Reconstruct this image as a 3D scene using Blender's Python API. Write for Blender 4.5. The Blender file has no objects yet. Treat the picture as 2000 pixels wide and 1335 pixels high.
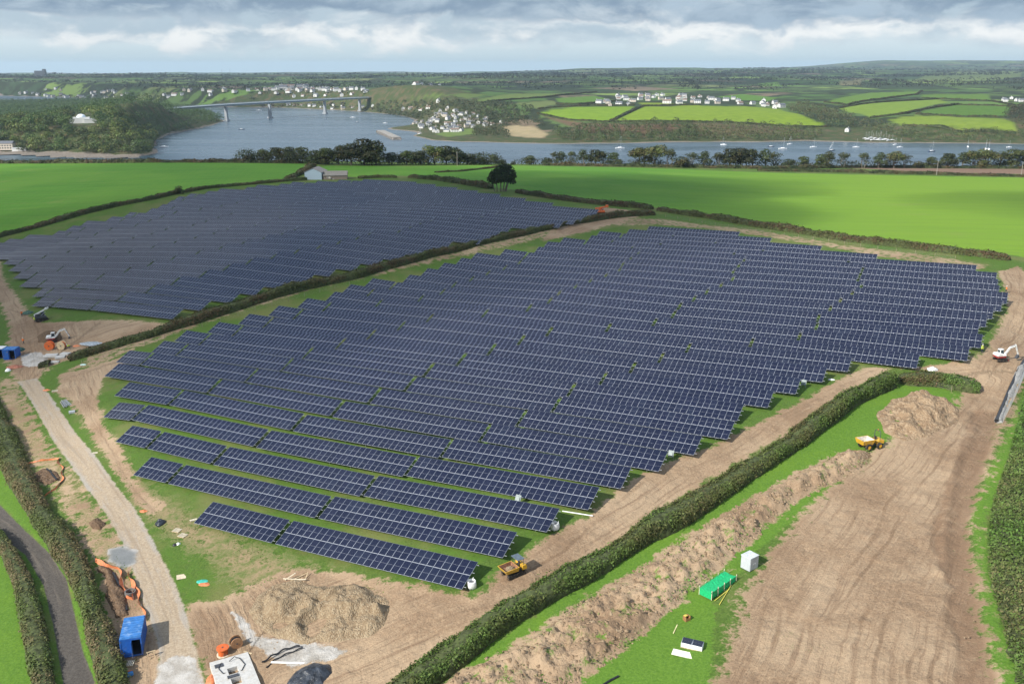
import bpy, bmesh, math, random
import numpy as np
from mathutils import Vector, Matrix

random.seed(7)
RNG = np.random.default_rng(7)
S = bpy.context.scene
COL = S.collection
pi = math.pi

# ------------------------------------------------------------------ camera, sky, sun, exposure
CAMZ = 108.0
FOC, CX, CY, PIT = 1780.6, 1000.0, 667.5, math.radians(16.7048)
cam_d = bpy.data.cameras.new('camera')
cam = bpy.data.objects.new('camera', cam_d)
COL.objects.link(cam)
cam.location = (0, 0, CAMZ)
cam.rotation_euler = (pi / 2 - PIT, 0, 0)
cam_d.sensor_fit = 'HORIZONTAL'
cam_d.sensor_width = 36
cam_d.lens = FOC / 2000 * 36
cam_d.clip_start = 1
cam_d.clip_end = 40000
S.camera = cam

SUN_AZ = math.radians(38)          # shadows run 38 degrees from +x towards +y
SUN_EL = math.radians(35)
SUNV = Vector((-math.cos(SUN_AZ) * math.cos(SUN_EL), -math.sin(SUN_AZ) * math.cos(SUN_EL), math.sin(SUN_EL)))
SUN_POWER = 5.0
SKY_STRENGTH = 0.1
EXPOSURE = 0.5

S.view_settings.view_transform = 'Standard'
S.view_settings.look = 'None'
S.view_settings.gamma = 1
S.view_settings.exposure = EXPOSURE
S.view_settings.use_curve_mapping = False
S.render.engine = 'CYCLES'
S.cycles.use_denoising = True
S.cycles.max_bounces = 6
S.cycles.diffuse_bounces = 3
S.cycles.glossy_bounces = 3
S.cycles.transparent_max_bounces = 12
S.cycles.volume_bounces = 0

sun_d = bpy.data.lights.new('sun', 'SUN')
sun_d.energy = SUN_POWER
sun_d.angle = math.radians(0.5)
sun_d.color = (1.0, 0.955, 0.88)
sun = bpy.data.objects.new('sun', sun_d)
COL.objects.link(sun)
sun.rotation_euler = (-SUNV).to_track_quat('-Z', 'Y').to_euler()
sun.location = (0, 0, 300)


class NT:
    """small helper to write node trees"""
    def __init__(self, tree):
        self.t = tree
        self.n = tree.nodes
        self.n.clear()

    def new(self, typ, **kw):
        nd = self.n.new(typ)
        for k, v in kw.items():
            if k.startswith('i_'):
                key = k[2:]
                key = int(key) if key.isdigit() else key.replace('_', ' ')
                self.put(nd, key, v)
            else:
                setattr(nd, k, v)
        return nd

    def put(self, nd, key, v):
        if hasattr(v, 'is_linked'):
            self.t.links.new(v, nd.inputs[key])
        elif hasattr(v, 'outputs'):
            self.t.links.new(v.outputs[0], nd.inputs[key])
        else:
            s = nd.inputs[key]
            if isinstance(v, tuple) and len(v) == 3 and s.type == 'RGBA':
                v = (*v, 1)
            s.default_value = v

    def math(self, op, a, b=None, c=None, clamp=False):
        nd = self.new('ShaderNodeMath', operation=op, use_clamp=clamp)
        for i, v in enumerate((a, b, c)):
            if v is not None:
                self.put(nd, i, v)
        return nd.outputs[0]

    def vmath(self, op, a, b=None):
        nd = self.new('ShaderNodeVectorMath', operation=op)
        self.put(nd, 0, a)
        if b is not None:
            self.put(nd, 1, b)
        return nd.outputs[0]

    def mix(self, f, a, b):
        nd = self.new('ShaderNodeMix', data_type='RGBA')
        self.put(nd, 0, f)
        self.put(nd, 6, a)
        self.put(nd, 7, b)
        return nd.outputs[2]

    def mul(self, a, b, f=1.0):
        nd = self.new('ShaderNodeMix', data_type='RGBA', blend_type='MULTIPLY')
        self.put(nd, 0, f)
        self.put(nd, 6, a)
        self.put(nd, 7, b)
        return nd.outputs[2]

    def smooth(self, v, lo, hi, to0=0.0, to1=1.0):
        nd = self.new('ShaderNodeMapRange', interpolation_type='SMOOTHSTEP')
        self.put(nd, 0, v)
        for i, x in enumerate((lo, hi, to0, to1)):
            self.put(nd, i + 1, x)
        return nd.outputs[0]

    def noise(self, vec, scale, detail=4, rough=0.55, dim='3D', dist=0.0):
        nd = self.new('ShaderNodeTexNoise', noise_dimensions=dim)
        self.put(nd, 'Vector', vec)
        self.put(nd, 'Scale', scale)
        self.put(nd, 'Detail', detail)
        self.put(nd, 'Roughness', rough)
        self.put(nd, 'Distortion', dist)
        return nd.outputs[0]

    def attr(self, name):
        nd = self.new('ShaderNodeAttribute', attribute_name=name)
        return nd

    def scalevec(self, vec, s, rotz=0.0):
        nd = self.new('ShaderNodeMapping')
        self.put(nd, 0, vec)
        nd.inputs['Rotation'].default_value = (0, 0, rotz)
        nd.inputs['Scale'].default_value = s
        return nd.outputs[0]


def build_world():
    w = bpy.data.worlds.new('World')
    S.world = w
    w.use_nodes = True
    t = NT(w.node_tree)
    sky = t.new('ShaderNodeTexSky', sky_type='NISHITA', sun_disc=False)
    sky.sun_elevation = SUN_EL
    sky.sun_rotation = math.atan2(SUNV.x, SUNV.y)
    sky.altitude = 100
    d = t.new('ShaderNodeTexCoord').outputs['Generated']
    sep = t.new('ShaderNodeSeparateXYZ', i_0=d)
    z = t.math('MAXIMUM', sep.outputs[2], 0.0)
    den = t.math('ADD', z, 0.10)
    px = t.math('DIVIDE', sep.outputs[0], den)
    py = t.math('DIVIDE', sep.outputs[1], den)
    p = t.new('ShaderNodeCombineXYZ', i_0=px, i_1=py)
    p = t.vmath('ADD', p.outputs[0], (1.7, 0.4, 0.0))
    pw = t.scalevec(p, (0.8, 0.8, 1.0))
    big = t.noise(pw, 0.40, 3, 0.5)
    dd = t.scalevec(d, (13.0, 13.0, 27.0))
    fine = t.noise(dd, 1.0, 8, 0.58, dist=0.35)
    wisp = t.noise(t.scalevec(d, (9.0, 9.0, 30.0)), 1.0, 7, 0.6, dist=0.3)
    c = t.math('ADD', t.math('MULTIPLY', big, 0.55), t.math('MULTIPLY', fine, 0.45))
    # cloud decks: a thick grey one, its bright edges, thin veil low at the horizon
    elev = t.math('ARCSINE', sep.outputs[2])
    deg = t.math('MULTIPLY', elev, 180 / pi)
    jit = t.math('ADD', deg, t.math('MULTIPLY', t.math('SUBTRACT', fine, 0.5), 4.2))
    jit2 = t.math('ADD', jit, t.math('MULTIPLY', t.math('SUBTRACT', big, 0.5), 3.0))
    deck = t.smooth(jit2, 2.3, 3.0)
    bright = t.smooth(c, 0.40, 0.60)
    k = 1.0 / SKY_STRENGTH / (2 ** EXPOSURE)
    def rgb(r, g, b):
        return (r * k, g * k, b * k, 1)
    low = t.mix(t.smooth(deg, 0.1, 2.1), rgb(0.64, 0.80, 0.86), rgb(0.76, 0.86, 0.90))
    band = t.mix(t.smooth(t.math('ADD', wisp, t.math('MULTIPLY', bright, 0.35)), 0.52, 0.84), rgb(0.50, 0.62, 0.71), rgb(0.98, 1.0, 0.99))
    mid = t.mix(t.smooth(jit, 0.9, 1.9), low, band)
    dark = t.mix(t.smooth(fine, 0.40, 0.66), rgb(0.255, 0.355, 0.475), rgb(0.47, 0.58, 0.68))
    # openings in the upper deck let the clear sky and lit edges through, more of them eastwards
    east = t.math('MULTIPLY', sep.outputs[0], 0.16)
    openf = t.smooth(t.math('ADD', t.math('ADD', c, t.math('MULTIPLY', wisp, 0.25)), east), 0.64, 0.86)
    gap = t.mix(t.smooth(wisp, 0.48, 0.62), rgb(0.42, 0.55, 0.68), rgb(0.80, 0.85, 0.87))
    upper = t.mix(openf, dark, gap)
    # higher up the deck breaks into bright cumulus with grey undersides
    high = t.noise(t.scalevec(p, (1.1, 1.1, 1.0)), 1.0, 7, 0.58, dist=0.3)
    broken = t.mix(t.smooth(high, 0.38, 0.60), rgb(0.26, 0.39, 0.60), rgb(0.74, 0.83, 0.95))
    upper = t.mix(t.smooth(deg, 7.0, 16.0), upper, broken)
    clouds = t.mix(deck, mid, upper)
    cover = t.smooth(big, 0.62, 0.75, 1.0, 0.8)
    colr = t.mix(cover, sky.outputs[0], clouds)
    bg = t.new('ShaderNodeBackground', i_0=colr, i_1=SKY_STRENGTH)
    t.new('ShaderNodeOutputWorld', i_0=bg)

build_world()

# ------------------------------------------------------------------ helpers: objects and meshes
def thing(name, label, cat, loc=(0, 0, 0), rotz=0.0, group=None):
    o = bpy.data.objects.new(name, None)
    o.empty_display_size = 0.3
    COL.objects.link(o)
    o.location = loc
    o.rotation_euler = (0, 0, rotz)
    tag(o, label, cat, group)
    return o

def tag(o, label=None, cat=None, group=None, kind=None):
    if label: o['label'] = label
    if cat: o['category'] = cat
    if group: o['group'] = group
    if kind: o['kind'] = kind
    return o

def link(name, me, parent=None, mat=None):
    o = bpy.data.objects.new(name, me)
    COL.objects.link(o)
    if parent is not None:
        o.parent = parent
    if mat is not None and not me.materials:
        me.materials.append(mat)
    return o

def copy_tree(o, parent=None):
    c = o.copy()
    COL.objects.link(c)
    if parent is not None:
        c.parent = parent
    for ch in o.children:
        copy_tree(ch, c)
    return c


class MB:
    """collects simple solids into one mesh"""
    def __init__(self):
        self.v, self.f, self.m = [], [], []

    def add(self, vs, fs, mi=0):
        b = len(self.v)
        self.v += [tuple(p) for p in vs]
        self.f += [tuple(i + b for i in q) for q in fs]
        self.m += [mi] * len(fs)
        return self

    def box(self, c, s, mi=0, rz=0.0, rx=0.0, ry=0.0, taper=1.0):
        R = Matrix.Rotation(rz, 3, 'Z') @ Matrix.Rotation(ry, 3, 'Y') @ Matrix.Rotation(rx, 3, 'X')
        vs = []
        for dz in (-1, 1):
            k = taper if dz > 0 else 1.0
            for dx, dy in ((-1, -1), (1, -1), (1, 1), (-1, 1)):
                vs.append(Vector(c) + R @ Vector((dx * s[0] / 2 * k, dy * s[1] / 2 * k, dz * s[2] / 2)))
        return self.add(vs, [(3, 2, 1, 0), (4, 5, 6, 7), (0, 1, 5, 4), (1, 2, 6, 5), (2, 3, 7, 6), (3, 0, 4, 7)], mi)

    def tube(self, a, b, r, r2=None, n=8, mi=0, caps=True):
        a, b = Vector(a), Vector(b)
        r2 = r if r2 is None else r2
        q = (b - a).to_track_quat('Z', 'Y')
        vs = []
        for p, rr in ((a, r), (b, r2)):
            for i in range(n):
                vs.append(p + q @ Vector((rr * math.cos(2 * pi * i / n), rr * math.sin(2 * pi * i / n), 0)))
        fs = [(i, (i + 1) % n, n + (i + 1) % n, n + i) for i in range(n)]
        if caps:
            fs += [tuple(range(n))[::-1], tuple(range(n, 2 * n))]
        return self.add(vs, fs, mi)

    def path(self, pts, r, n=6, mi=0):
        pts = [Vector(p) for p in pts]
        vs, fs = [], []
        for i, p in enumerate(pts):
            d = (pts[min(i + 1, len(pts) - 1)] - pts[max(i - 1, 0)])
            q = d.to_track_quat('Z', 'Y')
            for j in range(n):
                vs.append(p + q @ Vector((r * math.cos(2 * pi * j / n), r * math.sin(2 * pi * j / n), 0)))
        for i in range(len(pts) - 1):
            for j in range(n):
                fs.append((i * n + j, i * n + (j + 1) % n, (i + 1) * n + (j + 1) % n, (i + 1) * n + j))
        fs += [tuple(range(n))[::-1], tuple(range((len(pts) - 1) * n, len(pts) * n))]
        return self.add(vs, fs, mi)

    def prism(self, poly, y0, y1, mi=0, axis='y'):
        """extrude an outline of (x, z) points along y (or (x, y) points along z)"""
        n = len(poly)
        if axis == 'y':
            vs = [(x, y0, z) for x, z in poly] + [(x, y1, z) for x, z in poly]
        else:
            vs = [(x, y, y0) for x, y in poly] + [(x, y, y1) for x, y in poly]
        fs = [tuple(range(n)), tuple(range(n, 2 * n))[::-1]]
        fs += [((i + 1) % n, i, n + i, n + (i + 1) % n) for i in range(n)]
        return self.add(vs, fs, mi)

    def ball(self, c, r, n=10, m=6, mi=0, half=False):
        rx, ry, rz = r if isinstance(r, tuple) else (r, r, r)
        vs, fs = [], []
        for j in range(m + 1):
            th = (pi / 2 if half else pi) * j / m
            for i in range(n):
                vs.append((c[0] + rx * math.sin(th) * math.cos(2 * pi * i / n), c[1] + ry * math.sin(th) * math.sin(2 * pi * i / n), c[2] + rz * math.cos(th)))
        for j in range(m):
            for i in range(n):
                fs.append((j * n + i, (j + 1) * n + i, (j + 1) * n + (i + 1) % n, j * n + (i + 1) % n))
        return self.add(vs, fs, mi)

    def mesh(self, name, mats, smooth=False, bevel=0.0):
        me = bpy.data.meshes.new(name)
        me.from_pydata(self.v, [], self.f)
        for mm in (mats if isinstance(mats, (list, tuple)) else [mats]):
            me.materials.append(mm)
        me.polygons.foreach_set('material_index', self.m)
        if bevel > 0 or True:
            bm = bmesh.new()
            bm.from_mesh(me)
            bmesh.ops.remove_doubles(bm, verts=bm.verts, dist=1e-5)
            bmesh.ops.recalc_face_normals(bm, faces=bm.faces)
            if bevel > 0:
                es = [e for e in bm.edges if len(e.link_faces) == 2 and e.calc_face_angle(0) > 0.6]
                bmesh.ops.bevel(bm, geom=es, offset=bevel, segments=1, affect='EDGES', clamp_overlap=True)
            bm.to_mesh(me)
            bm.free()
        if smooth:
            me.polygons.foreach_set('use_smooth', [True] * len(me.polygons))
        me.update()
        return me

    def obj(self, name, mats, parent=None, smooth=False, bevel=0.0):
        return link(name, self.mesh(name, mats, smooth, bevel), parent)


def quick_mesh(name, V, quads, mat, attrs=None, smooth=False):
    V = np.asarray(V, np.float32)
    quads = np.asarray(quads, np.int32)
    me = bpy.data.meshes.new(name)
    nv, nf, k = len(V), len(quads), quads.shape[1]
    me.vertices.add(nv)
    me.vertices.foreach_set('co', V.ravel())
    me.loops.add(nf * k)
    me.loops.foreach_set('vertex_index', quads.ravel())
    me.polygons.add(nf)
    me.polygons.foreach_set('loop_start', np.arange(0, nf * k, k, dtype=np.int32))
    if smooth:
        me.polygons.foreach_set('use_smooth', np.ones(nf, bool))
    for an, (typ, data) in (attrs or {}).items():
        a = me.attributes.new(an, typ, 'POINT')
        data = np.asarray(data, np.float32)
        if typ == 'FLOAT':
            a.data.foreach_set('value', data.ravel())
        elif typ == 'FLOAT_VECTOR':
            a.data.foreach_set('vector', data.ravel())
        else:
            if data.shape[1] == 3:
                data = np.concatenate([data, np.ones((len(data), 1), np.float32)], 1)
            a.data.foreach_set('color', data.ravel())
    me.materials.append(mat)
    me.update(calc_edges=True)
    return me

# ------------------------------------------------------------------ value noise for shapes
_LAT = RNG.random((64, 64, 64)).astype(np.float32)
def vnoise(p):
    p = np.asarray(p, float)
    i = np.floor(p).astype(int)
    f = p - i
    f = f * f * (3 - 2 * f)
    out = 0
    for dx in (0, 1):
        for dy in (0, 1):
            for dz in (0, 1):
                wgt = (f[..., 0] if dx else 1 - f[..., 0]) * (f[..., 1] if dy else 1 - f[..., 1]) * (f[..., 2] if dz else 1 - f[..., 2])
                out = out + wgt * _LAT[(i[..., 0] + dx) % 64, (i[..., 1] + dy) % 64, (i[..., 2] + dz) % 64]
    return out

def fbm(p, oct=4, gain=0.5):
    p = np.asarray(p, float)
    a, s, n = 1.0, 0, 0
    for k in range(oct):
        s = s + a * (vnoise(p * (2 ** k) + 7.3 * k) - 0.5)
        n += a
        a *= gain
    return s / n * 2

def noise2(x, y, sc, z=0.0, oct=4):
    x = np.asarray(x, float)
    return fbm(np.stack([x * sc, np.asarray(y, float) * sc, np.full_like(x, z)], -1), oct)

# ------------------------------------------------------------------ the lie of the land
def ray(px, py):
    u, v = (px - CX) / FOC, (CY - py) / FOC
    c, s = math.cos(PIT), math.sin(PIT)
    return np.array([u, c + v * s, -s + v * c])

def project(P):
    P = np.atleast_2d(np.asarray(P, float))
    c, s = math.cos(PIT), math.sin(PIT)
    z = P[:, 2] - CAMZ
    d = P[:, 1] * c - z * s
    d = np.where(d > 0.1, d, 0.1)
    return np.stack([CX + FOC * P[:, 0] / d, CY - FOC * (P[:, 1] * s + z * c) / d], 1)

def at_height(px, py, zw):
    d = ray(px, py)
    k = (zw - CAMZ) / d[2]
    return np.array([d[0] * k, d[1] * k, zw])

# surveyed row ends of the two arrays: (row, edge, along n, along b, ground height relative to the camera)
TH_A, N0_A, P_A = -0.512141, 86.650, 7.56868
SC_B = 1.06
TH_B, N0_B, P_B = -0.488185, 153.283 * SC_B, 6.84466 * SC_B
TILT = math.radians(22.82)
SLOPE = 4.58
NEAR = [(1, 0, 86.7, -56.0, -64.9), (2, 0, 94.2, -54.3, -63.9), (3, 0, 101.8, -51.6, -62.9), (4, 0, 109.4, -48.8, -62.2), (5, 0, 116.9, -46.9, -61.6), (6, 0, 124.5, -43.8, -61.1), (7, 0, 132.1, -40.7, -60.5), (8, 0, 139.6, -37.5, -59.8), (9, 0, 147.2, -38.1, -59.4), (10, 0, 154.8, -34.8, -58.7), (11, 0, 162.3, -31.7, -58.0), (12, 0, 169.9, -28.5, -57.5), (13, 0, 177.5, -25.3, -57.1), (14, 1, 189.3, -13.9, -56.2), (15, 1, 196.8, -5.6, -55.3), (16, 1, 204.4, -3.7, -55.3), (17, 1, 212.0, -4.8, -54.8), (18, 1, 219.5, -3.7, -54.6), (19, 1, 227.1, -2.8, -54.4), (20, 1, 234.7, -1.4, -54.1), (21, 1, 242.2, -0.5, -53.9), (22, 1, 249.8, -2.6, -53.8), (23, 1, 257.4, -3.2, -53.7), (24, 1, 265.0, -3.8, -53.6), (25, 1, 272.5, -9.0, -53.7), (26, 1, 280.1, -35.3, -54.4), (27, 1, 287.7, -52.5, -54.8), (28, 1, 295.2, -69.7, -55.1), (29, 1, 302.8, -82.2, -55.3)]
NEAR_L = [(7, 1, 136.3, -181.2, -66.5), (8, 1, 143.9, -178.1, -65.8), (9, 1, 151.4, -178.3, -64.8), (10, 1, 159.0, -175.0, -64.2), (11, 1, 166.6, -171.8, -63.3), (12, 1, 174.1, -168.5, -62.4), (13, 1, 181.7, -165.5, -61.6), (14, 1, 189.3, -161.7, -61.2), (15, 1, 196.8, -162.9, -60.7), (16, 1, 204.4, -161.3, -60.2), (17, 1, 212.0, -153.4, -59.7), (18, 1, 219.5, -151.9, -59.1), (19, 1, 227.1, -151.4, -58.9), (20, 1, 234.7, -150.4, -58.4), (21, 1, 242.2, -149.2, -58.0), (22, 1, 249.8, -143.5, -57.6), (23, 1, 257.4, -135.4, -57.3), (24, 1, 265.0, -135.8, -57.0), (25, 1, 272.5, -133.5, -56.8), (26, 1, 280.1, -128.2, -56.6), (27, 1, 287.7, -126.9, -56.3), (28, 1, 295.2, -118.7, -56.1), (29, 1, 302.8, -114.1, -55.9), (1, 0, 86.7, -104.7, -68.1), (2, 0, 94.2, -128.9, -68.5), (3, 0, 101.8, -142.6, -67.9), (4, 0, 109.4, -155.8, -67.9), (5, 0, 116.9, -161.8, -67.0), (6, 0, 124.5, -174.7, -67.2)]
NEAR_X = [(1, 0, 86.7, -88.2, -67.1), (6, 1, 128.7, -143.3, -65.3)]
FAR = [(1, 0, 153.3, -176.9, -60.4), (2, 0, 160.1, -174.4, -59.6), (3, 0, 167.0, -170.9, -58.6), (4, 0, 173.8, -168.7, -57.9), (5, 0, 180.7, -165.2, -57.2), (6, 0, 187.5, -163.0, -56.7), (7, 0, 194.4, -160.7, -56.1), (8, 0, 201.2, -157.4, -55.5), (9, 0, 208.0, -154.3, -55.0), (10, 0, 214.9, -151.3, -54.6), (11, 0, 221.7, -149.0, -54.1), (12, 0, 228.6, -147.1, -53.6), (13, 0, 235.4, -147.5, -53.6), (14, 0, 242.3, -140.6, -53.1), (15, 0, 249.1, -140.9, -52.9), (16, 0, 256.0, -141.4, -52.7), (17, 0, 262.8, -141.3, -52.5), (18, 0, 269.6, -134.1, -52.3), (19, 0, 276.5, -129.1, -52.3), (20, 0, 283.3, -127.1, -51.9), (21, 0, 290.2, -127.3, -51.9), (22, 0, 297.0, -128.4, -52.0), (23, 0, 303.9, -127.6, -51.7), (24, 1, 314.9, -149.1, -51.6), (25, 1, 321.8, -164.4, -51.7), (26, 1, 328.6, -179.4, -51.8), (27, 1, 335.5, -194.1, -52.0), (28, 1, 342.3, -208.3, -52.3), (29, 1, 349.2, -223.8, -52.5), (30, 1, 356.0, -238.8, -53.0)]
FAR_L = [(1, 0, 153.3, -229.0, -63.3), (2, 0, 160.1, -240.8, -63.4), (3, 0, 167.0, -259.9, -63.9), (4, 0, 173.8, -272.1, -64.2), (5, 0, 180.7, -282.6, -64.2), (6, 0, 187.5, -295.2, -64.4)]

FAR = [(r, e, n * SC_B, b * SC_B, z * SC_B) for r, e, n, b, z in FAR]
FAR_L = [(r, e, n * SC_B, b * SC_B, z * SC_B) for r, e, n, b, z in FAR_L]

def nb_xy(th, n, b):
    c, s = math.cos(th), math.sin(th)
    return (-s * n + c * b, c * n + s * b)

_ctl = []
for lst, th in ((NEAR, TH_A), (NEAR_L, TH_A), (NEAR_X, TH_A), (FAR, TH_B), (FAR_L, TH_B)):
    for row, e, n, b, z in lst:
        _ctl.append((*nb_xy(th, n, b), z + CAMZ))
def gB(N, b):
    h = [-52.1334, -0.4570, -4.2054, -3.5648, -1.7134, -3.2264]
    n, bb = (N / SC_B - 300) / 100, (b / SC_B + 100) / 100
    return (h[0] + h[1] * n + h[2] * bb + h[3] * n * n + h[4] * n * bb + h[5] * bb * bb - 0.8) * SC_B + CAMZ
for N, b in ((230, -250), (280, -225), (320, -260), (270, -310), (230, -350), (300, -180), (345, -240)):
    _ctl.append((*nb_xy(TH_B, N, b), gB(N, b)))
# interior of the near array (cubic surface fitted to module sizes)
def gA(N, b):
    a = [-55.375884, 3.169694, 9.892226, -0.850722, -6.048433, 6.280232, 0.185572, 1.839673, -1.507696, 1.910526]
    n, b = (N - 150) / 100, b / 100
    return a[0] + a[1]*n + a[2]*b + a[3]*n*n + a[4]*n*b + a[5]*b*b + a[6]*n**3 + a[7]*n*n*b + a[8]*n*b*b + a[9]*b**3 - 0.8 + CAMZ
for N, b in ((110, -90), (130, -80), (135, -130), (170, -65), (170, -115), (205, -40), (205, -100), (240, -60), (250, -10), (265, -90), (285, -60)):
    _ctl.append((*nb_xy(TH_A, N, b), gA(N, b)))
for px, py, z in ((-150, 1330, -71.6), (180, 1335, -70.9), (340, 1335, -70.3), (60, 1000, -71.2), (-80, 820, -71.6), (150, 850, -70.4), (50, 740, -70), (20, 600, -69),
                  (500, 1330, -69.6), (700, 1335, -68.3), (1000, 1335, -66.6), (1400, 1335, -64.2), (1900, 1335, -60.5), (1200, 1100, -64.3), (1450, 1000, -62.2),
                  (1700, 900, -60.2), (1990, 900, -58.6), (1900, 760, -58.2), (1990, 650, -56.4), (2050, 560, -55.2),
                  (0, 440, -66), (-300, 420, -67), (300, 400, -60.5), (0, 350, -61.5), (300, 318.5, -58.5), (0, 319.5, -61), (595, 320.5, -58), (460, 340, -57), (-400, 322, -66),
                  (1000, 325, -62), (1250, 330, -63.5), (1500, 336, -65.5), (2000, 347, -67.5), (2500, 352, -69), (1500, 420, -57.5), (1980, 505, -54.6), (1700, 390, -60), (1300, 365, -57.5), (2100, 420, -58.5), (800, 327, -58.5)):
    p = at_height(px, py, z + CAMZ)
    _ctl.append(tuple(p))
for azd in range(-60, 61, 12):
    for D, z in ((780, -79), (950, -103), (1125, -112)):
        D2 = D / max(math.cos(math.radians(azd)), 0.75)
        _ctl.append((D2 * math.sin(math.radians(azd)), D2 * math.cos(math.radians(azd)), z + CAMZ))
for azd, D, z in ((-90, 150, -72), (90, 150, -56), (180, 120, -70), (-135, 150, -72), (135, 150, -62), (-70, 370, -72), (75, 370, -58), (0, 20, -69.5), (-90, 500, -78), (90, 500, -62), (180, 500, -75)):
    _ctl.append((D * math.sin(math.radians(azd)), D * math.cos(math.radians(azd)), z + CAMZ))
_ctl = np.array(_ctl)
_K = 100.0
def _tps(r2):
    return 0.5 * r2 * np.log(r2 + 1e-9)
_X = _ctl[:, :2] / _K
_A = _tps(((_X[:, None] - _X[None]) ** 2).sum(-1)) + np.eye(len(_X)) * 0.004
_Pm = np.concatenate([np.ones((len(_X), 1)), _X], 1)
_M = np.block([[_A, _Pm], [_Pm.T, np.zeros((3, 3))]])
_W = np.linalg.solve(_M, np.concatenate([_ctl[:, 2], np.zeros(3)]))

def near_height(x, y):
    q = np.stack([np.asarray(x, float).ravel(), np.asarray(y, float).ravel()], 1) / _K
    out = np.empty(len(q))
    for s in range(0, len(q), 20000):
        c = q[s:s + 20000]
        out[s:s + 20000] = _tps(((c[:, None] - _X[None]) ** 2).sum(-1)) @ _W[:-3] + _W[-3] + c @ _W[-2:]
    return out.reshape(np.shape(x))

def poly_sd(x, y, poly):
    """signed distance to a polygon, positive inside"""
    x, y = np.asarray(x, float).ravel(), np.asarray(y, float).ravel()
    P = np.asarray(poly, float)
    d2 = np.full(len(x), 1e18)
    ins = np.zeros(len(x), bool)
    for i in range(len(P)):
        a, b = P[i], P[(i + 1) % len(P)]
        e = b - a
        L = e @ e + 1e-12
        tt = np.clip(((x - a[0]) * e[0] + (y - a[1]) * e[1]) / L, 0, 1)
        d2 = np.minimum(d2, (x - a[0] - tt * e[0]) ** 2 + (y - a[1] - tt * e[1]) ** 2)
        cond = (a[1] > y) != (b[1] > y)
        with np.errstate(divide='ignore', invalid='ignore'):
            xi = a[0] + (y - a[1]) / (b[1] - a[1] if b[1] != a[1] else 1e-12) * (b[0] - a[0])
        ins ^= cond & (x < xi)
    return np.where(ins, 1, -1) * np.sqrt(d2)

def sstep(v, lo, hi):
    t = np.clip((np.asarray(v, float) - lo) / (hi - lo), 0, 1)
    return t * t * (3 - 2 * t)

SHORE = [(-500, 183), (-200, 185.5), (0, 187), (140, 190.5), (215, 197.5), (330, 206), (402, 209), (455, 209.5), (539, 210), (595, 212.5), (650, 215), (700, 218), (730, 220.5), (770, 224), (800, 230), (812, 238), (800, 244.5),
         (758, 250), (756, 253), (790, 255), (815, 259), (808, 266), (842, 274.5), (900, 277), (947, 278.3), (1020, 280), (1087, 281.3), (1150, 281), (1210, 280.3), (1350, 277.5), (1475, 278), (1580, 275.5), (1640, 277), (1685, 279), (1790, 279.5), (2000, 281.5), (2300, 283), (2800, 286)]
HEAD = [(304, 303), (309, 272), (332, 263), (385, 252.5), (429, 241.5), (441, 236), (405, 224), (330, 216.5), (250, 209), (215, 205), (100, 207), (0, 210.5), (-500, 213), (-500, 299), (0, 299), (90, 299.5), (150, 303), (230, 305), (270, 305)]
SHORE_W = [at_height(x, y, 0)[:2] for x, y in SHORE]
HEAD_W = [at_height(x, y, 0)[:2] for x, y in HEAD]
LAND_W = list(SHORE_W) + [np.array((16000., 1500.)), np.array((16000., 16000.)), np.array((-16000., 16000.)), np.array((-16000., 2500.))]
_pd = np.log(np.array([1120, 1437, 1500, 1918, 2545, 3640, 5750, 7650, 10300, 13500, 17000.]))
_pz = np.array([-96, -90, -88, -70, -65, -60, -49, -29, -12, -5, -2.]) + CAMZ
def bump(x, y, px, py, zw, rad, amp):
    c = at_height(px, py, zw)
    return amp * np.exp(-((x - c[0]) ** 2 + (y - c[1]) ** 2) / rad ** 2)

def far_height(x, y):
    x, y = np.asarray(x, float), np.asarray(y, float)
    D = np.hypot(x, y)
    h = np.interp(np.log(np.maximum(D, 1)), _pd, _pz)
    az = np.degrees(np.arctan2(x, y))
    h = h + bump(x, y, 870, 252, 3, 200, -22) + bump(x, y, 960, 268, 2, 130, -16) + bump(x, y, 1640, 262, 6, 130, -18) + bump(x, y, 1600, 236, 10, 120, -12)
    hs = poly_sd(x, y, HEAD_W).reshape(np.shape(x))
    hh = 11 + bump(x, y, 225, 266, 12, 230, 15) + bump(x, y, 365, 224, 30, 170, 42) + bump(x, y, 60, 262, 12, 240, 6) + 5 * noise2(x, y, 1 / 160., 5.0, 3)
    h = np.where(hs > -40, hh, h)
    h = h + sstep(D, 3300, 5200) * noise2(x, y, 1 / 900., 3.0, 4) * 26
    h = h + sstep(D, 8500, 11000) * sstep(az, 15, 22) * (95 + 10 * noise2(x, y, 1 / 1500., 9., 3)) * sstep(D, 10000, 14000)
    h = h + sstep(D, 8500, 13000) * noise2(x, y, 1 / 2600., 1.0, 3) * 22
    h = h + bump(x, y, 790, 203, 22, 260, 26)
    h = h - 75 * sstep(D, 5500, 10500) * (1 - sstep(az, -6, 8))
    sd = np.maximum(poly_sd(x, y, LAND_W), poly_sd(x, y, HEAD_W)).reshape(np.shape(x))
    sd = sd + noise2(x, y, 1 / 40., 4.0, 3) * 9 * sstep(D, 1100, 1300)
    ramp = np.where(sd < 0, np.maximum(sd * 0.12, -4), 0)
    land = 2.2 * sstep(sd, 0, 22) + (np.maximum(h, 2.5) - 2.2) * np.where(hs > -40, sstep(sd, 6, 62), sstep(sd, 12, 95))
    return np.where(sd < 0, ramp, land), sd

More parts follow.
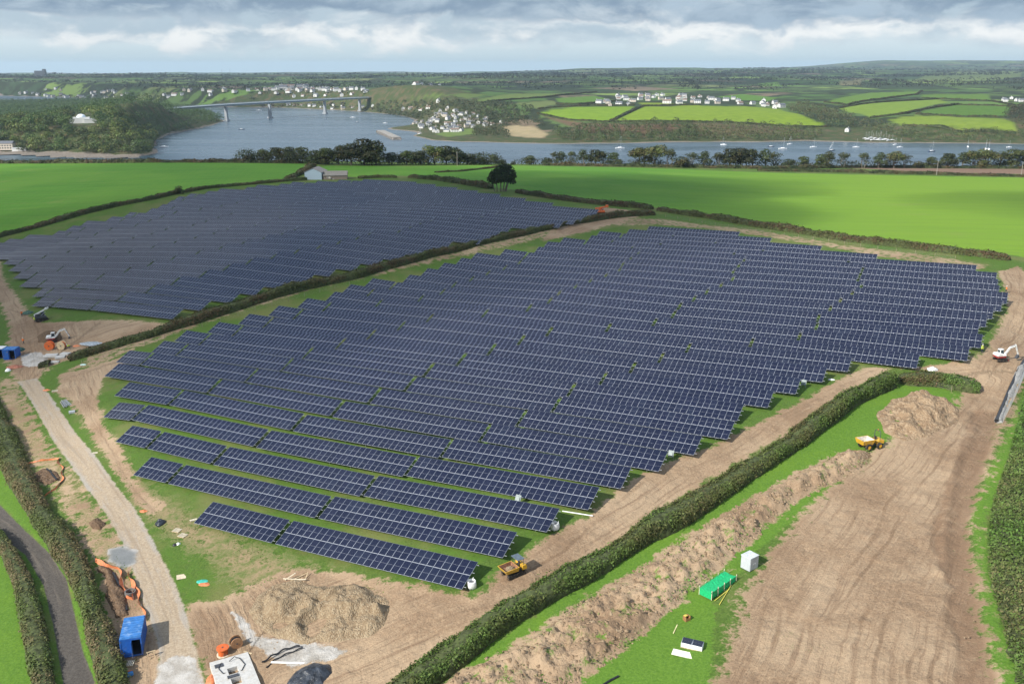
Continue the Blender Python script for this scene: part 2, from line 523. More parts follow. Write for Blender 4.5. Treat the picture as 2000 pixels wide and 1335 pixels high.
def H(x, y):
    x, y = np.asarray(x, float), np.asarray(y, float)
    shp = np.shape(x)
    x, y = x.ravel(), y.ravel()
    D = np.hypot(x, y)
    k = sstep(D, 950, 1180)
    near, low = np.zeros(len(x)), np.zeros(len(x))
    m = k < 1
    if m.any():
        nh = near_height(x[m], y[m])
        near[m] = np.where(D[m] > 800, np.minimum(nh, CAMZ - 70), nh)
    m = k > 0
    if m.any():
        far, sd = far_height(x[m], y[m])
        low[m] = np.where(sd > -30, far, np.minimum(far, -4))
    return (near * (1 - k) + low * k).reshape(shp)

def W(px, py, dz=0.0):
    """the point of the land seen at a photograph position"""
    d = ray(px, py)
    hd = math.hypot(d[0], d[1])
    Ds = np.exp(np.linspace(math.log(25), math.log(16500), 420))
    k = Ds / hd
    X, Y, Z = d[0] * k, d[1] * k, CAMZ + d[2] * k
    g = np.maximum(H(X, Y), 0.0) + dz
    below = np.where(Z < g)[0]
    if not len(below):
        i = len(Ds) - 1
        return np.array([X[i], Y[i], float(g[i])])
    i = max(below[0], 1)
    lo, hi = k[i - 1], k[i]
    for _ in range(3):
        ks = np.linspace(lo, hi, 9)
        g = np.maximum(H(d[0] * ks, d[1] * ks), 0.0) + dz
        b = np.where(CAMZ + d[2] * ks < g)[0]
        j = max(b[0], 1) if len(b) else 8
        lo, hi = ks[j - 1], ks[j]
    k = (lo + hi) / 2
    return np.array([d[0] * k, d[1] * k, CAMZ + d[2] * k - dz])

def ground(x, y):
    return float(np.maximum(H(np.array([x]), np.array([y])), 0)[0])

def WP(pts):
    return [W(x, y) for x, y in pts]

# ------------------------------------------------------------------ materials
def mat(name, color, rough=0.7, metal=0.0, var=0.12, vscale=3.0, bump=0.0, bscale=20.0, spec=0.4, dirt=None, dscale=1.2):
    """painted, rusty, wooden or stony surface: base colour with cloudy wear"""
    m = bpy.data.materials.new(name)
    m.use_nodes = True
    t = NT(m.node_tree)
    co = t.new('ShaderNodeTexCoord').outputs['Object']
    n = t.noise(co, vscale, 5, 0.6)
    c = tuple(color)
    dk = tuple(max(0, v * (1 - var * 2)) for v in c)
    lt = tuple(min(1, v * (1 + var)) for v in c)
    colr = t.mix(t.smooth(n, 0.32, 0.68), (*dk, 1), (*lt, 1))
    if dirt:
        nd = t.noise(co, dscale, 6, 0.65)
        colr = t.mix(t.smooth(nd, 0.52, 0.68, 0, 0.75), colr, (*dirt, 1))
    b = t.new('ShaderNodeBsdfPrincipled', i_Base_Color=colr, i_Roughness=rough, i_Metallic=metal)
    b.inputs['Specular IOR Level'].default_value = spec
    if bump > 0:
        bn = t.new('ShaderNodeBump', i_Strength=1.0, i_Distance=bump, i_Height=t.noise(co, bscale, 6, 0.6))
        t.put(b, 'Normal', bn.outputs[0])
    t.new('ShaderNodeOutputMaterial', i_0=b)
    return m

def leaf_mat(name='leaves', transl=0.22):
    m = bpy.data.materials.new(name)
    m.use_nodes = True
    t = NT(m.node_tree)
    a = t.attr('tint').outputs['Color']
    info = t.new('ShaderNodeObjectInfo')
    hsv = t.new('ShaderNodeHueSaturation', i_Color=a)
    t.put(hsv, 'Hue', t.math('ADD', 0.485, t.math('MULTIPLY', info.outputs['Random'], 0.03)))
    t.put(hsv, 'Value', t.math('ADD', 0.82, t.math('MULTIPLY', info.outputs['Random'], 0.36)))
    d = t.new('ShaderNodeBsdfPrincipled', i_Base_Color=hsv.outputs[0], i_Roughness=0.6)
    d.inputs['Specular IOR Level'].default_value = 0.25
    tr = t.new('ShaderNodeBsdfTranslucent', i_0=hsv.outputs[0])
    mx = t.new('ShaderNodeMixShader', i_0=transl, i_1=d, i_2=tr)
    t.new('ShaderNodeOutputMaterial', i_0=mx)
    return m

LEAF = leaf_mat()
BARK = mat('bark', (0.13, 0.11, 0.085), 0.9, var=0.25, vscale=2, bump=0.03, bscale=6)
TWIG = mat('hedge_core', (0.035, 0.035, 0.018), 0.95, var=0.3, vscale=1.5)
FRAME = mat('aluminium_frame', (0.50, 0.53, 0.60), 0.35, metal=0.3, var=0.05)
STEEL = mat('galvanised_steel', (0.42, 0.44, 0.46), 0.45, metal=0.5, var=0.12)

def glass_mat():
    m = bpy.data.materials.new('solar_cells')
    m.use_nodes = True
    t = NT(m.node_tree)
    info = t.new('ShaderNodeObjectInfo')
    g = t.new('ShaderNodeNewGeometry')
    co = t.new('ShaderNodeTexCoord').outputs['Object']
    r = t.attr('tone').outputs['Fac']
    f = t.math('FRACT', t.math('ADD', t.math('MULTIPLY', info.outputs['Random'], 7.31), r))
    base = t.mix(f, (0.0060, 0.0075, 0.022, 1), (0.0090, 0.0105, 0.029, 1))
    odd = t.math('GREATER_THAN', f, 0.86)
    base = t.mix(t.math('MULTIPLY', odd, 0.3), base, (0.014, 0.020, 0.036, 1))
    dust = t.noise(g.outputs['Position'], 0.9, 5, 0.6)
    base = t.mix(t.smooth(dust, 0.4, 0.8, 0.0, 0.03), base, (0.16, 0.16, 0.18, 1))
    # fine cell grid and bus bars printed on the wafers
    sep = t.new('ShaderNodeSeparateXYZ', i_0=co)
    lx = t.math('ABSOLUTE', t.math('SUBTRACT', t.math('FRACT', t.math('MULTIPLY', sep.outputs[0], 1 / 0.182)), 0.5))
    ly = t.math('ABSOLUTE', t.math('SUBTRACT', t.math('FRACT', t.math('MULTIPLY', sep.outputs[1], 1 / 0.091)), 0.5))
    ln = t.math('MAXIMUM', t.math('GREATER_THAN', lx, 0.49), t.math('GREATER_THAN', ly, 0.482))
    base = t.mix(t.math('MULTIPLY', ln, 0.22), base, (0.16, 0.17, 0.24, 1))
    b = t.new('ShaderNodeBsdfPrincipled', i_Base_Color=base, i_Roughness=0.13, i_IOR=1.5)
    b.inputs['Specular IOR Level'].default_value = 0.5
    b.inputs['Specular Tint'].default_value = (0.70, 0.83, 1.0, 1)
    wob = t.new('ShaderNodeBump', i_Strength=0.15, i_Distance=0.02, i_Height=t.noise(g.outputs['Position'], 0.5, 3, 0.5))
    t.put(b, 'Normal', wob.outputs[0])
    t.new('ShaderNodeOutputMaterial', i_0=b)
    return m

CELLS = glass_mat()

def water_mat():
    m = bpy.data.materials.new('estuary_water')
    m.use_nodes = True
    t = NT(m.node_tree)
    p = t.new('ShaderNodeNewGeometry').outputs['Position']
    n1 = t.noise(t.scalevec(p, (1, 1, 1)), 0.12, 5, 0.65)
    n2 = t.noise(t.scalevec(p, (0.004, 0.013, 1), 0.5), 1.0, 5, 0.6, dist=0.6)
    c = t.mix(t.smooth(n2, 0.38, 0.66), (0.050, 0.085, 0.115, 1), (0.095, 0.135, 0.165, 1))
    b = t.new('ShaderNodeBsdfPrincipled', i_Base_Color=c, i_IOR=1.33)
    t.put(b, 'Roughness', t.smooth(n2, 0.35, 0.7, 0.20, 0.36))
    bp = t.new('ShaderNodeBump', i_Strength=0.30, i_Distance=0.8, i_Height=n1)
    t.put(b, 'Normal', bp.outputs[0])
    t.new('ShaderNodeOutputMaterial', i_0=b)
    return m

WATER = water_mat()

def ground_mat():
    m = bpy.data.materials.new('countryside_ground')
    m.use_nodes = True
    t = NT(m.node_tree)
    p = t.new('ShaderNodeNewGeometry').outputs['Position']
    fl = t.scalevec(p, (1, 1, 0.35))
    nf = t.noise(fl, 3.2, 6, 0.7)
    nm = t.noise(fl, 0.55, 6, 0.65)
    nl = t.noise(fl, 0.07, 5, 0.6)
    nxl = t.noise(fl, 0.016, 4, 0.55)
    edge = t.math('MULTIPLY', t.math('SUBTRACT', nm, 0.5), 1.5)
    edge = t.math('ADD', edge, t.math('MULTIPLY', t.math('SUBTRACT', nf, 0.5), 0.5))

    def mask(name, k=1.0):
        return t.smooth(t.math('ADD', t.attr(name).outputs['Fac'], t.math('MULTIPLY', edge, k)), 0.36, 0.64)

    # rough pasture
    g1 = t.mix(t.smooth(nf, 0.3, 0.72), (0.042, 0.082, 0.014, 1), (0.108, 0.170, 0.032, 1))
    g2 = t.mix(t.smooth(nm, 0.35, 0.7), g1, (0.072, 0.142, 0.020, 1))
    grass = t.mix(t.smooth(nl, 0.46, 0.66, 0, 0.6), g2, (0.165, 0.155, 0.060, 1))
    # lush verges
    lush = t.mix(t.smooth(nf, 0.25, 0.75), (0.062, 0.138, 0.016, 1), (0.120, 0.218, 0.030, 1))
    lush = t.mix(t.smooth(nl, 0.5, 0.75, 0, 0.5), lush, (0.135, 0.230, 0.022, 1))
    # sown fields with faint drill lines
    drill = t.new('ShaderNodeTexWave', wave_type='BANDS', bands_direction='DIAGONAL')
    t.put(drill, 'Vector', t.scalevec(p, (1, 1, 0), 0.62))
    t.put(drill, 'Scale', 0.12)
    t.put(drill, 'Distortion', 3.0)
    t.put(drill, 'Detail', 3.0)
    strk = t.noise(t.scalevec(p, (0.02, 0.32, 0.1), 0.25), 1.0, 5, 0.6)
    fa = t.mix(t.smooth(strk, 0.35, 0.68), (0.066, 0.180, 0.018, 1), (0.092, 0.228, 0.024, 1))
    fa = t.mix(t.smooth(nxl, 0.42, 0.66, 0, 0.75), fa, (0.116, 0.240, 0.028, 1))
    fa = t.mix(t.math('MULTIPLY', t.attr('ripe').outputs['Fac'], t.smooth(strk, 0.25, 0.75, 0.65, 1.0)), fa, (0.168, 0.278, 0.024, 1))
    tl = t.math('ABSOLUTE', t.math('SUBTRACT', t.math('FRACT', t.math('MULTIPLY', t.new('ShaderNodeSeparateXYZ', i_0=t.scalevec(p, (1, 1, 1), 0.16)).outputs[1], 1 / 14.0)), 0.5))
    fa = t.mix(t.math('MULTIPLY', t.math('LESS_THAN', tl, 0.045), 0.30), fa, (0.115, 0.165, 0.035, 1))
    fa = t.mix(t.smooth(t.noise(t.scalevec(p, (0.03, 0.06, 0.1), 0.2), 1.0, 6, 0.7), 0.56, 0.72, 0, 0.45), fa, (0.185, 0.235, 0.055, 1))
    fa = t.mix(t.math('MULTIPLY', drill.outputs['Fac'], 0.10), fa, (0.15, 0.25, 0.03, 1))
    fa = t.mix(t.smooth(nm, 0.56, 0.78, 0, 0.30), fa, (0.10, 0.21, 0.02, 1))
    field = fa
    # bare earth
    s1 = t.mix(t.smooth(nf, 0.28, 0.72), (0.225, 0.150, 0.092, 1), (0.390, 0.282, 0.182, 1))
    s2 = t.mix(t.smooth(nm, 0.38, 0.68, 0, 0.6), s1, (0.268, 0.181, 0.113, 1))
    soil = t.mix(t.smooth(nl, 0.42, 0.62, 0, 0.6), s2, (0.415, 0.308, 0.203, 1))
    soil = t.mix(t.smooth(nl, 0.46, 0.34, 0, 0.55), soil, (0.205, 0.134, 0.083, 1))
    uv = t.attr('trk').outputs['Vector']
    uvw = t.vmath('ADD', uv, t.vmath('MULTIPLY', t.new('ShaderNodeCombineXYZ', i_1=t.math('SUBTRACT', nl, 0.5)).outputs[0], (0, 2.5, 0)))
    ruts = t.noise(t.scalevec(uvw, (0.06, 1.5, 1)), 1.0, 6, 0.66)
    rf = t.attr('rut').outputs['Fac']
    soil = t.mix(t.math('MULTIPLY', t.smooth(ruts, 0.50, 0.64), t.math('MULTIPLY', rf, t.smooth(nl, 0.36, 0.60, 0.1, 0.6))), soil, (0.190, 0.122, 0.076, 1))
    soil = t.mix(t.math('MULTIPLY', t.smooth(ruts, 0.44, 0.32), t.math('MULTIPLY', rf, t.smooth(nm, 0.40, 0.62, 0.05, 0.5))), soil, (0.47, 0.355, 0.24, 1))
    suv = t.new('ShaderNodeSeparateXYZ', i_0=uvw)
    tw = t.math('ADD', suv.outputs[1], t.math('MULTIPLY', t.noise(t.scalevec(uv, (0.035, 0.02, 1)), 1.0, 2, 0.5), 9.0))
    ft = t.math('MULTIPLY', t.math('FRACT', t.math('MULTIPLY', tw, 1 / 5.3)), 5.3)
    tk = t.math('MINIMUM', t.math('ABSOLUTE', t.math('SUBTRACT', ft, 1.0)), t.math('ABSOLUTE', t.math('SUBTRACT', ft, 2.9)))
    tk = t.math('MULTIPLY', t.smooth(tk, 0.14, 0.34, 1, 0), t.math('MULTIPLY', rf, t.smooth(t.noise(t.scalevec(uv, (0.04, 0.25, 1)), 1.0, 3, 0.5), 0.42, 0.60, 0, 0.55)))
    soil = t.mix(tk, soil, (0.175, 0.112, 0.068, 1))
    soil = t.mix(t.math('MULTIPLY', t.attr('damp').outputs['Fac'], t.smooth(nm, 0.30, 0.55, 0.35, 0.75)), soil, (0.205, 0.130, 0.080, 1))
    weeds = t.smooth(t.math('ADD', t.math('MULTIPLY', nl, 0.6), t.math('MULTIPLY', nf, 0.4)), 0.60, 0.68, 0, 0.7)
    weeds = t.math('MULTIPLY', weeds, t.attr('weedy').outputs['Fac'])
    soil = t.mix(weeds, soil, (0.085, 0.150, 0.025, 1))
    # dry trampled grass
    dry = t.mix(t.smooth(nm, 0.36, 0.64), (0.270, 0.200, 0.115, 1), (0.100, 0.140, 0.036, 1))
    dry = t.mix(t.smooth(nf, 0.45, 0.8, 0, 0.6), dry, (0.30, 0.225, 0.14, 1))
    # stone track
    gr = t.mix(t.smooth(nf, 0.3, 0.7), (0.275, 0.212, 0.145, 1), (0.405, 0.328, 0.238, 1))
    gr = t.mix(t.smooth(t.math('ADD', t.math('MULTIPLY', ruts, 0.7), t.math('MULTIPLY', nm, 0.3)), 0.48, 0.64, 0, 0.5), gr, (0.33, 0.305, 0.27, 1))
    gr = t.mix(t.smooth(t.noise(t.scalevec(uv, (0.03, 1.1, 1)), 1.0, 3, 0.5), 0.52, 0.66, 0, 0.5), gr, (0.235, 0.18, 0.125, 1))
    gr = t.mix(t.math('MULTIPLY', t.attr('stony').outputs['Fac'], t.smooth(nl, 0.40, 0.60, 0.05, 0.6)), gr, (0.31, 0.305, 0.29, 1))
    # tarmac lane
    tar = t.mix(t.smooth(nf, 0.3, 0.7), (0.060, 0.053, 0.047, 1), (0.105, 0.094, 0.083, 1))
    tar = t.mix(t.smooth(ruts, 0.50, 0.70, 0, 0.55), tar, (0.165, 0.140, 0.115, 1))
    # pale clay slip, crushed stone, foreshore
    pale = t.mix(t.smooth(nm, 0.35, 0.65), (0.31, 0.285, 0.25, 1), (0.45, 0.43, 0.40, 1))
    shore = t.mix(t.smooth(nm, 0.35, 0.65), (0.135, 0.115, 0.095, 1), (0.25, 0.215, 0.18, 1))
    plough = t.mix(t.smooth(nm, 0.3, 0.7), (0.165, 0.105, 0.072, 1), (0.225, 0.15, 0.105, 1))

    # far countryside: fields, hedge banks and woods
    vor = t.new('ShaderNodeTexVoronoi', feature='F1', i_Scale=1 / 235.0)
    wp = t.vmath('ADD', p, t.vmath('MULTIPLY', t.new('ShaderNodeCombineXYZ', i_0=t.math('SUBTRACT', nxl, 0.5), i_1=t.math('SUBTRACT', nl, 0.5)).outputs[0], (110, 60, 0)))
    wp = t.scalevec(wp, (1, 0.8, 0))
    t.put(vor, 'Vector', wp)
    ved = t.new('ShaderNodeTexVoronoi', feature='DISTANCE_TO_EDGE', i_Scale=1 / 235.0)
    t.put(ved, 'Vector', wp)
    rc = t.new('ShaderNodeSeparateColor', i_0=vor.outputs['Color'])
    ramp = t.new('ShaderNodeValToRGB', i_0=rc.outputs[0])
    e = ramp.color_ramp
    e.interpolation = 'CONSTANT'
    stops = [(0, (0.060, 0.115, 0.028)), (0.16, (0.105, 0.180, 0.040)), (0.30, (0.035, 0.060, 0.024)), (0.42, (0.160, 0.230, 0.055)), (0.54, (0.075, 0.125, 0.034)),
             (0.66, (0.170, 0.130, 0.085)), (0.74, (0.080, 0.130, 0.035)), (0.86, (0.140, 0.165, 0.060)), (0.94, (0.030, 0.050, 0.020))]
    while len(e.elements) < len(stops):
        e.elements.new(0.5)
    for el, (pos, c) in zip(e.elements, stops):
        el.position = pos
        el.color = (*c, 1)
    wood = t.mix(nf, (0.016, 0.026, 0.012, 1), (0.034, 0.044, 0.018, 1))
    farc = t.mix(t.smooth(ved.outputs['Distance'], 0.035, 0.075, 1, 0), ramp.outputs[0], wood)
    farc = t.mix(t.smooth(nxl, 0.50, 0.58), farc, wood)
    scrub = t.mix(t.smooth(nl, 0.44, 0.68), (0.048, 0.066, 0.022, 1), (0.105, 0.082, 0.045, 1))

    c = grass
    for name, colr, k in (('far', farc, 0.6), ('scrub', scrub, 1.0), ('field', field, 0.25), ('lush', lush, 0.9), ('dry', dry, 1.5), ('soil', soil, 1.15), ('plough', plough, 0.5), ('gravel', gr, 0.55), ('pale', pale, 1.0), ('tarmac', tar, 0.35), ('shore', shore, 0.7)):
        c = t.mix(mask(name, k), c, colr)
    c = t.mix(t.attr('own').outputs['Alpha'], c, t.mul(t.attr('own').outputs['Color'], t.mix(t.smooth(nl, 0.35, 0.65), (0.86, 0.88, 0.80, 1), (1.08, 1.04, 1.0, 1))))
    b = t.new('ShaderNodeBsdfPrincipled', i_Base_Color=c, i_Roughness=0.9)
    b.inputs['Specular IOR Level'].default_value = 0.15
    hgt = t.math('ADD', t.math('MULTIPLY', nf, 0.35), t.math('MULTIPLY', nm, 0.9))
    hgt = t.math('ADD', hgt, t.math('MULTIPLY', t.math('MULTIPLY', ruts, rf), 0.7))
    amt = t.math('ADD', 0.16, t.math('MULTIPLY', t.attr('rough').outputs['Fac'], 0.45))
    bp = t.new('ShaderNodeBump', i_Strength=1.0, i_Height=hgt)
    t.put(bp, 'Distance', amt)
    t.put(b, 'Normal', bp.outputs[0])
    t.new('ShaderNodeOutputMaterial', i_0=b)
    return m

GROUND = ground_mat()

# ------------------------------------------------------------------ terrain sheet and what covers it
def wpoly(pts):
    return [W(x, y)[:2] for x, y in pts]

LEFT_FIELD = [(-900, 322), (-200, 321), (0, 319.5), (300, 318), (595, 320), (588, 340), (578, 352), (470, 362), (370, 371), (300, 385), (150, 424), (0, 459), (-300, 520), (-900, 560)]
RIGHT_FIELD = [(592, 333), (640, 324), (800, 325), (970, 322.5), (1250, 328), (1500, 337), (2000, 347), (2600, 356), (2600, 560), (2100, 520), (1975, 498), (1640, 464), (1280, 405), (1000, 370), (790, 343), (690, 346), (615, 338)]
PLOUGH = [(1640, 327.5), (2000, 330), (2600, 334), (2600, 343), (2000, 340), (1800, 336)]
TRACK_L = [(35, 745), (70, 800), (110, 870), (160, 940), (205, 1000), (240, 1060), (262, 1120), (290, 1200), (312, 1270), (300, 1345), (290, 1420)]
TRACK_R = [(72, 738), (110, 790), (160, 860), (215, 930), (268, 1000), (302, 1060), (328, 1110), (358, 1180), (372, 1230), (405, 1345), (420, 1420)]
LANE_L = [(-60, 985), (0, 1045), (50, 1082), (84, 1140), (104, 1220), (124, 1335), (130, 1420)]
LANE_R = [(-60, 925), (0, 985), (50, 1035), (98, 1080), (130, 1130), (146, 1200), (162, 1270), (187, 1335), (205, 1420)]
ROAD_SOIL = [(480, 1150), (560, 1112), (640, 1112), (760, 1135), (930, 1165), (975, 1120), (1020, 1085), (1090, 1035), (1150, 1005), (1230, 940), (1300, 905), (1400, 868), (1450, 840), (1560, 785), (1640, 742), (1690, 718), (1800, 715), (1890, 704), (1925, 685), (1950, 640), (1968, 600), (1962, 560), (1950, 530), (1990, 520), (2040, 560), (2100, 640), (2000, 705), (1930, 770), (1915, 772), (1890, 742), (1800, 722), (1740, 718), (1620, 790), (1500, 870), (1350, 960), (1200, 1062), (1050, 1155), (900, 1240), (760, 1335), (700, 1420), (420, 1420), (390, 1300), (362, 1200), (372, 1180), (440, 1170)]
BIG_SOIL = [(1380, 1420), (1420, 1240), (1470, 1120), (1560, 1010), (1640, 930), (1700, 880), (1790, 840), (1850, 800), (1930, 710), (2000, 640), (2100, 640), (2000, 745), (1962, 830), (1925, 930), (1903, 1000), (1902, 1060), (1912, 1130), (1925, 1210), (1955, 1335), (1975, 1420)]
SPOIL = [(840, 1345), (1000, 1262), (1150, 1165), (1300, 1075), (1400, 1010), (1480, 965), (1560, 920), (1640, 885), (1695, 880), (1700, 905), (1630, 945), (1560, 975), (1520, 1010), (1460, 1065), (1370, 1140), (1250, 1245), (1190, 1290), (1060, 1380), (900, 1420)]
STRIP = [(780, 1345), (1000, 1230), (1180, 1110), (1400, 960), (1600, 835), (1740, 745), (1830, 755), (1905, 775), (1880, 800), (1800, 850), (1700, 900), (1500, 1060), (1400, 1160), (1390, 1345), (1380, 1420), (760, 1420)]
FAR_LEFT_SOIL = [(-60, 505), (0, 510), (8, 545), (40, 590), (62, 620), (90, 630), (200, 625), (300, 628), (345, 640), (300, 662), (200, 690), (130, 703), (100, 715), (70, 745), (30, 742), (10, 700), (20, 640), (0, 590), (-60, 560)]
LEFT_GRASS = [(90, 645), (140, 640), (200, 645), (190, 660), (110, 655)]
LEFT_DRY = [(30, 745), (75, 840), (120, 900), (165, 960), (210, 1020), (240, 1070), (262, 1130), (290, 1210), (300, 1290), (230, 1290), (215, 1150), (160, 1040), (90, 930), (30, 860), (0, 790), (0, 740)]
MID_SOIL = [(120, 730), (180, 715), (260, 690), (240, 720), (200, 740), (190, 780), (205, 830), (240, 880), (262, 930), (280, 960), (320, 985), (300, 1010), (265, 975), (225, 920), (185, 860), (150, 800), (110, 765)]
MID_DRY = [(225, 900), (380, 1010), (560, 1090), (800, 1150), (700, 1165), (560, 1120), (470, 1160), (420, 1100), (330, 1050), (260, 980)]
HEDGE_STRIP = [(150, 745), (235, 690), (330, 655), (440, 615), (560, 578), (640, 556), (760, 530), (900, 500), (1000, 478), (1090, 452), (1180, 442), (1190, 434), (1080, 442), (960, 474), (840, 498), (740, 522), (620, 548), (500, 583), (400, 616), (300, 646), (220, 675), (140, 720)]
BACK_STRIP = [(1180, 425), (1290, 428), (1480, 450), (1640, 478), (1800, 498), (1930, 518), (1900, 528), (1720, 500), (1600, 478), (1500, 462), (1380, 446), (1280, 438), (1200, 440)]
RIG_SOIL = [(1130, 425), (1180, 405), (1240, 412), (1270, 418), (1150, 452), (1060, 470), (1060, 462)]
CONCRETE_PATCH = [(300, 1350), (312, 1300), (345, 1276), (385, 1288), (402, 1350)]
CLAY_SLIP = [(455, 1195), (475, 1205), (500, 1240), (600, 1255), (690, 1270), (640, 1290), (560, 1300), (520, 1275), (480, 1250)]
STONE_SPOT = [(40, 695), (75, 685), (95, 700), (85, 715), (45, 715)]
SLATE_SPOT = [(212, 1072), (240, 1066), (268, 1076), (266, 1098), (240, 1110), (212, 1095)]
FORESHORE = [(-200, 296), (0, 297), (110, 297), (150, 299), (255, 303), (260, 307), (150, 305.5), (0, 303.5), (-200, 303)]

FARFIELDS = [  # outline in the photograph, colour with sunlight put in where a field lies lit
    ([(1050, 222), (1085, 213), (1150, 207.5), (1240, 208), (1192, 238), (1110, 234)], (0.150, 0.245, 0.018)),
    ([(1197, 238), (1255, 208.5), (1330, 206.5), (1520, 212), (1582, 232), (1622, 246), (1540, 247), (1350, 237), (1250, 238)], (0.165, 0.245, 0.018)),
    ([(1245, 200), (1372, 203), (1362, 206), (1255, 206)], (0.16, 0.22, 0.02)),
    ([(920, 197), (1000, 183), (1160, 180), (1060, 190), (950, 201)], (0.105, 0.150, 0.040)),
    ([(800, 188), (870, 184), (960, 184), (915, 193), (850, 192)], (0.095, 0.140, 0.036)),
    ([(1085, 192), (1160, 187), (1205, 197), (1130, 203), (1090, 200)], (0.085, 0.165, 0.026)),
    ([(1000, 202), (1080, 196), (1090, 204), (1050, 213)], (0.115, 0.15, 0.05)),
    ([(1400, 189), (1450, 183.5), (1520, 191), (1500, 198), (1440, 196)], (0.085, 0.175, 0.026)),
    ([(1150, 172), (1250, 169), (1330, 174), (1240, 178)], (0.20, 0.155, 0.11)),
    ([(1612, 200), (1645, 190), (1700, 181), (1800, 178), (1792, 184), (1655, 205)], (0.098, 0.175, 0.026)),
    ([(1637, 211), (1700, 201), (1830, 194), (1852, 200), (1762, 222), (1700, 230)], (0.150, 0.225, 0.030)),
    ([(1788, 222), (1870, 205), (1977, 208), (1962, 228), (1880, 228)], (0.075, 0.150, 0.022)),
    ([(1732, 233), (1790, 224.5), (1960, 232), (1987, 250), (1982, 260), (1880, 258), (1762, 246)], (0.155, 0.220, 0.028)),
    ([(1800, 184.5), (1930, 184), (1936, 197), (1800, 193)], (0.090, 0.165, 0.024)),
    ([(1760, 160), (1825, 142), (1995, 139), (1995, 150), (1840, 160)], (0.120, 0.160, 0.050)),
    ([(1060, 226), (1140, 240), (1230, 243), (1330, 243), (1330, 252), (1230, 262), (1150, 258)], (0.125, 0.082, 0.050)),
    ([(1345, 241), (1560, 250), (1580, 262), (1450, 264), (1360, 256)], (0.105, 0.085, 0.045)),
    ([(978, 249), (1010, 244), (1045, 247), (1072, 262), (1060, 270), (1000, 266)], (0.30, 0.245, 0.15)),
    ([(848, 262), (880, 254), (928, 248), (925, 262), (875, 268)], (0.120, 0.175, 0.045)),
    ([(235, 178), (320, 173), (325, 181), (240, 184)], (0.075, 0.130, 0.035)),
    ([(1480, 163), (1520, 160), (1525, 168), (1482, 170)], (0.10, 0.19, 0.035)),
    ([(1640, 158), (1690, 152), (1680, 166), (1640, 167)], (0.15, 0.14, 0.07)),
]

def arc_coords(x, y, line):
    """distance along a polyline and signed distance across it"""
    P = np.array([p[:2] for p in line])
    best = np.full(len(x), 1e9)
    s_out, t_out = np.zeros(len(x)), np.zeros(len(x))
    acc = 0
    for i in range(len(P) - 1):
        a, b = P[i], P[i + 1]
        e = b - a
        L = np.hypot(*e) + 1e-9
        e = e / L
        u = np.clip((x - a[0]) * e[0] + (y - a[1]) * e[1], 0, L)
        dx, dy = x - a[0] - u * e[0], y - a[1] - u * e[1]
        d = np.hypot(dx, dy)
        m = d < best
        best = np.where(m, d, best)
        s_out = np.where(m, acc + u, s_out)
        t_out = np.where(m, np.sign(e[0] * dy - e[1] * dx) * d, t_out)
        acc += L
    return s_out, t_out

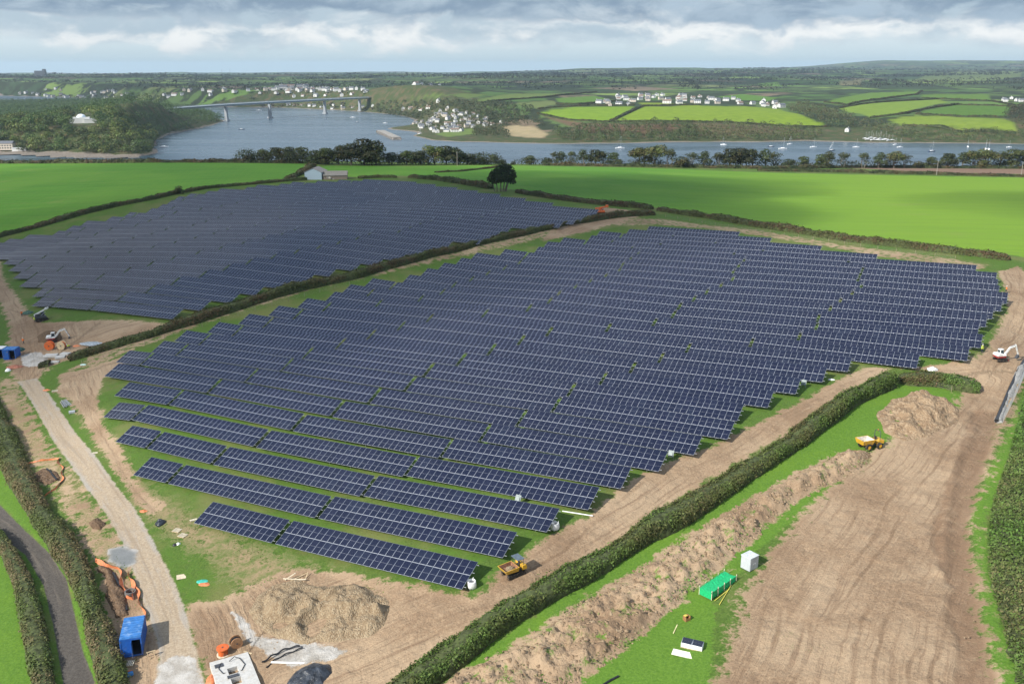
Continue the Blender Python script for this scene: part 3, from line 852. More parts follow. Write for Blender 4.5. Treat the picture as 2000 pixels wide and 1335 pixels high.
def build_terrain():
    az_in = np.radians(np.linspace(-38, 38, 860))
    az_out = np.radians(np.linspace(38, 322, 62)[1:-1])
    az = np.concatenate([az_in, az_out])
    dep = np.radians(np.concatenate([np.linspace(58, 39, 30), np.linspace(39, 7.0, 430)[1:]]))
    Dn = 70.0 / np.tan(dep)
    Df = np.exp(np.linspace(math.log(Dn[-1]), math.log(16800), 210))[1:]
    D = np.concatenate([[4, 12, 22, 30], Dn, Df])
    na, nd = len(az), len(D)
    A, DD = np.meshgrid(az, D, indexing='ij')
    X, Y = DD * np.sin(A), DD * np.cos(A)
    x, y = X.ravel(), Y.ravel()
    Dv = np.hypot(x, y)
    Z = H(x, y)
    front = np.abs(A.ravel()) < math.radians(39)
    nearm = (Dv < 900) & front
    farm = (Dv > 880) & front
    N = len(x)
    at = {k: np.full(N, -3.0) for k in ('far', 'scrub', 'field', 'lush', 'dry', 'soil', 'plough', 'gravel', 'pale', 'tarmac', 'shore')}
    for k in ('rut', 'weedy', 'stony', 'rough', 'ripe', 'damp'):
        at[k] = np.zeros(N)

    def paint(name, pts, soft=1.2, where=nearm, gain=1.0):
        sd = np.full(N, -99.0)
        sd[where] = poly_sd(x[where], y[where], wpoly(pts))
        v = 0.5 + sd / (2 * soft)
        at[name] = np.maximum(at[name], np.clip(v, -3, 3 * gain))
        return sd
    # fields
    paint('field', LEFT_FIELD, 1.0)
    paint('field', RIGHT_FIELD, 1.0)
    sd_l, sd_r = np.full(N, -99.0), np.full(N, -99.0)
    sd_l[nearm] = poly_sd(x[nearm], y[nearm], wpoly(LEFT_FIELD)); sd_r[nearm] = poly_sd(x[nearm], y[nearm], wpoly(RIGHT_FIELD))
    at['ripe'] = np.where(sd_r > 0, sstep(x + 0.25 * (400 - y), 20, 190), 0.0)
    paint('plough', PLOUGH, 1.0)
    sd_strip = paint('lush', STRIP, 1.5)
    paint('lush', [(0, 900), (60, 985), (105, 1060), (150, 1120), (185, 1200), (225, 1345), (190, 1345), (160, 1260), (146, 1190), (130, 1120), (95, 1075), (50, 1030), (0, 980), (-80, 900)], 1.0)
    paint('lush', [(-60, 1040), (20, 1080), (60, 1200), (80, 1345), (-60, 1420)], 1.5)
    paint('lush', [(1890, 1000), (1935, 900), (1975, 820), (2000, 770), (1990, 860), (1950, 960), (1925, 1020), (1930, 1120), (1960, 1230), (2000, 1340), (1945, 1345), (1915, 1200), (1905, 1110)], 1.2)
    paint('lush', LEFT_GRASS, 1.5)
    paint('dry', LEFT_DRY, 3.0)
    paint('dry', MID_DRY, 3.5)
    at['dry'] = np.minimum(at['dry'], 1.0)
    sdy = paint('soil', LEFT_DRY, 3.0)
    at['soil'] = np.where(sdy > -1, np.minimum(at['soil'], 0.50), at['soil'])
    for P_, soft in ((ROAD_SOIL, 1.6), (BIG_SOIL, 3.2), (FAR_LEFT_SOIL, 2.0), (MID_SOIL, 1.6), (RIG_SOIL, 3.0), ([(196, 1110), (245, 1120), (275, 1170), (318, 1250), (318, 1345), (236, 1345), (222, 1270), (205, 1180)], 1.2)):
        sd = paint('soil', P_, soft)
        at['rut'] = np.maximum(at['rut'], sstep(sd, 0, 2))
        at['rough'] = np.maximum(at['rough'], sstep(sd, 0, 2) * 0.6)
        if P_ is BIG_SOIL:
            at['weedy'] = np.maximum(at['weedy'], sstep(sd, -1, 3) * sstep(x, 75, 40))
    for P_ in (HEDGE_STRIP, BACK_STRIP):
        sd = paint('soil', P_, 3.4)
    sdh = poly_sd(x, y, wpoly(HEDGE_STRIP)); sdb = poly_sd(x, y, wpoly(BACK_STRIP))
    lowk = np.maximum(sstep(sdh, -2, 1), sstep(sdb, -2, 1)) * (1 - sstep(at['rut'], 0.05, 0.5))
    at['soil'] = np.where(lowk > 0.5, np.minimum(at['soil'], 0.56), at['soil'])
    sd = paint('soil', SPOIL, 1.4)
    at['soil'] = np.where(sd > -1, np.minimum(at['soil'], 0.70), at['soil'])
    at['weedy'] = np.maximum(at['weedy'], sstep(sd, -1, 1))
    at['rough'] = np.maximum(at['rough'], sstep(sd, 0, 2))
    # the stripped, lower strip along the right edge of the bare field and damp patches by the base
    dl = [(1900, 800), (1874, 868), (1850, 938), (1825, 1008), (1818, 1064), (1836, 1113), (1858, 1148), (1842, 1183), (1858, 1218), (1874, 1270), (1852, 1345), (1850, 1420)]
    dr = [(1990, 1420), (1948, 1335), (1922, 1210), (1908, 1130), (1897, 1060), (1898, 1010), (1920, 930), (1940, 860), (1955, 800)]
    sdd = np.full(N, -99.0)
    sdd[nearm] = poly_sd(x[nearm], y[nearm], wpoly(dl + dr)) + 0.5 * noise2(x[nearm], y[nearm], 0.35, 2.0, 3)
    at['damp'] = sstep(sdd, -0.3, 0.6)
    for P_ in ([(365, 1190), (440, 1180), (460, 1240), (420, 1300), (380, 1300)], [(196, 1110), (245, 1120), (275, 1190), (225, 1200)], [(20, 640), (70, 600), (110, 640), (60, 720), (20, 700)]):
        s2 = np.full(N, -99.0)
        s2[nearm] = poly_sd(x[nearm], y[nearm], wpoly(P_))
        at['damp'] = np.maximum(at['damp'], sstep(s2, -2, 2) * 0.8)
    Z = Z - 0.35 * sstep(sdd, -0.5, 0.8) * (Dv < 320)
    # spoil ridge is real relief
    rel = sstep(sd, 0.0, 2.2) * (0.75 + 1.25 * np.abs(noise2(x, y, 0.32, 2.0, 5)) + 0.75 * noise2(x, y, 0.85, 5.0, 4))
    # a wheel-worn step along the far side of the big bare area
    step_line = WP([(1560, 1420), (1590, 1335), (1590, 1250), (1580, 1170), (1840, 1120), (1850, 1000), (1870, 900), (1905, 830)][4:])
    s_, t_ = arc_coords(x[nearm], y[nearm], step_line)
    ridge = np.zeros(N)
    ridge[nearm] = np.exp(-((t_ + 0.6 * noise2(x[nearm], y[nearm], 0.25, 3.0, 3)) / 0.9) ** 2) * 0.45
    soilk = sstep(at['soil'], 0.5, 1.2)
    micro = (noise2(x, y, 0.5, 8.0, 4) * 0.16 + noise2(x, y, 1.6, 11.0, 3) * 0.05) * soilk * (Dv < 320)
    Z = Z + np.where(Dv < 480, rel + ridge * soilk + micro, 0)
    # tracks
    sd = paint('gravel', TRACK_L + TRACK_R[::-1], 0.7)
    at['stony'] = np.clip((1 - sstep(sd, 0.25, 0.95)) * sstep(sd, -0.8, 0.1), 0, 1)
    at['rough'] = np.where(sd > 0, 0.1, at['rough'])
    sdl = paint('tarmac', LANE_L + LANE_R[::-1], 0.35)
    at['rough'] = np.where(sdl > 0, 0.0, at['rough'])
    Z = Z - 0.18 * sstep(sdl, -0.6, 0.4)
    for P_ in (CONCRETE_PATCH, CLAY_SLIP, STONE_SPOT, SLATE_SPOT):
        paint('pale', P_, 0.8)
    at['own_c'] = np.zeros((N, 3)); at['own_a'] = np.zeros(N)
    sdsl = poly_sd(x, y, wpoly(SLATE_SPOT))
    k = sstep(sdsl, -0.6, 0.8)
    at['own_c'][k > 0] = (0.15, 0.165, 0.18); at['own_a'] = np.maximum(at['own_a'], k * 0.9)
    # far land
    at['far'] = np.where(Dv > 880, 3.0, -3.0)
    fsd = np.full(N, -999.0)
    fm = Dv > 800
    fsd[fm] = far_height(x[fm], y[fm])[1]
    at['far'] = np.where(Dv > 1100, 3.0, at['far'])
    at['scrub'] = np.where((Dv > 1100) & (Dv < 2900), 0.5 + (150 - fsd) / 60, -3.0)
    at['scrub'] = np.where((Dv > 760) & (Dv <= 1100), 3.0, at['scrub'])
    at['scrub'] = np.where(np.maximum(sd_l, sd_r) > -8, -3, at['scrub'])
    at['shore'] = np.where(Dv > 1120, 0.5 + (7 - fsd + 4 * noise2(x, y, 1 / 60., 2.0, 3)) / 6, -3.0)
    sdf = np.full(N, -999.0); sdf[farm] = poly_sd(x[farm], y[farm], [at_height(a, b, 1.2)[:2] for a, b in FORESHORE])
    Z = np.where(sdf > -12, np.maximum(Z, 0.9 * sstep(sdf, -12, 6) - 0.1), Z)
    at['shore'] = np.maximum(at['shore'], np.clip(0.5 + sdf / 8, -3, 3))
    for pts, c in FARFIELDS:
        sd = np.full(N, -99.0)
        sd[farm] = poly_sd(x[farm], y[farm], wpoly(pts))
        k = sstep(sd, -5, 5)
        m = k > 0.02
        at['own_c'][m] = c
        at['own_a'] = np.maximum(at['own_a'], k)
        at['shore'] = np.where(k > 0.5, -3, at['shore'])
    # coordinates along the tracks for ruts
    S_, T_ = np.zeros(N), np.zeros(N)
    mid = lambda L, R: [((a[0] + b[0]) / 2, (a[1] + b[1]) / 2) for a, b in zip(L, R)]
    lines = [mid(TRACK_L, TRACK_R), mid(LANE_L, LANE_R),
             [(560, 1330), (760, 1250), (960, 1170), (1120, 1070), (1300, 950), (1480, 845), (1640, 760), (1760, 717), (1900, 715), (1960, 650), (1990, 580), (1970, 520)],
             [(1560, 1420), (1600, 1250), (1680, 1080), (1770, 950), (1850, 850), (1930, 740)],
             [(-40, 520), (15, 580), (50, 650), (60, 745)], [(60, 745), (140, 700), (240, 660), (340, 640)], [(90, 760), (150, 730), (190, 850), (240, 930), (310, 1000)]]
    best = np.full(N, 1e9)
    xm, ym = x[nearm], y[nearm]
    bb, ss, tt = np.full(len(xm), 1e9), np.zeros(len(xm)), np.zeros(len(xm))
    for i, L in enumerate(lines):
        s_, t_ = arc_coords(xm, ym, WP(L))
        m = np.abs(t_) < bb
        bb = np.where(m, np.abs(t_), bb); ss = np.where(m, s_ + 300 * i, ss); tt = np.where(m, t_ + 40 * i, tt)
    S_[nearm], T_[nearm] = ss, tt

    # which named sheet each patch of ground belongs to
    kind = np.zeros(N, int)
    kind[(at['soil'] > 0.55)] = 3
    kind[sd_strip > 0] = np.where(at['soil'][sd_strip > 0] > 0.55, 3, 8)
    kind[sd_l > 0] = 1
    kind[sd_r > 0] = 2
    kind[at['gravel'] > 0.5] = 4
    kind[sdl > 0] = 5
    kind[Dv > 950] = 6
    kind[(fsd < -25) & (Dv > 1180)] = 7
    V = np.stack([x, y, Z], 1)
    idx = np.arange(N).reshape(na, nd)
    i0 = idx
    i1 = np.roll(idx, -1, axis=0)
    q = np.stack([i0[:, :-1], i1[:, :-1], i1[:, 1:], i0[:, 1:]], -1).reshape(-1, 4)[:, ::-1]
    qk = np.max(kind[q], 1)
    qmin = np.min(kind[q], 1)
    qk = np.where(qmin == 7, 7, np.where(qk == 7, 6, kind[q[:, 0]]))
    qk = np.where((qk == 7) & (qmin < 7), 6, qk)
    names = {0: ('ground', None), 1: ('field', 'bright green sown field left of the solar arrays'), 2: ('field', 'wide green sown field right of the lone tree'), 3: ('bare_soil', None), 4: ('gravel_track', None), 5: ('lane', None), 6: ('far_land', None), 7: ('seabed', None), 8: ('grass_verge', None)}
    own = np.concatenate([at['own_c'], at['own_a'][:, None]], 1)
    for k, (nm, lab) in names.items():
        if k == 7:
            continue
        f = q[qk == k]
        if not len(f):
            continue
        u, inv = np.unique(f, return_inverse=True)
        f2 = inv.reshape(-1, 4)
        attrs = {a: ('FLOAT', np.clip(at[a][u], -3, 3)) for a in at if not a.startswith('own')}
        attrs['own'] = ('FLOAT_COLOR', own[u])
        attrs['trk'] = ('FLOAT_VECTOR', np.stack([S_[u], T_[u], np.zeros(len(u))], 1))
        me = quick_mesh(nm, V[u], f2, GROUND, attrs, smooth=True)
        o = link(nm, me)
        o['kind'] = 'structure'
        if lab:
            o['label'] = lab
    # water
    wx = [(-9000, 800), (9000, 800), (16000, 10000), (-16000, 10000)]
    me = bpy.data.meshes.new('water')
    me.from_pydata([(a, b, 0.0) for a, b in wx], [], [(0, 1, 2, 3)])
    me.materials.append(WATER)
    link('water', me)['kind'] = 'structure'

build_terrain()

# ------------------------------------------------------------------ solar arrays
PW, PL, GAPX, GAPY = 1.134, 2.268, 0.020, 0.044
MODX = PW + GAPX
ONES = ['', 'first', 'second', 'third', 'fourth', 'fifth', 'sixth', 'seventh', 'eighth', 'ninth', 'tenth', 'eleventh', 'twelfth', 'thirteenth', 'fourteenth', 'fifteenth', 'sixteenth', 'seventeenth', 'eighteenth', 'nineteenth']
def ordinal(n):
    if n < 20:
        return ONES[n]
    t, o = divmod(n, 10)
    tens = {2: 'twent', 3: 'thirt'}[t]
    return tens + 'ieth' if o == 0 else tens + 'y-' + ONES[o]

def panel_parts(x0, y0, V, Q, M, T, tone):
    """one framed module, lying flat with its low left corner at (x0, y0)"""
    x1, y1, b = x0 + PW, y0 + PL, 0.024
    base = len(V)
    V += [(x0, y0, 0), (x1, y0, 0), (x1, y1, 0), (x0, y1, 0), (x0, y0, -.035), (x1, y0, -.035), (x1, y1, -.035), (x0, y1, -.035)]
    Q += [(base, base + 1, base + 2, base + 3), (base, base + 4, base + 5, base + 1), (base + 1, base + 5, base + 6, base + 2), (base + 2, base + 6, base + 7, base + 3), (base + 3, base + 7, base + 4, base), (base + 7, base + 6, base + 5, base + 4)]
    M += [0, 0, 0, 0, 0, 2]
    T += [tone] * 8
    ym = (y0 + y1) / 2
    for a, c in ((y0 + b, ym - .009), (ym + .009, y1 - b)):
        k = len(V)
        V += [(x0 + b, a, .004), (x1 - b, a, .004), (x1 - b, c, .004), (x0 + b, c, .004)]
        Q += [(k, k + 1, k + 2, k + 3)]
        M += [1]
        T += [tone] * 4

BACK = mat('panel_backsheet', (0.32, 0.33, 0.35), 0.6)
def mesh_from(name, V, Q, M, T, mats):
    me = quick_mesh(name, V, Q, mats[0], {'tone': ('FLOAT', T)})
    for m in mats[1:]:
        me.materials.append(m)
    me.polygons.foreach_set('material_index', np.array(M, np.int32))
    me.update()
    return me

V_, Q_, M_, T_ = [], [], [], []
panel_parts(0, 0, V_, Q_, M_, T_, 0.0)
PANEL_ME = mesh_from('solar_panel', V_, Q_, M_, T_, (FRAME, CELLS, BACK))
PANELS_ME, MOUNT_ME = {}, {}
def joined(nc):
    V, Q, M, T = [], [], [], []
    for i in range(nc):
        for j in range(2):
            panel_parts(i * MODX, j * (PL + GAPY), V, Q, M, T, random.random())
    return mesh_from('solar_panels', V, Q, M, T, (FRAME, CELLS, BACK))

def mount(nc):
    L = nc * MODX
    m = MB()
    ca, sa = math.cos(TILT), math.sin(TILT)
    for y in (0.45, 1.75, 2.82, 4.12):                       # purlins along the row
        m.box((L / 2 + 0.08, y, -0.085), (L + 0.55, 0.06, 0.085))
    m.box((L / 2, PL + GAPY / 2, -0.020), (L, 0.07, 0.02))    # bright rail between the two module rows
    n = max(2, round(L / 4.4))
    for i in range(n):
        x = L * (i + 0.5) / n
        m.box((x, 2.29, -0.17), (0.07, 4.0, 0.09))
        for y, hh in ((0.95, 0.8 + 0.95 * sa + 0.9), (3.55, 0.8 + 3.55 * sa + 0.9)):
            top = Vector((x, y, -0.2))
            down = Vector((0, -sa, -ca)) * hh
            m.tube(top, top + down, 0.055, n=5)
        a, b = Vector((x, 0.95, -0.2)), Vector((x, 3.55, -0.2))
        m.tube(b + Vector((0, -sa, -ca)) * 1.2, a + (b - a) * 0.35, 0.03, n=4)
    return m.mesh('mounting_frame', STEEL)

for nc in (28, 14, 7, 21, 10, 4):
    PANELS_ME[nc] = joined(nc)
    MOUNT_ME[nc] = mount(nc)

def split_row(L):
    """table sizes from the right end of a row"""
    out = []
    gap = 0.75
    while L > 0:
        if L >= 28 * MODX - 3.5:
            out.append(28)
        elif L >= 14 * MODX - 3.2:
            out.append(14)
        elif L >= 7 * MODX - 3.4:
            out.append(7)
        elif L >= 4 * MODX - 1.0:
            out.append(4)
        else:
            break
        L -= out[-1] * MODX + gap
    return out

def place_table(th, n, b0, nc, label, group, single):
    """b0: position of the left end along the row"""
    r = np.array([math.cos(th), math.sin(th)])
    q = np.array([-r[1], r[0]])
    L = nc * MODX
    ends = []
    for b in (b0 + L * 0.1, b0 + L * 0.9):
        p = q * n + r * b
        ends.append(ground(p[0], p[1]))
    dz = (ends[1] - ends[0]) / (L * 0.8)
    z0 = ends[0] - dz * L * 0.1 + 0.8
    p = q * n + r * b0
    ex = Vector((r[0], r[1], dz)).normalized()
    ti = TILT + random.gauss(0, 0.008)
    ey0 = Vector((q[0] * math.cos(ti), q[1] * math.cos(ti), math.sin(ti)))
    ez = ex.cross(ey0).normalized()
    ey = ez.cross(ex)
    Mx = Matrix(((ex.x, ey.x, ez.x, p[0]), (ex.y, ey.y, ez.y, p[1]), (ex.z, ey.z, ez.z, z0), (0, 0, 0, 1)))
    t = thing('solar_table', label, 'solar panels', group=group)
    t.matrix_world = Mx
    link('mounting_frame', MOUNT_ME[nc], t)
    if single:
        for i in range(nc):
            for j in range(2):
                o = bpy.data.objects.new('solar_panel', PANEL_ME)
                COL.objects.link(o)
                o.parent = t
                o.location = (i * MODX, j * (PL + GAPY), random.uniform(-0.003, 0.003))
    else:
        link('solar_panel', PANELS_ME[nc], t)['kind'] = 'stuff'
    return t

def left_end_px(th, n, poly, b_hi):
    """where a row meets a boundary drawn in the photograph"""
    r = np.array([math.cos(th), math.sin(th)]); q = np.array([-r[1], r[0]])
    bs = np.arange(b_hi, b_hi - 420, -2.0)
    P = q[None] * (n + 4.3) + r[None] * bs[:, None]
    z = np.maximum(H(P[:, 0], P[:, 1]), 0) + 2.3
    px = project(np.concatenate([P, z[:, None]], 1))
    yb = np.interp(px[:, 0], [p[0] for p in poly], [p[1] for p in poly])
    out = np.where((px[:, 1] < yb) | (px[:, 0] < -70))[0]
    return bs[out[0]] if len(out) else bs[-1]

def build_arrays():
    tabs = []
    ra = {r: b for r, e, n, b, z in NEAR}
    la = {r: b for r, e, n, b, z in NEAR_L}
    for row in range(1, 30):
        n = N0_A + P_A * (row - 1)
        sizes = split_row(ra[row] - la[row])
        b = ra[row]
        for k, nc in enumerate(sizes):
            b -= nc * MODX
            tabs.append(('near', row, k, len(sizes), TH_A, n, b, nc))
            b -= 0.75
    rb = {r: b for r, e, n, b, z in FAR}
    lb = {r: b for r, e, n, b, z in FAR_L}
    edge = [(-80, 482), (0, 470), (98, 449), (147, 437), (290, 406), (365, 380), (420, 370), (570, 356.5), (640, 353.5), (700, 351), (760, 351)]
    for row in range(1, 31):
        n = N0_B + P_B * (row - 1)
        lo = lb.get(row) if row in lb else left_end_px(TH_B, n, edge, rb[row])
        sizes = split_row(rb[row] - lo)
        b = rb[row]
        for k, nc in enumerate(sizes):
            b -= nc * MODX
            tabs.append(('far', row, k, len(sizes), TH_B, n, b, nc))
            b -= 0.75
    res = []
    for T in tabs:
        arr, row, k, m, th, n, b, nc = T
        p = nb_xy(th, n + 2, b + nc * MODX / 2)
        res.append((math.hypot(*p), T))
    res.sort(key=lambda e: e[0])
    for i, (D, (arr, row, k, m, th, n, b, nc)) in enumerate(res):
        size = {28: 'long', 14: 'half-length', 7: 'short', 4: 'stub'}[nc]
        pos = 'only table' if m == 1 else 'rightmost' if k == 0 else 'leftmost' if k == m - 1 else ordinal(k + 1) + ' from the right'
        a = 'near' if arr == 'near' else 'farther'
        rw = 'front row' if row == 1 else ordinal(row) + ' row from the front' if row < (29 if arr == 'near' else 30) else 'rearmost row'
        place_table(th, n, b, nc, f'{size} solar table, {pos} in the {rw}, {a} array', f'solar tables of the {a} array', single=(D < 192))
    print('tables', len(res))

build_arrays()

# ------------------------------------------------------------------ hedges, scrub, trees
def leaf_quads(C, Nn, size, tilt=0.9, aspect=0.7):
    """a small quad at each centre, turned roughly to its normal"""
    n = len(C)
    Nn = Nn + RNG.normal(0, tilt * 0.6, (n, 3))
    Nn /= np.linalg.norm(Nn, axis=1)[:, None] + 1e-9
    u = np.cross(Nn, RNG.normal(0, 1, (n, 3)))
    u /= np.linalg.norm(u, axis=1)[:, None] + 1e-9
    v = np.cross(Nn, u)
    s = np.asarray(size).reshape(-1, 1) * 0.5
    a = RNG.uniform(0.75, 1.25, (n, 1))
    u, v = u * s * a, v * s * aspect / a
    k = RNG.uniform(-0.35, 0.35, (n, 1)) * s
    V = np.stack([C - u - v * 0.4, C - u * 0.1 - v + Nn * k, C + u + v * 0.3, C + u * 0.15 + v + Nn * k], 1)
    return V.reshape(-1, 3), np.arange(n * 4).reshape(-1, 4)

def leaf_mesh(name, C, Nn, size, colr, **kw):
    V, Q = leaf_quads(C, Nn, size, **kw)
    return quick_mesh(name, V, Q, LEAF, {'tint': ('FLOAT_COLOR', np.repeat(colr, 4, 0))})

def tint(n, base, var=0.35, mixc=None, f=None):
    base = np.asarray(base, float)
    c = base[None] * (1 + RNG.uniform(-var, var, (n, 1))) * (1 + RNG.uniform(-0.08, 0.08, (n, 3)))
    if mixc is not None:
        c = c * (1 - f[:, None]) + np.asarray(mixc)[None] * f[:, None] * (1 + RNG.uniform(-var, var, (n, 1)))
    return np.clip(c, 0.004, 1)

def resample(pts, step):
    P = np.array([p[:2] for p in pts])
    d = np.r_[0, np.cumsum(np.hypot(*np.diff(P, axis=0).T))]
    n = max(2, int(d[-1] / step))
    s = np.linspace(0, d[-1], n)
    # smooth corners a little
    X = np.stack([np.interp(s, d, P[:, 0]), np.interp(s, d, P[:, 1])], 1)
    for _ in range(3):
        X[1:-1] = (X[:-2] + 2 * X[1:-1] + X[2:]) / 4
    return X, s

HCORE = mat('hedge_inside', (0.062, 0.078, 0.026), 0.95, var=0.3, vscale=1.5)
GREEN_H = (0.080, 0.112, 0.028)
def hedge(name, label, px_pts, width, height, leaf, density, base=GREEN_H, brown=(0.115, 0.072, 0.038), brownk=0.35, cat='hedge', pts=None, wvar=0.40, flat=0.55):
    P = pts if pts is not None else WP(px_pts)
    X, s = resample(P, max(0.8, width * 0.35))
    T = np.gradient(X, axis=0)
    T /= np.linalg.norm(T, axis=1)[:, None] + 1e-9
    Nr = np.stack([-T[:, 1], T[:, 0]], 1)
    gz = np.maximum(H(X[:, 0], X[:, 1]), 0)
    seed = RNG.uniform(0, 50)
    height, width = height * 0.88, width * 1.08
    wv = width / 2 * (1 + wvar * noise2(s, s * 0 + seed, 0.09, 1.0, 3) * 1.4)
    hv = height * (1 + wvar * noise2(s, s * 0 + seed, 0.12, 5.0, 3) * 1.5)
    ends = np.minimum(1, np.minimum(s + 0.6, s[-1] - s + 0.6) / max(1.0, width * 0.4)) ** 0.5
    wv, hv = wv * ends, hv * ends
    # dark core
    prof = [(-1.0, -0.3), (-0.96, 0.35), (-0.72, 0.80), (-0.25, 0.94), (0.25, 0.94), (0.72, 0.80), (0.96, 0.35), (1.0, -0.3)]
    V, Q, m = [], [], len(prof)
    for i in range(len(X)):
        for a, z in prof:
            k = 0.86 + 0.16 * random.random()
            V.append((X[i, 0] + Nr[i, 0] * a * wv[i] * k, X[i, 1] + Nr[i, 1] * a * wv[i] * k, gz[i] + z * hv[i] * k))
    for i in range(len(X) - 1):
        for j in range(m - 1):
            Q.append((i * m + j, i * m + j + 1, (i + 1) * m + j + 1, (i + 1) * m + j))
    core = quick_mesh('hedge_core', V, Q, HCORE)
    root = thing(name, label, cat, (float(X[0, 0]), float(X[0, 1]), float(gz[0])))
    def rel(o):
        o.matrix_parent_inverse = Matrix.Translation((-X[0, 0], -X[0, 1], -gz[0]))
    rel(link('stems', core, root))
    n = int(s[-1] * (width + height * 1.7) * density)
    u = RNG.uniform(0, s[-1], n)
    i = np.clip(np.searchsorted(s, u) - 1, 0, len(s) - 2)
    f = (u - s[i]) / (s[i + 1] - s[i] + 1e-9)
    ang = pi * RNG.random(n)
    ca, sa = np.cos(ang), np.sin(ang)
    cx = np.sign(ca) * np.abs(ca) ** flat
    cz = np.abs(sa) ** flat
    lump = 0.90 + 0.20 * noise2(u, cx * 2 + seed, 0.55, 3.0, 3) + RNG.normal(0, 0.055, n)
    stray = RNG.random(n) < 0.07
    lump = np.where(stray, lump + RNG.uniform(0.05, 0.34, n) * (0.5 + noise2(u, u * 0 + seed, 0.4, 2.0, 3)), lump)
    c0 = X[i] * (1 - f[:, None]) + X[i + 1] * f[:, None]
    g0 = gz[i] * (1 - f) + gz[i + 1] * f
    w0 = wv[i] * (1 - f) + wv[i + 1] * f
    h0 = hv[i] * (1 - f) + hv[i + 1] * f
    C = np.stack([c0[:, 0] + Nr[i, 0] * cx * w0 * lump, c0[:, 1] + Nr[i, 1] * cx * w0 * lump, g0 + np.maximum(cz * h0 * lump, 0.05)], 1)
    Nn = np.stack([Nr[i, 0] * ca, Nr[i, 1] * ca, sa + 0.25], 1)
    bf = np.clip(noise2(u, cx + seed, 0.16, 9.0, 4) * 2.2 + brownk, 0, 1) * RNG.uniform(0.4, 1, n)
    sz = leaf * RNG.uniform(0.55, 1.5, n)
    me = leaf_mesh('foliage', C, Nn, sz, tint(n, base, 0.38, brown, bf))
    rel(link('foliage', me, root))
    return root

H1 = [(690, 1435), (770, 1372), (835, 1324), (990, 1210), (1130, 1127), (1342, 1000), (1517, 891), (1643, 799), (1700, 769), (1742, 748)]
H1B = [(1752, 744), (1800, 745), (1850, 750), (1890, 758), (1914, 764)]
H2 = [(134, 704), (200, 683), (300, 655), (400, 622), (500, 590), (600, 562), (700, 540), (800, 512), (900, 487), (1000, 463), (1100, 440), (1200, 424), (1276, 419)]
H3 = [(1010, 376), (1080, 388), (1180, 400), (1275, 409)]
H3B = [(1285, 411), (1400, 428), (1500, 445), (1640, 468), (1800, 488), (1900, 499), (1972, 508)]
H3C = [(800, 347), (850, 351), (900, 358), (960, 369)]
H4 = [(-60, 478), (0, 462), (60, 447), (150, 421), (230, 402), (300, 389), (352, 377)]
H4B = [(360, 376), (400, 369), (470, 362), (560, 354), (600, 352)]

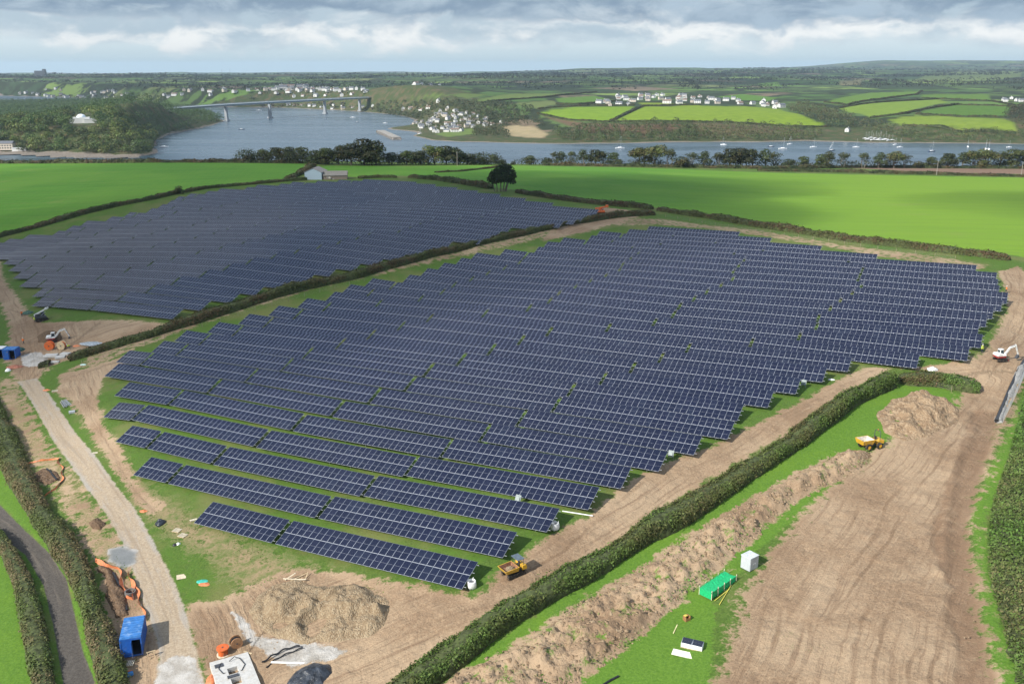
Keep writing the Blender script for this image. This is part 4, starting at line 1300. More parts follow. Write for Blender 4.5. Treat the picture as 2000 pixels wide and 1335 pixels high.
def build_hedges():
    hedge('hedge', 'long dense hedge between the brown haul road and the green strip', H1, 3.4, 2.3, 0.30, 40, base=(0.098, 0.160, 0.036), brown=(0.15, 0.115, 0.055), brownk=0.06)
    hedge('hedge', 'short hedge bending right above the sandy heap', H1B, 3.6, 2.3, 0.32, 34, base=(0.098, 0.160, 0.036), brownk=0.06)
    hedge('hedge', 'long straight dark hedge separating the two solar arrays', H2, 3.2, 2.1, 0.42, 20, base=(0.078, 0.096, 0.030), brownk=0.4)
    hedge('hedge', 'clipped hedge running right from the lone tree to the corner', H3, 4.0, 2.2, 0.55, 9, base=(0.058, 0.070, 0.024), brownk=0.5)
    hedge('hedge', 'brownish hedge along the right green field above the near array', H3B, 3.8, 2.3, 0.5, 10, base=(0.085, 0.098, 0.032), brownk=0.45)
    hedge('hedge', 'low bushy hedge left of the lone tree', H3C, 4.2, 2.6, 0.6, 8, base=(0.052, 0.066, 0.022), brownk=0.4)
    hedge('hedge', 'dark hedge along the lower edge of the left green field', H4, 3.4, 2.0, 0.55, 8, base=(0.050, 0.070, 0.020), brownk=0.3)
    hedge('hedge', 'thin hedge from the left green field to the blue barn', H4B, 2.8, 1.7, 0.6, 7, base=(0.050, 0.070, 0.020), brownk=0.3)
    hedge('hedge', 'low hedge behind the farther array right of the barns', [(700, 349), (740, 347), (775, 347)], 2.4, 1.5, 0.6, 7)
    hedge('hedge', 'broad overgrown hedge between the lane and the stone track', [(-30, 770), (10, 850), (35, 930), (80, 1010), (118, 1060), (150, 1110), (172, 1170), (190, 1230), (215, 1300), (230, 1370)], 3.4, 1.9, 0.30, 34, base=(0.095, 0.120, 0.034), brown=(0.165, 0.120, 0.065), brownk=0.55)
    hedge('hedge', 'narrow trimmed hedge on the left side of the lane', [(-25, 1040), (15, 1080), (45, 1140), (62, 1210), (75, 1280), (92, 1370)], 2.3, 1.5, 0.30, 34, base=(0.095, 0.125, 0.034), brown=(0.16, 0.12, 0.065), brownk=0.5)
    hedge('bush', 'round dark bush at the end of the middle hedge', [(77, 716), (97, 712)], 4.0, 2.6, 0.42, 18, base=(0.045, 0.055, 0.020), cat='bush')
    hedge('hedge', 'dark low hedge along the far edge of the left green field', [(-60, 320), (60, 319), (200, 318), (330, 317.5), (450, 317.8), (590, 319)], 5.0, 2.4, 1.1, 2.6, base=(0.036, 0.046, 0.018))
    hedge('hedge', 'dark hedge between the ploughed strip and the right green field', [(1480, 334), (1640, 337), (1800, 341), (2030, 346)], 3.6, 2.2, 0.8, 4.5, base=(0.040, 0.052, 0.020), brownk=0.4)
    hedge('hedge', 'bank hedge above the ploughed strip below the shore trees', [(1060, 323), (1300, 327), (1500, 330), (1700, 327.5), (2030, 330)], 4.5, 2.4, 1.0, 3.2, base=(0.038, 0.050, 0.020), brownk=0.4)
    hedge('hedge', 'rough hedge line climbing behind the blue barn', [(560, 351), (585, 341), (600, 333), (612, 325)], 4.0, 2.2, 0.7, 5, base=(0.060, 0.070, 0.026), brownk=0.6)
    hedge('hedge', 'thin field boundary right of the barns towards the shore trees', [(850, 337), (900, 335), (955, 329), (975, 325)], 2.0, 1.0, 0.7, 4)

build_hedges()

def build_scrub():
    # wide overgrown bank along the right edge of the picture
    poly = wpoly([(2000, 755), (1985, 830), (1965, 900), (1940, 970), (1925, 1040), (1928, 1120), (1952, 1220), (1985, 1345), (2010, 1450), (2700, 1450), (2500, 900), (2150, 700)])
    P = np.array(poly)
    lo, hi = P.min(0), P.max(0)
    n = 230000
    q = RNG.uniform(lo, hi, (n, 2))
    sd = poly_sd(q[:, 0], q[:, 1], poly)
    q, sd = q[sd > 0.1], sd[sd > 0.1]
    d = np.hypot(q[:, 0], q[:, 1])
    keep = (sd < 26) & (RNG.random(len(q)) < np.where(sd < 15, 1, 0.5))
    q, sd = q[keep], sd[keep]
    n = len(q)
    lump = noise2(q[:, 0], q[:, 1], 0.28, 2.0, 4)
    hh = (0.35 + 2.3 * sstep(sd, 0, 5) + 0.9 * lump * sstep(sd, 0, 3)) * RNG.uniform(0.86, 1.05, n)
    z = H(q[:, 0], q[:, 1]) + hh
    C = np.stack([q[:, 0], q[:, 1], z], 1)
    g = 0.6
    gx = (noise2(q[:, 0] + g, q[:, 1], 0.28, 2.0, 4) - lump) / g * 1.2
    gy = (noise2(q[:, 0], q[:, 1] + g, 0.28, 2.0, 4) - lump) / g * 1.2
    Nn = np.stack([-gx, -gy, np.ones(n)], 1)
    bf = np.clip(noise2(q[:, 0], q[:, 1], 0.07, 6.0, 4) * 2.0 + 0.22, 0, 0.9) * RNG.uniform(0.3, 1, n)
    c = tint(n, (0.096, 0.172, 0.032), 0.4, (0.14, 0.108, 0.055), bf)
    me = leaf_mesh('scrub', C, Nn, 0.33 * RNG.uniform(0.6, 1.5, n), c)
    o = link('undergrowth', me)
    tag(o, 'wide bank of bramble and scrub along the right edge of the bare soil', kind='stuff')
    # its earth and stems below the leaves
    V, Q = [], []
    xs = np.arange(lo[0], hi[0], 1.6); ys = np.arange(lo[1], hi[1], 1.6)
    XX, YY = np.meshgrid(xs, ys, indexing='ij')
    sd = poly_sd(XX, YY, poly).reshape(XX.shape)
    ZZ = H(XX, YY) + np.where(sd > 0, 0.1 + 2.0 * sstep(sd, 0.2, 5) + 0.6 * noise2(XX, YY, 0.28, 2.0, 4) * sstep(sd, 0, 3), -0.6)
    idx = np.arange(XX.size).reshape(XX.shape)
    q4 = np.stack([idx[:-1, :-1], idx[1:, :-1], idx[1:, 1:], idx[:-1, 1:]], -1).reshape(-1, 4)
    q4 = q4[np.max(sd.ravel()[q4], 1) > 0]
    u, inv = np.unique(q4, return_inverse=True)
    me = quick_mesh('scrub_stems', np.stack([XX, YY, ZZ], -1).reshape(-1, 3)[u], inv.reshape(-1, 4), HCORE, smooth=True)
    tag(link('undergrowth_stems', me), 'dark stems under the scrub bank at the right edge', kind='stuff')

build_scrub()

# trees ------------------------------------------------------------
def crown_arrays(lobes, n, leaf, base, brown, bf0, hollow=0.55, rough=0.16):
    """leaf clumps spread through lobes (cx, cy, cz, rx, ry, rz)"""
    L = np.array(lobes, float)
    w = L[:, 3] * L[:, 4] + L[:, 4] * L[:, 5]
    k = RNG.choice(len(L), n, p=w / w.sum())
    d = RNG.normal(0, 1, (n, 3))
    d /= np.linalg.norm(d, axis=1)[:, None]
    d[:, 2] = np.where(d[:, 2] < -0.55, -d[:, 2], d[:, 2])
    r = hollow + (1 - hollow) * RNG.random(n) ** 0.45
    r = r * (1 + rough * noise2(d[:, 0] * 2 + k * 3.1, d[:, 1] * 2 + d[:, 2], 1.6, 2.0, 3) * 1.8)
    C = L[k, :3] + d * L[k, 3:] * r[:, None]
    bf = np.clip(noise2(C[:, 0], C[:, 1] + C[:, 2], 0.35, 4.0, 3) * 2 + bf0, 0, 1) * RNG.uniform(0.2, 1, n)
    shade = 0.85 + 0.3 * RNG.random((len(L), 1))[k]
    col = tint(n, base, 0.33, brown, bf) * shade
    return C, d, leaf * RNG.uniform(0.6, 1.4, n), col

def limb(m, a, b, r0, r1, n=7, bend=0.12):
    a, b = Vector(a), Vector(b)
    L = (b - a).length
    mid = (a + b) / 2 + Vector((random.uniform(-1, 1), random.uniform(-1, 1), random.uniform(-.3, .6))) * L * bend
    m.tube(a, mid, r0, (r0 + r1) / 2, n, caps=False)
    m.tube(mid, b, (r0 + r1) / 2, r1, n, caps=False)

def make_tree(h, spread, n_lobes, n_leaf, leaf, base, brown=(0.10, 0.085, 0.03), bf0=0.1, bare=0.25, lean=0.0, stems=1):
    """crown and trunk meshes of a broadleaf tree"""
    lobes = []
    cz = h * (bare + (1 - bare) * 0.5)
    for i in range(n_lobes):
        a = 2 * pi * i / n_lobes + random.uniform(-.5, .5)
        rr = spread * random.uniform(0.30, 0.62)
        zz = h * random.uniform(bare + 0.12, 0.82)
        s = spread * random.uniform(0.34, 0.52)
        lobes.append((rr * math.cos(a) + lean * zz, rr * math.sin(a), zz, s, s, s * random.uniform(0.65, 0.9)))
    lobes.append((lean * h, 0, h * 0.78, spread * 0.55, spread * 0.55, h * 0.2))
    lobes.append((lean * h * .5, 0, cz, spread * 0.55, spread * 0.55, h * 0.22))
    C, d, s, c = crown_arrays(lobes, n_leaf, leaf, base, brown, bf0)
    crown = leaf_mesh('crown', C, d, s, c, tilt=0.6)
    m = MB()
    r = h * 0.024 + 0.05
    for k in range(stems):
        a = 2 * pi * k / max(1, stems) + 0.4
        b0 = (0, 0, -0.5) if stems == 1 else (0.5 * math.cos(a) * h * .08, 0.5 * math.sin(a) * h * .08, -0.5)
        fork = (b0[0] * 3 + lean * h * .4, b0[1] * 3, h * (bare + 0.12))
        limb(m, b0, fork, r * 1.3 / stems ** .4, r * 0.8 / stems ** .4)
        for q in lobes[k::stems]:
            limb(m, fork, (q[0], q[1], q[2]), r * 0.5 / stems ** .3, r * 0.14, 5)
    trunk = m.mesh('trunk', BARK)
    return crown, trunk

def tree(name, label, meshes, px, py, scale, rot, group, base=None, parts=True, cat='tree', sz=1.0):
    p = base if base is not None else W(px, py)
    if parts or len(meshes) == 1:
        t = thing(name, label, cat, tuple(p), rot, group)
        t.scale = (scale, scale, scale * sz)
        link('crown', meshes[0], t)
        if len(meshes) > 1:
            link('trunk', meshes[1], t)
    else:
        t = link(name, meshes[0])
        t.location = tuple(p)
        t.rotation_euler = (0, 0, rot)
        t.scale = (scale, scale, scale * sz)
        tag(t, label, cat, group)
    return t

DK = (0.040, 0.052, 0.018)
MIDG = (0.056, 0.074, 0.022)
OLIVE = (0.085, 0.105, 0.030)
TREES = {
    'oak': make_tree(11, 6.2, 7, 1500, 0.85, DK, bare=0.12),
    'round': make_tree(10, 5.6, 6, 1300, 0.8, MIDG, bare=0.10),
    'thin': make_tree(11, 4.2, 6, 520, 0.7, (0.058, 0.070, 0.026), bare=0.22, stems=2),
    'ash': make_tree(12, 4.8, 7, 850, 0.75, (0.050, 0.066, 0.022), bare=0.24, lean=0.05),
    'bush': make_tree(5, 4.2, 6, 800, 0.6, (0.038, 0.050, 0.018), bare=0.02),
    'olive': make_tree(11, 6.5, 8, 1400, 0.85, OLIVE, (0.13, 0.10, 0.04), 0.25, bare=0.15),
}

def lone_tree():
    """dark umbrella pine-like clump of stems beside the hedge"""
    t = thing('tree', 'lone dark tree with several bare stems beside the field hedge', 'tree', tuple(W(981, 374)))
    h = 13.0
    lobes = []
    for x, y, z, s in ((-5.2, 0, 6.2, 2.0), (-4.0, .8, 7.6, 2.3), (-2.6, -.5, 8.9, 2.6), (-.8, .6, 10.4, 2.6), (1.2, -.4, 11.0, 2.5), (3.0, .5, 10.0, 2.6), (4.4, -.2, 8.6, 2.2), (5.2, .3, 7.0, 1.7), (.6, 1.0, 8.6, 2.8), (2.6, -1, 7.0, 2.5), (-1.6, -1, 6.8, 2.4), (4.6, .5, 5.4, 1.7), (3.2, 0, 11.3, 1.6), (-4.9, .2, 4.6, 1.6), (-3.0, .6, 5.4, 1.9), (3.4, .8, 4.9, 1.8), (.4, -.8, 6.2, 2.2), (5.6, 0, 4.2, 1.1), (-6.0, 0, 5.2, 1.3), (-1.6, .3, 4.7, 1.9), (1.6, .2, 4.8, 1.9), (.2, .5, 5.4, 2.1), (-3.9, -.3, 4.0, 1.4), (4.6, -.2, 3.9, 1.3)):
        lobes.append((x, y, z, s, s * .9, s * .72))
    C, d, s, c = crown_arrays(lobes, 7200, 0.62, (0.026, 0.042, 0.014), (0.05, 0.05, 0.02), 0.0)
    link('crown', leaf_mesh('crown', C, d, s, c), t)
    for x0, x1, z1, r in ((-3.4, -4.6, 6.6, .22), (-2.4, -2.6, 8.0, .24), (-.7, -.9, 9.0, .32), (.2, 1.0, 9.6, .36), (1.0, 3.0, 8.6, .32), (1.5, 4.4, 7.4, .26)):
        m = MB()
        limb(m, (x0, random.uniform(-.4, .4), -.6), (x1, 0, z1), r, r * .45, 8, .05)
        m.obj('trunk', BARK, t)

lone_tree()

def shore_trees():
    g = 'trees lining the shore behind the green fields'
    L = [  # px, top y, base y, kind, words
        (487, 303, 319, 'bush', 'low dark bush at the left end of the shore trees'), (515, 296, 319, 'round', None), (540, 292, 319, 'oak', None), (566, 291, 319, 'oak', None), (592, 292, 320, 'round', None),
        (620, 298, 323, 'bush', None), (640, 294, 324, 'round', None), (662, 290, 324, 'ash', None), (686, 286, 325, 'oak', None), (712, 278, 325, 'oak', 'tallest rounded tree of the shore line left of the channel'), (734, 290, 325, 'round', None), (765, 301, 324, 'oak', None),
        (795, 299, 324, 'round', None), (822, 298, 324, 'oak', None), (850, 291, 323, 'olive', None), (872, 290, 323, 'oak', None), (895, 297, 323, 'round', None), (918, 304, 323, 'bush', None), (944, 309, 323, 'bush', None), (965, 305, 322, 'round', None), (982, 313, 323, 'bush', None), (1002, 316, 323, 'bush', None),
        (1035, 305, 323, 'round', 'single round tree standing in a gap above the lone tree'), (1068, 309, 322, 'bush', None), (1085, 298, 322, 'thin', None), (1097, 297, 322, 'ash', None), (1117, 297, 322, 'thin', None), (1140, 294, 323, 'ash', None), (1162, 294, 323, 'oak', None), (1178, 297, 323, 'thin', None), (1197, 300, 323, 'round', None),
        (1248, 292, 326, 'olive', None), (1278, 289, 327, 'olive', 'pale spreading olive-green tree beside a gap in the shore line'), (1308, 293, 328, 'thin', 'slender tree with a bare leaning stem among the shore trees'), (1330, 308, 329, 'bush', None), (1350, 299, 329, 'thin', None), (1374, 297, 329, 'ash', None), (1402, 299, 329, 'thin', None), (1425, 292, 329, 'oak', None), (1446, 291, 329, 'oak', None), (1470, 293, 329, 'ash', None), (1494, 293, 329, 'ash', None), (1512, 298, 328, 'thin', None),
        (1540, 312, 329, 'bush', None), (1570, 307, 329, 'round', None), (1602, 303, 329, 'round', None), (1617, 297, 330, 'ash', None), (1645, 299, 330, 'thin', None), (1686, 300, 330, 'thin', None), (1716, 299, 330, 'ash', None), (1745, 300, 330, 'olive', None), (1766, 302, 330, 'thin', None), (1792, 316, 330, 'bush', None),
        (1818, 308, 330, 'round', None), (1850, 301, 330, 'oak', None), (1878, 299, 330, 'ash', None), (1900, 298, 330, 'olive', None), (1928, 296, 330, 'olive', None), (1952, 297, 330, 'thin', None), (1975, 294, 330, 'round', None), (2000, 295, 330, 'ash', None), (2030, 297, 331, 'oak', None)]
    cnt = {}
    for i, (px, ty, by, kind, words) in enumerate(L):
        p = W(px, by)
        # stand them just beyond the brow, where the ground starts to fall to the shore
        v = np.array([p[0], p[1]]); v = v / np.hypot(*v)
        p = np.array([p[0] + v[0] * 14, p[1] + v[1] * 14, 0]); p[2] = ground(p[0], p[1]) - 0.2
        dist = np.hypot(p[0], p[1])
        topz = CAMZ + ray(px, ty)[2] / np.hypot(*ray(px, ty)[:2]) * dist
        hm = {'oak': 11, 'round': 10, 'thin': 11, 'ash': 12, 'bush': 5, 'olive': 11}[kind]
        sc = max(0.35, (topz - p[2]) / hm) * (1.14 if px < 1000 else 1.04)
        desc = {'oak': 'dark dense tree', 'round': 'rounded dark green tree', 'thin': 'thin open-crowned tree', 'ash': 'upright leafy tree', 'bush': 'low dark bush', 'olive': 'broad olive-green tree'}[kind]
        cnt[kind] = cnt.get(kind, 0) + 1
        lab = words or f'{desc}, {ordinal(cnt[kind])} of its kind from the left in the shore row'
        nm = 'bush' if kind == 'bush' else 'tree'
        tree(nm, lab, TREES[kind], 0, 0, sc * (1.38 if kind != 'bush' else 1.5), random.uniform(0, 6.28), g, base=p, cat=nm, sz=1.06 / (1.38 if kind != 'bush' else 1.5))

shore_trees()
def shore_thicket():
    cen = []
    for i in range(420):
        px = random.uniform(470, 2040)
        if 985 < px < 1020 and random.random() < .7:
            continue
        by = np.interp(px, [470, 650, 1000, 1250, 1400, 2040], [319, 324, 322.5, 327, 328.5, 330])
        p = W(px, by)
        v = p[:2] / np.hypot(*p[:2])
        q = p[:2] + v * random.uniform(10, 22)
        s = random.uniform(1.4, 3.0) * (1.9 if px < 970 else 1.15)
        cen.append((q[0], q[1], ground(*q) + s * .6, s * 1.4, s * 1.4, s))
    C, d, s, c = crown_arrays(cen, 420 * 46, 0.9, (0.034, 0.046, 0.016), (0.07, 0.05, 0.03), 0.1)
    tag(link('undergrowth', leaf_mesh('undergrowth', C, d, s, c)), 'dark thicket under the shore trees', kind='stuff')
shore_thicket()
for px, py, s, lab in ((350, 379, .8, 'small brown shrub standing up from the left field hedge'),):
    tree('bush', lab, TREES['bush'], px, py, s, 1.0, None, cat='bush')

# ------------------------------------------------------------------ across the water: woods, hedges, houses, bridge, boats
def blob(n_leaf, leaf, base, brown, bf, h=10.0, spread=5.5):
    lobes = [(0, 0, h * .55, spread, spread, h * .45)]
    for i in range(5):
        a = i * 1.257 + random.uniform(-.4, .4)
        s = spread * random.uniform(.4, .6)
        lobes.append((spread * .62 * math.cos(a), spread * .62 * math.sin(a), h * random.uniform(.35, .72), s, s, s * .9))
    C, d, s, c = crown_arrays(lobes, n_leaf, leaf, base, brown, bf, hollow=.72)
    keep = C[:, 2] > h * .12
    return leaf_mesh('crown', C[keep], d[keep], s[keep], c[keep], tilt=0.5)

def scatter_px(poly, n, mind, zoff=0.0, tries=30):
    """points in a region of the far land, drawn in the photograph, at even spacing on the ground"""
    P = np.array([W(x, y)[:2] for x, y in poly])
    lo, hi = P.min(0), P.max(0)
    out = []
    q = RNG.uniform(lo, hi, (n * tries, 2))
    q = q[poly_sd(q[:, 0], q[:, 1], P) > 0]
    grid = {}
    for p in q:
        k = (int(p[0] // mind), int(p[1] // mind))
        if any((p[0] - o[0]) ** 2 + (p[1] - o[1]) ** 2 < mind * mind for dx in (-1, 0, 1) for dy in (-1, 0, 1) for o in grid.get((k[0] + dx, k[1] + dy), ())):
            continue
        grid.setdefault(k, []).append(p)
        out.append(p)
        if len(out) >= n:
            break
    return np.array(out)

FARC = [blob(320, 1.2, (0.082, 0.132, 0.034), (0.12, 0.13, 0.04), .02), blob(320, 1.2, (0.054, 0.092, 0.028), (0.09, 0.10, 0.035), 0.0),
        blob(320, 1.2, (0.120, 0.160, 0.040), (0.16, 0.15, 0.05), .1), blob(320, 1.2, (0.078, 0.112, 0.036), (0.13, 0.115, 0.05), .08)]

def headland():
    g = 'trees of the wooded headland'
    poly = HEAD_W
    P = np.array(poly)
    q = RNG.uniform(np.maximum(P.min(0), -1500), np.minimum(P.max(0), 2900), (90000, 2))
    q = q[(poly_sd(q[:, 0], q[:, 1], poly) > 7)]
    z = np.maximum(H(q[:, 0], q[:, 1]), 0)
    px = project(np.concatenate([q, z[:, None] + 9], 1))
    hole = [(130, 212), (235, 212), (205, 244), (150, 246)]
    ok = (px[:, 0] > -40) & ~((px[:, 0] > 132) & (px[:, 0] < 190) & (px[:, 1] > 216) & (px[:, 1] < 245)) & ~((px[:, 0] < 45) & (px[:, 1] > 276))
    q, z, px = q[ok], z[ok], px[ok]
    grid, sel = {}, []
    for i, p in enumerate(q):
        k = (int(p[0] // 13), int(p[1] // 13))
        if any(np.hypot(*(q[j] - p)) < 13 for dx in (-1, 0, 1) for dy in (-1, 0, 1) for j in grid.get((k[0] + dx, k[1] + dy), ())):
            continue
        grid.setdefault(k, []).append(i)
        sel.append(i)
    sel.sort(key=lambda i: np.hypot(*q[i]))
    n_ind = 190
    for i in sel[:n_ind]:
        kind = random.choices((0, 1, 2, 3), (4, 2, 4, 3))[0]
        kw = ('mid green', 'dark green', 'yellow-green', 'brownish green')[kind]
        s = random.uniform(1.2, 1.95)
        tree('tree', f'{kw} rounded tree in the wood covering the headland', (FARC[kind],), 0, 0, s, random.uniform(0, 6.28), g, base=(q[i][0], q[i][1], z[i] - .5), parts=False)
    lobes = []
    rest = sel[n_ind:]
    for i in rest:
        s = random.uniform(5.5, 9.5)
        hh = random.uniform(10, 16)
        lobes.append((q[i][0], q[i][1], z[i] + hh * .5, s, s, hh * .62))
    C, d, s, c = crown_arrays(lobes, len(lobes) * 95, 1.6, (0.058, 0.096, 0.030), (0.085, 0.095, 0.035), .03, hollow=.75)
    tag(link('woodland', leaf_mesh('woodland', C, d, s, c, tilt=0.45)), 'dense wood on the far slope of the headland', kind='stuff')
    print('headland trees', len(sel))

headland()

def wood(label, regions, mind=11.0, size=(4.5, 8.5), height=(6, 13), base=(0.050, 0.068, 0.026), brown=(0.11, 0.08, 0.045), bf=.15, per=60, leaf=1.9, nmax=500):
    lobes = []
    for poly in regions:
        for p in scatter_px(poly, nmax, mind):
            s, hh = random.uniform(*size), random.uniform(*height)
            lobes.append((p[0], p[1], ground(*p) + hh * .45, s, s, hh * .6))
    if not lobes:
        return
    C, d, s, c = crown_arrays(lobes, len(lobes) * per, leaf, base, brown, bf, hollow=.72)
    tag(link('woodland', leaf_mesh('woodland', C, d, s, c, tilt=0.45)), label, kind='stuff')

wood('small trees between the houses of the waterside village', [[(832, 238), (858, 216), (930, 222), (985, 241), (962, 247), (850, 256), (808, 247)]], 17, (2.5, 4.5), (4, 8), base=(0.06, 0.085, 0.028), per=50, leaf=1.5)
wood('oak wood along the far bank below the lit fields', [[(1085, 262), (1150, 250), (1230, 246), (1330, 243), (1350, 250), (1380, 262), (1350, 274), (1210, 276), (1110, 277)]], 13.5, (5.5, 9), (7, 13), per=120, leaf=1.7, base=(0.062, 0.098, 0.030), bf=.05)
wood('mixed wood and bracken along the far bank right of centre', [[(1330, 250), (1440, 247), (1560, 252), (1600, 262), (1590, 272), (1480, 274), (1350, 274)]], 13.5, (5.5, 9), (7, 13), base=(0.080, 0.110, 0.034), bf=.18, per=95, leaf=1.7)
wood('wooded side valley behind the boatyard', [[(1535, 212), (1575, 204), (1605, 216), (1660, 232), (1720, 245), (1790, 262), (1760, 268), (1640, 248), (1620, 246), (1580, 232)]], 14, (5.5, 9), (7, 13), base=(0.082, 0.100, 0.038), bf=.3, per=80, leaf=1.8)
wood('wood along the far bank right of the boatyard', [[(1760, 262), (1800, 262), (1880, 261), (1985, 262), (2060, 255), (2060, 277), (1900, 277), (1780, 276)]], 13, (5, 8.5), (6, 12), base=(0.066, 0.092, 0.032), bf=.22, per=80, leaf=1.5)
wood('dark wood at the right edge beyond the lit fields', [[(1975, 210), (2080, 200), (2080, 255), (1995, 250), (1962, 230)]], 12, base=(0.045, 0.05, 0.026), bf=.3, per=55)
wood('wooded slope between the bridge and the waterside village', [[(735, 205), (800, 200), (900, 202), (985, 206), (1040, 214), (1030, 232), (1000, 240), (935, 228), (900, 215), (850, 220), (815, 234), (770, 226), (735, 218)]], 14, base=(0.054, 0.078, 0.030), bf=.2, per=60, leaf=2.4)
wood('trees among the houses of the waterside village', [[(900, 232), (990, 232), (1050, 240), (1060, 246), (1010, 246), (940, 246)], [(930, 252), (985, 250), (990, 268), (925, 266)]], 13, bf=.2, per=55)
wood('wood on the slope above the far town shore', [[(420, 205), (520, 202), (640, 203), (700, 206), (730, 214), (700, 214), (600, 208), (480, 207)]], 22, (5, 9), (5, 8), base=(0.04, 0.05, 0.026), bf=.2, per=26, leaf=3.4)
wood('dark trees and hedges of the far town', [[(0, 170), (250, 168), (480, 172), (720, 176), (730, 186), (480, 190), (260, 194), (140, 188), (0, 185)]], 40, (8, 14), (5, 9), base=(0.036, 0.046, 0.026), bf=.15, per=22, leaf=4.5, nmax=420)

def far_hedgerows():
    """belts of trees and hedgerows fading towards the horizon"""
    lobes = []
    for k in range(330):
        D = math.exp(random.uniform(math.log(3000), math.log(11500)))
        a = math.radians(random.uniform(-33, 33))
        x0, y0 = D * math.sin(a), D * math.cos(a)
        if poly_sd([x0], [y0], LAND_W)[0] < 60:
            continue
        th = random.choice((0.1, -0.25, 1.3, 0.6)) + random.uniform(-.2, .2)
        L = random.uniform(150, 700) * D / 4500
        n = int(L / (15 + D / 300))
        belt = random.random() < .35
        for i in range(n):
            s = (i / n - .5) * L
            w = random.uniform(-1, 1) * (50 if belt else 4) * D / 3500
            x, y = x0 + s * math.cos(th) - w * math.sin(th), y0 + s * math.sin(th) + w * math.cos(th)
            r = random.uniform(5, 10) * (1 + D / 9000)
            hh = random.uniform(4, 9)
            lobes.append((x, y, 0, r, r, hh))
    L = np.array(lobes)
    L[:, 2] = np.maximum(H(L[:, 0], L[:, 1]), 0) + L[:, 5] * .35
    ok = poly_sd(L[:, 0], L[:, 1], LAND_W) > 25
    L = L[ok]
    C, d, s, c = crown_arrays(L, len(L) * 12, 5.0, (0.032, 0.044, 0.024), (0.06, 0.05, 0.03), .1, hollow=.8)
    s = s * (0.7 + np.hypot(C[:, 0], C[:, 1]) / 7000)
    tag(link('woodland', leaf_mesh('woodland', C, d, s, c, tilt=0.45)), 'hedgerows and copses of the distant countryside', kind='stuff')
    print('far clumps', len(L))

far_hedgerows()

def far_hedges():
    lines = [([(1050, 222), (1110, 235), (1190, 239)], 'the lower edge of the left lit field'), ([(1192, 238), (1256, 208)], 'the divide between the two big lit fields'), ([(1196, 239), (1350, 239), (1540, 248), (1622, 247)], 'the lower edge of the biggest lit field'),
             ([(1255, 207.5), (1370, 205.5)], 'the upper edge of the biggest lit field'), ([(1050, 213), (1150, 206.5), (1240, 206)], 'the upper edge of the left lit field'), ([(940, 201), (1060, 191), (1165, 180)], 'the dull green field above the village'),
             ([(1610, 200), (1655, 206), (1790, 185), (1800, 178)], 'the upper right green field'), ([(1637, 212), (1700, 202), (1832, 194)], 'the upper side of the curved lit field'), ([(1700, 231), (1764, 223), (1868, 205), (1978, 208)], 'the lower side of the curved lit field'),
             ([(1788, 223), (1880, 229), (1965, 229)], 'the divide between the right lit fields'), ([(1762, 247), (1880, 259), (1984, 261)], 'the lowest right lit field'), ([(1800, 192), (1936, 198), (1980, 206)], 'the far right green field'),
             ([(1085, 204), (1130, 204), (1205, 198)], 'the small green field left of the hill houses')]
    for pts, w in lines:
        hedge('hedge', f'dark hedge along {w} across the water', pts, 5.5, 3.2, 1.9, 0.75, base=(0.040, 0.052, 0.024), brownk=.2)

far_hedges()

# houses -----------------------------------------------------------
WHITE = mat('white_render', (0.62, 0.62, 0.60), 0.8, var=0.04)
CREAM = mat('cream_render', (0.54, 0.48, 0.40), 0.85, var=0.05)
SLATE = mat('grey_slate', (0.14, 0.15, 0.17), 0.7, var=0.15)
TILE = mat('brown_tile', (0.22, 0.16, 0.13), 0.8, var=0.15)
PANE = mat('dark_window', (0.03, 0.035, 0.045), 0.15, var=0.1)

def house_proto(L, Wd, h, roof, wallm, roofm, windows=True):
    w = MB()
    w.prism([(-Wd / 2, -1), (Wd / 2, -1), (Wd / 2, h), (0, h + roof * .96), (-Wd / 2, h)], -L / 2, L / 2)
    wall = w.mesh('wall', wallm)
    r = MB()
    o, k = .35, roof / (Wd / 2)
    for sx in (-1, 1):
        x1 = sx * (Wd / 2 + o)
        z1 = h - o * k
        t = .18
        r.add([(0, -L / 2 - o, h + roof + .02), (x1, -L / 2 - o, z1 + .02), (x1, L / 2 + o, z1 + .02), (0, L / 2 + o, h + roof + .02), (0, -L / 2 - o, h + roof + t), (x1, -L / 2 - o, z1 + t), (x1, L / 2 + o, z1 + t), (0, L / 2 + o, h + roof + t)],
              [(0, 1, 2, 3), (4, 7, 6, 5), (0, 4, 5, 1), (1, 5, 6, 2), (2, 6, 7, 3), (3, 7, 4, 0)])
    rf = r.mesh('roof', roofm)
    c = MB()
    c.box((0, L / 2 - .6, h + roof + .4), (.7, 1.0, 1.5))
    ch = c.mesh('chimney', wallm)
    win = None
    if windows:
        wm = MB()
        for side in (-1, 1):
            for fl in range(2 if h > 4 else 1):
                for i in range(3):
                    wm.box((side * (Wd / 2 + .01), (i - 1) * L * .3, 1.5 + fl * 2.6), (.08, 1.1, 1.2))
            wm.box((0, side * (L / 2 + .01), 1.5), (1.3, .08, 1.3))
        win = wm.mesh('window', PANE)
    return wall, rf, ch, win

HOUSES = [house_proto(10, 7, 5.0, 2.4, WHITE, SLATE), house_proto(13, 7.5, 4.8, 2.5, WHITE, SLATE), house_proto(9, 6.5, 2.8, 2.2, WHITE, TILE), house_proto(11, 7, 5.0, 2.2, CREAM, SLATE), house_proto(17, 8, 5.2, 2.6, WHITE, TILE)]

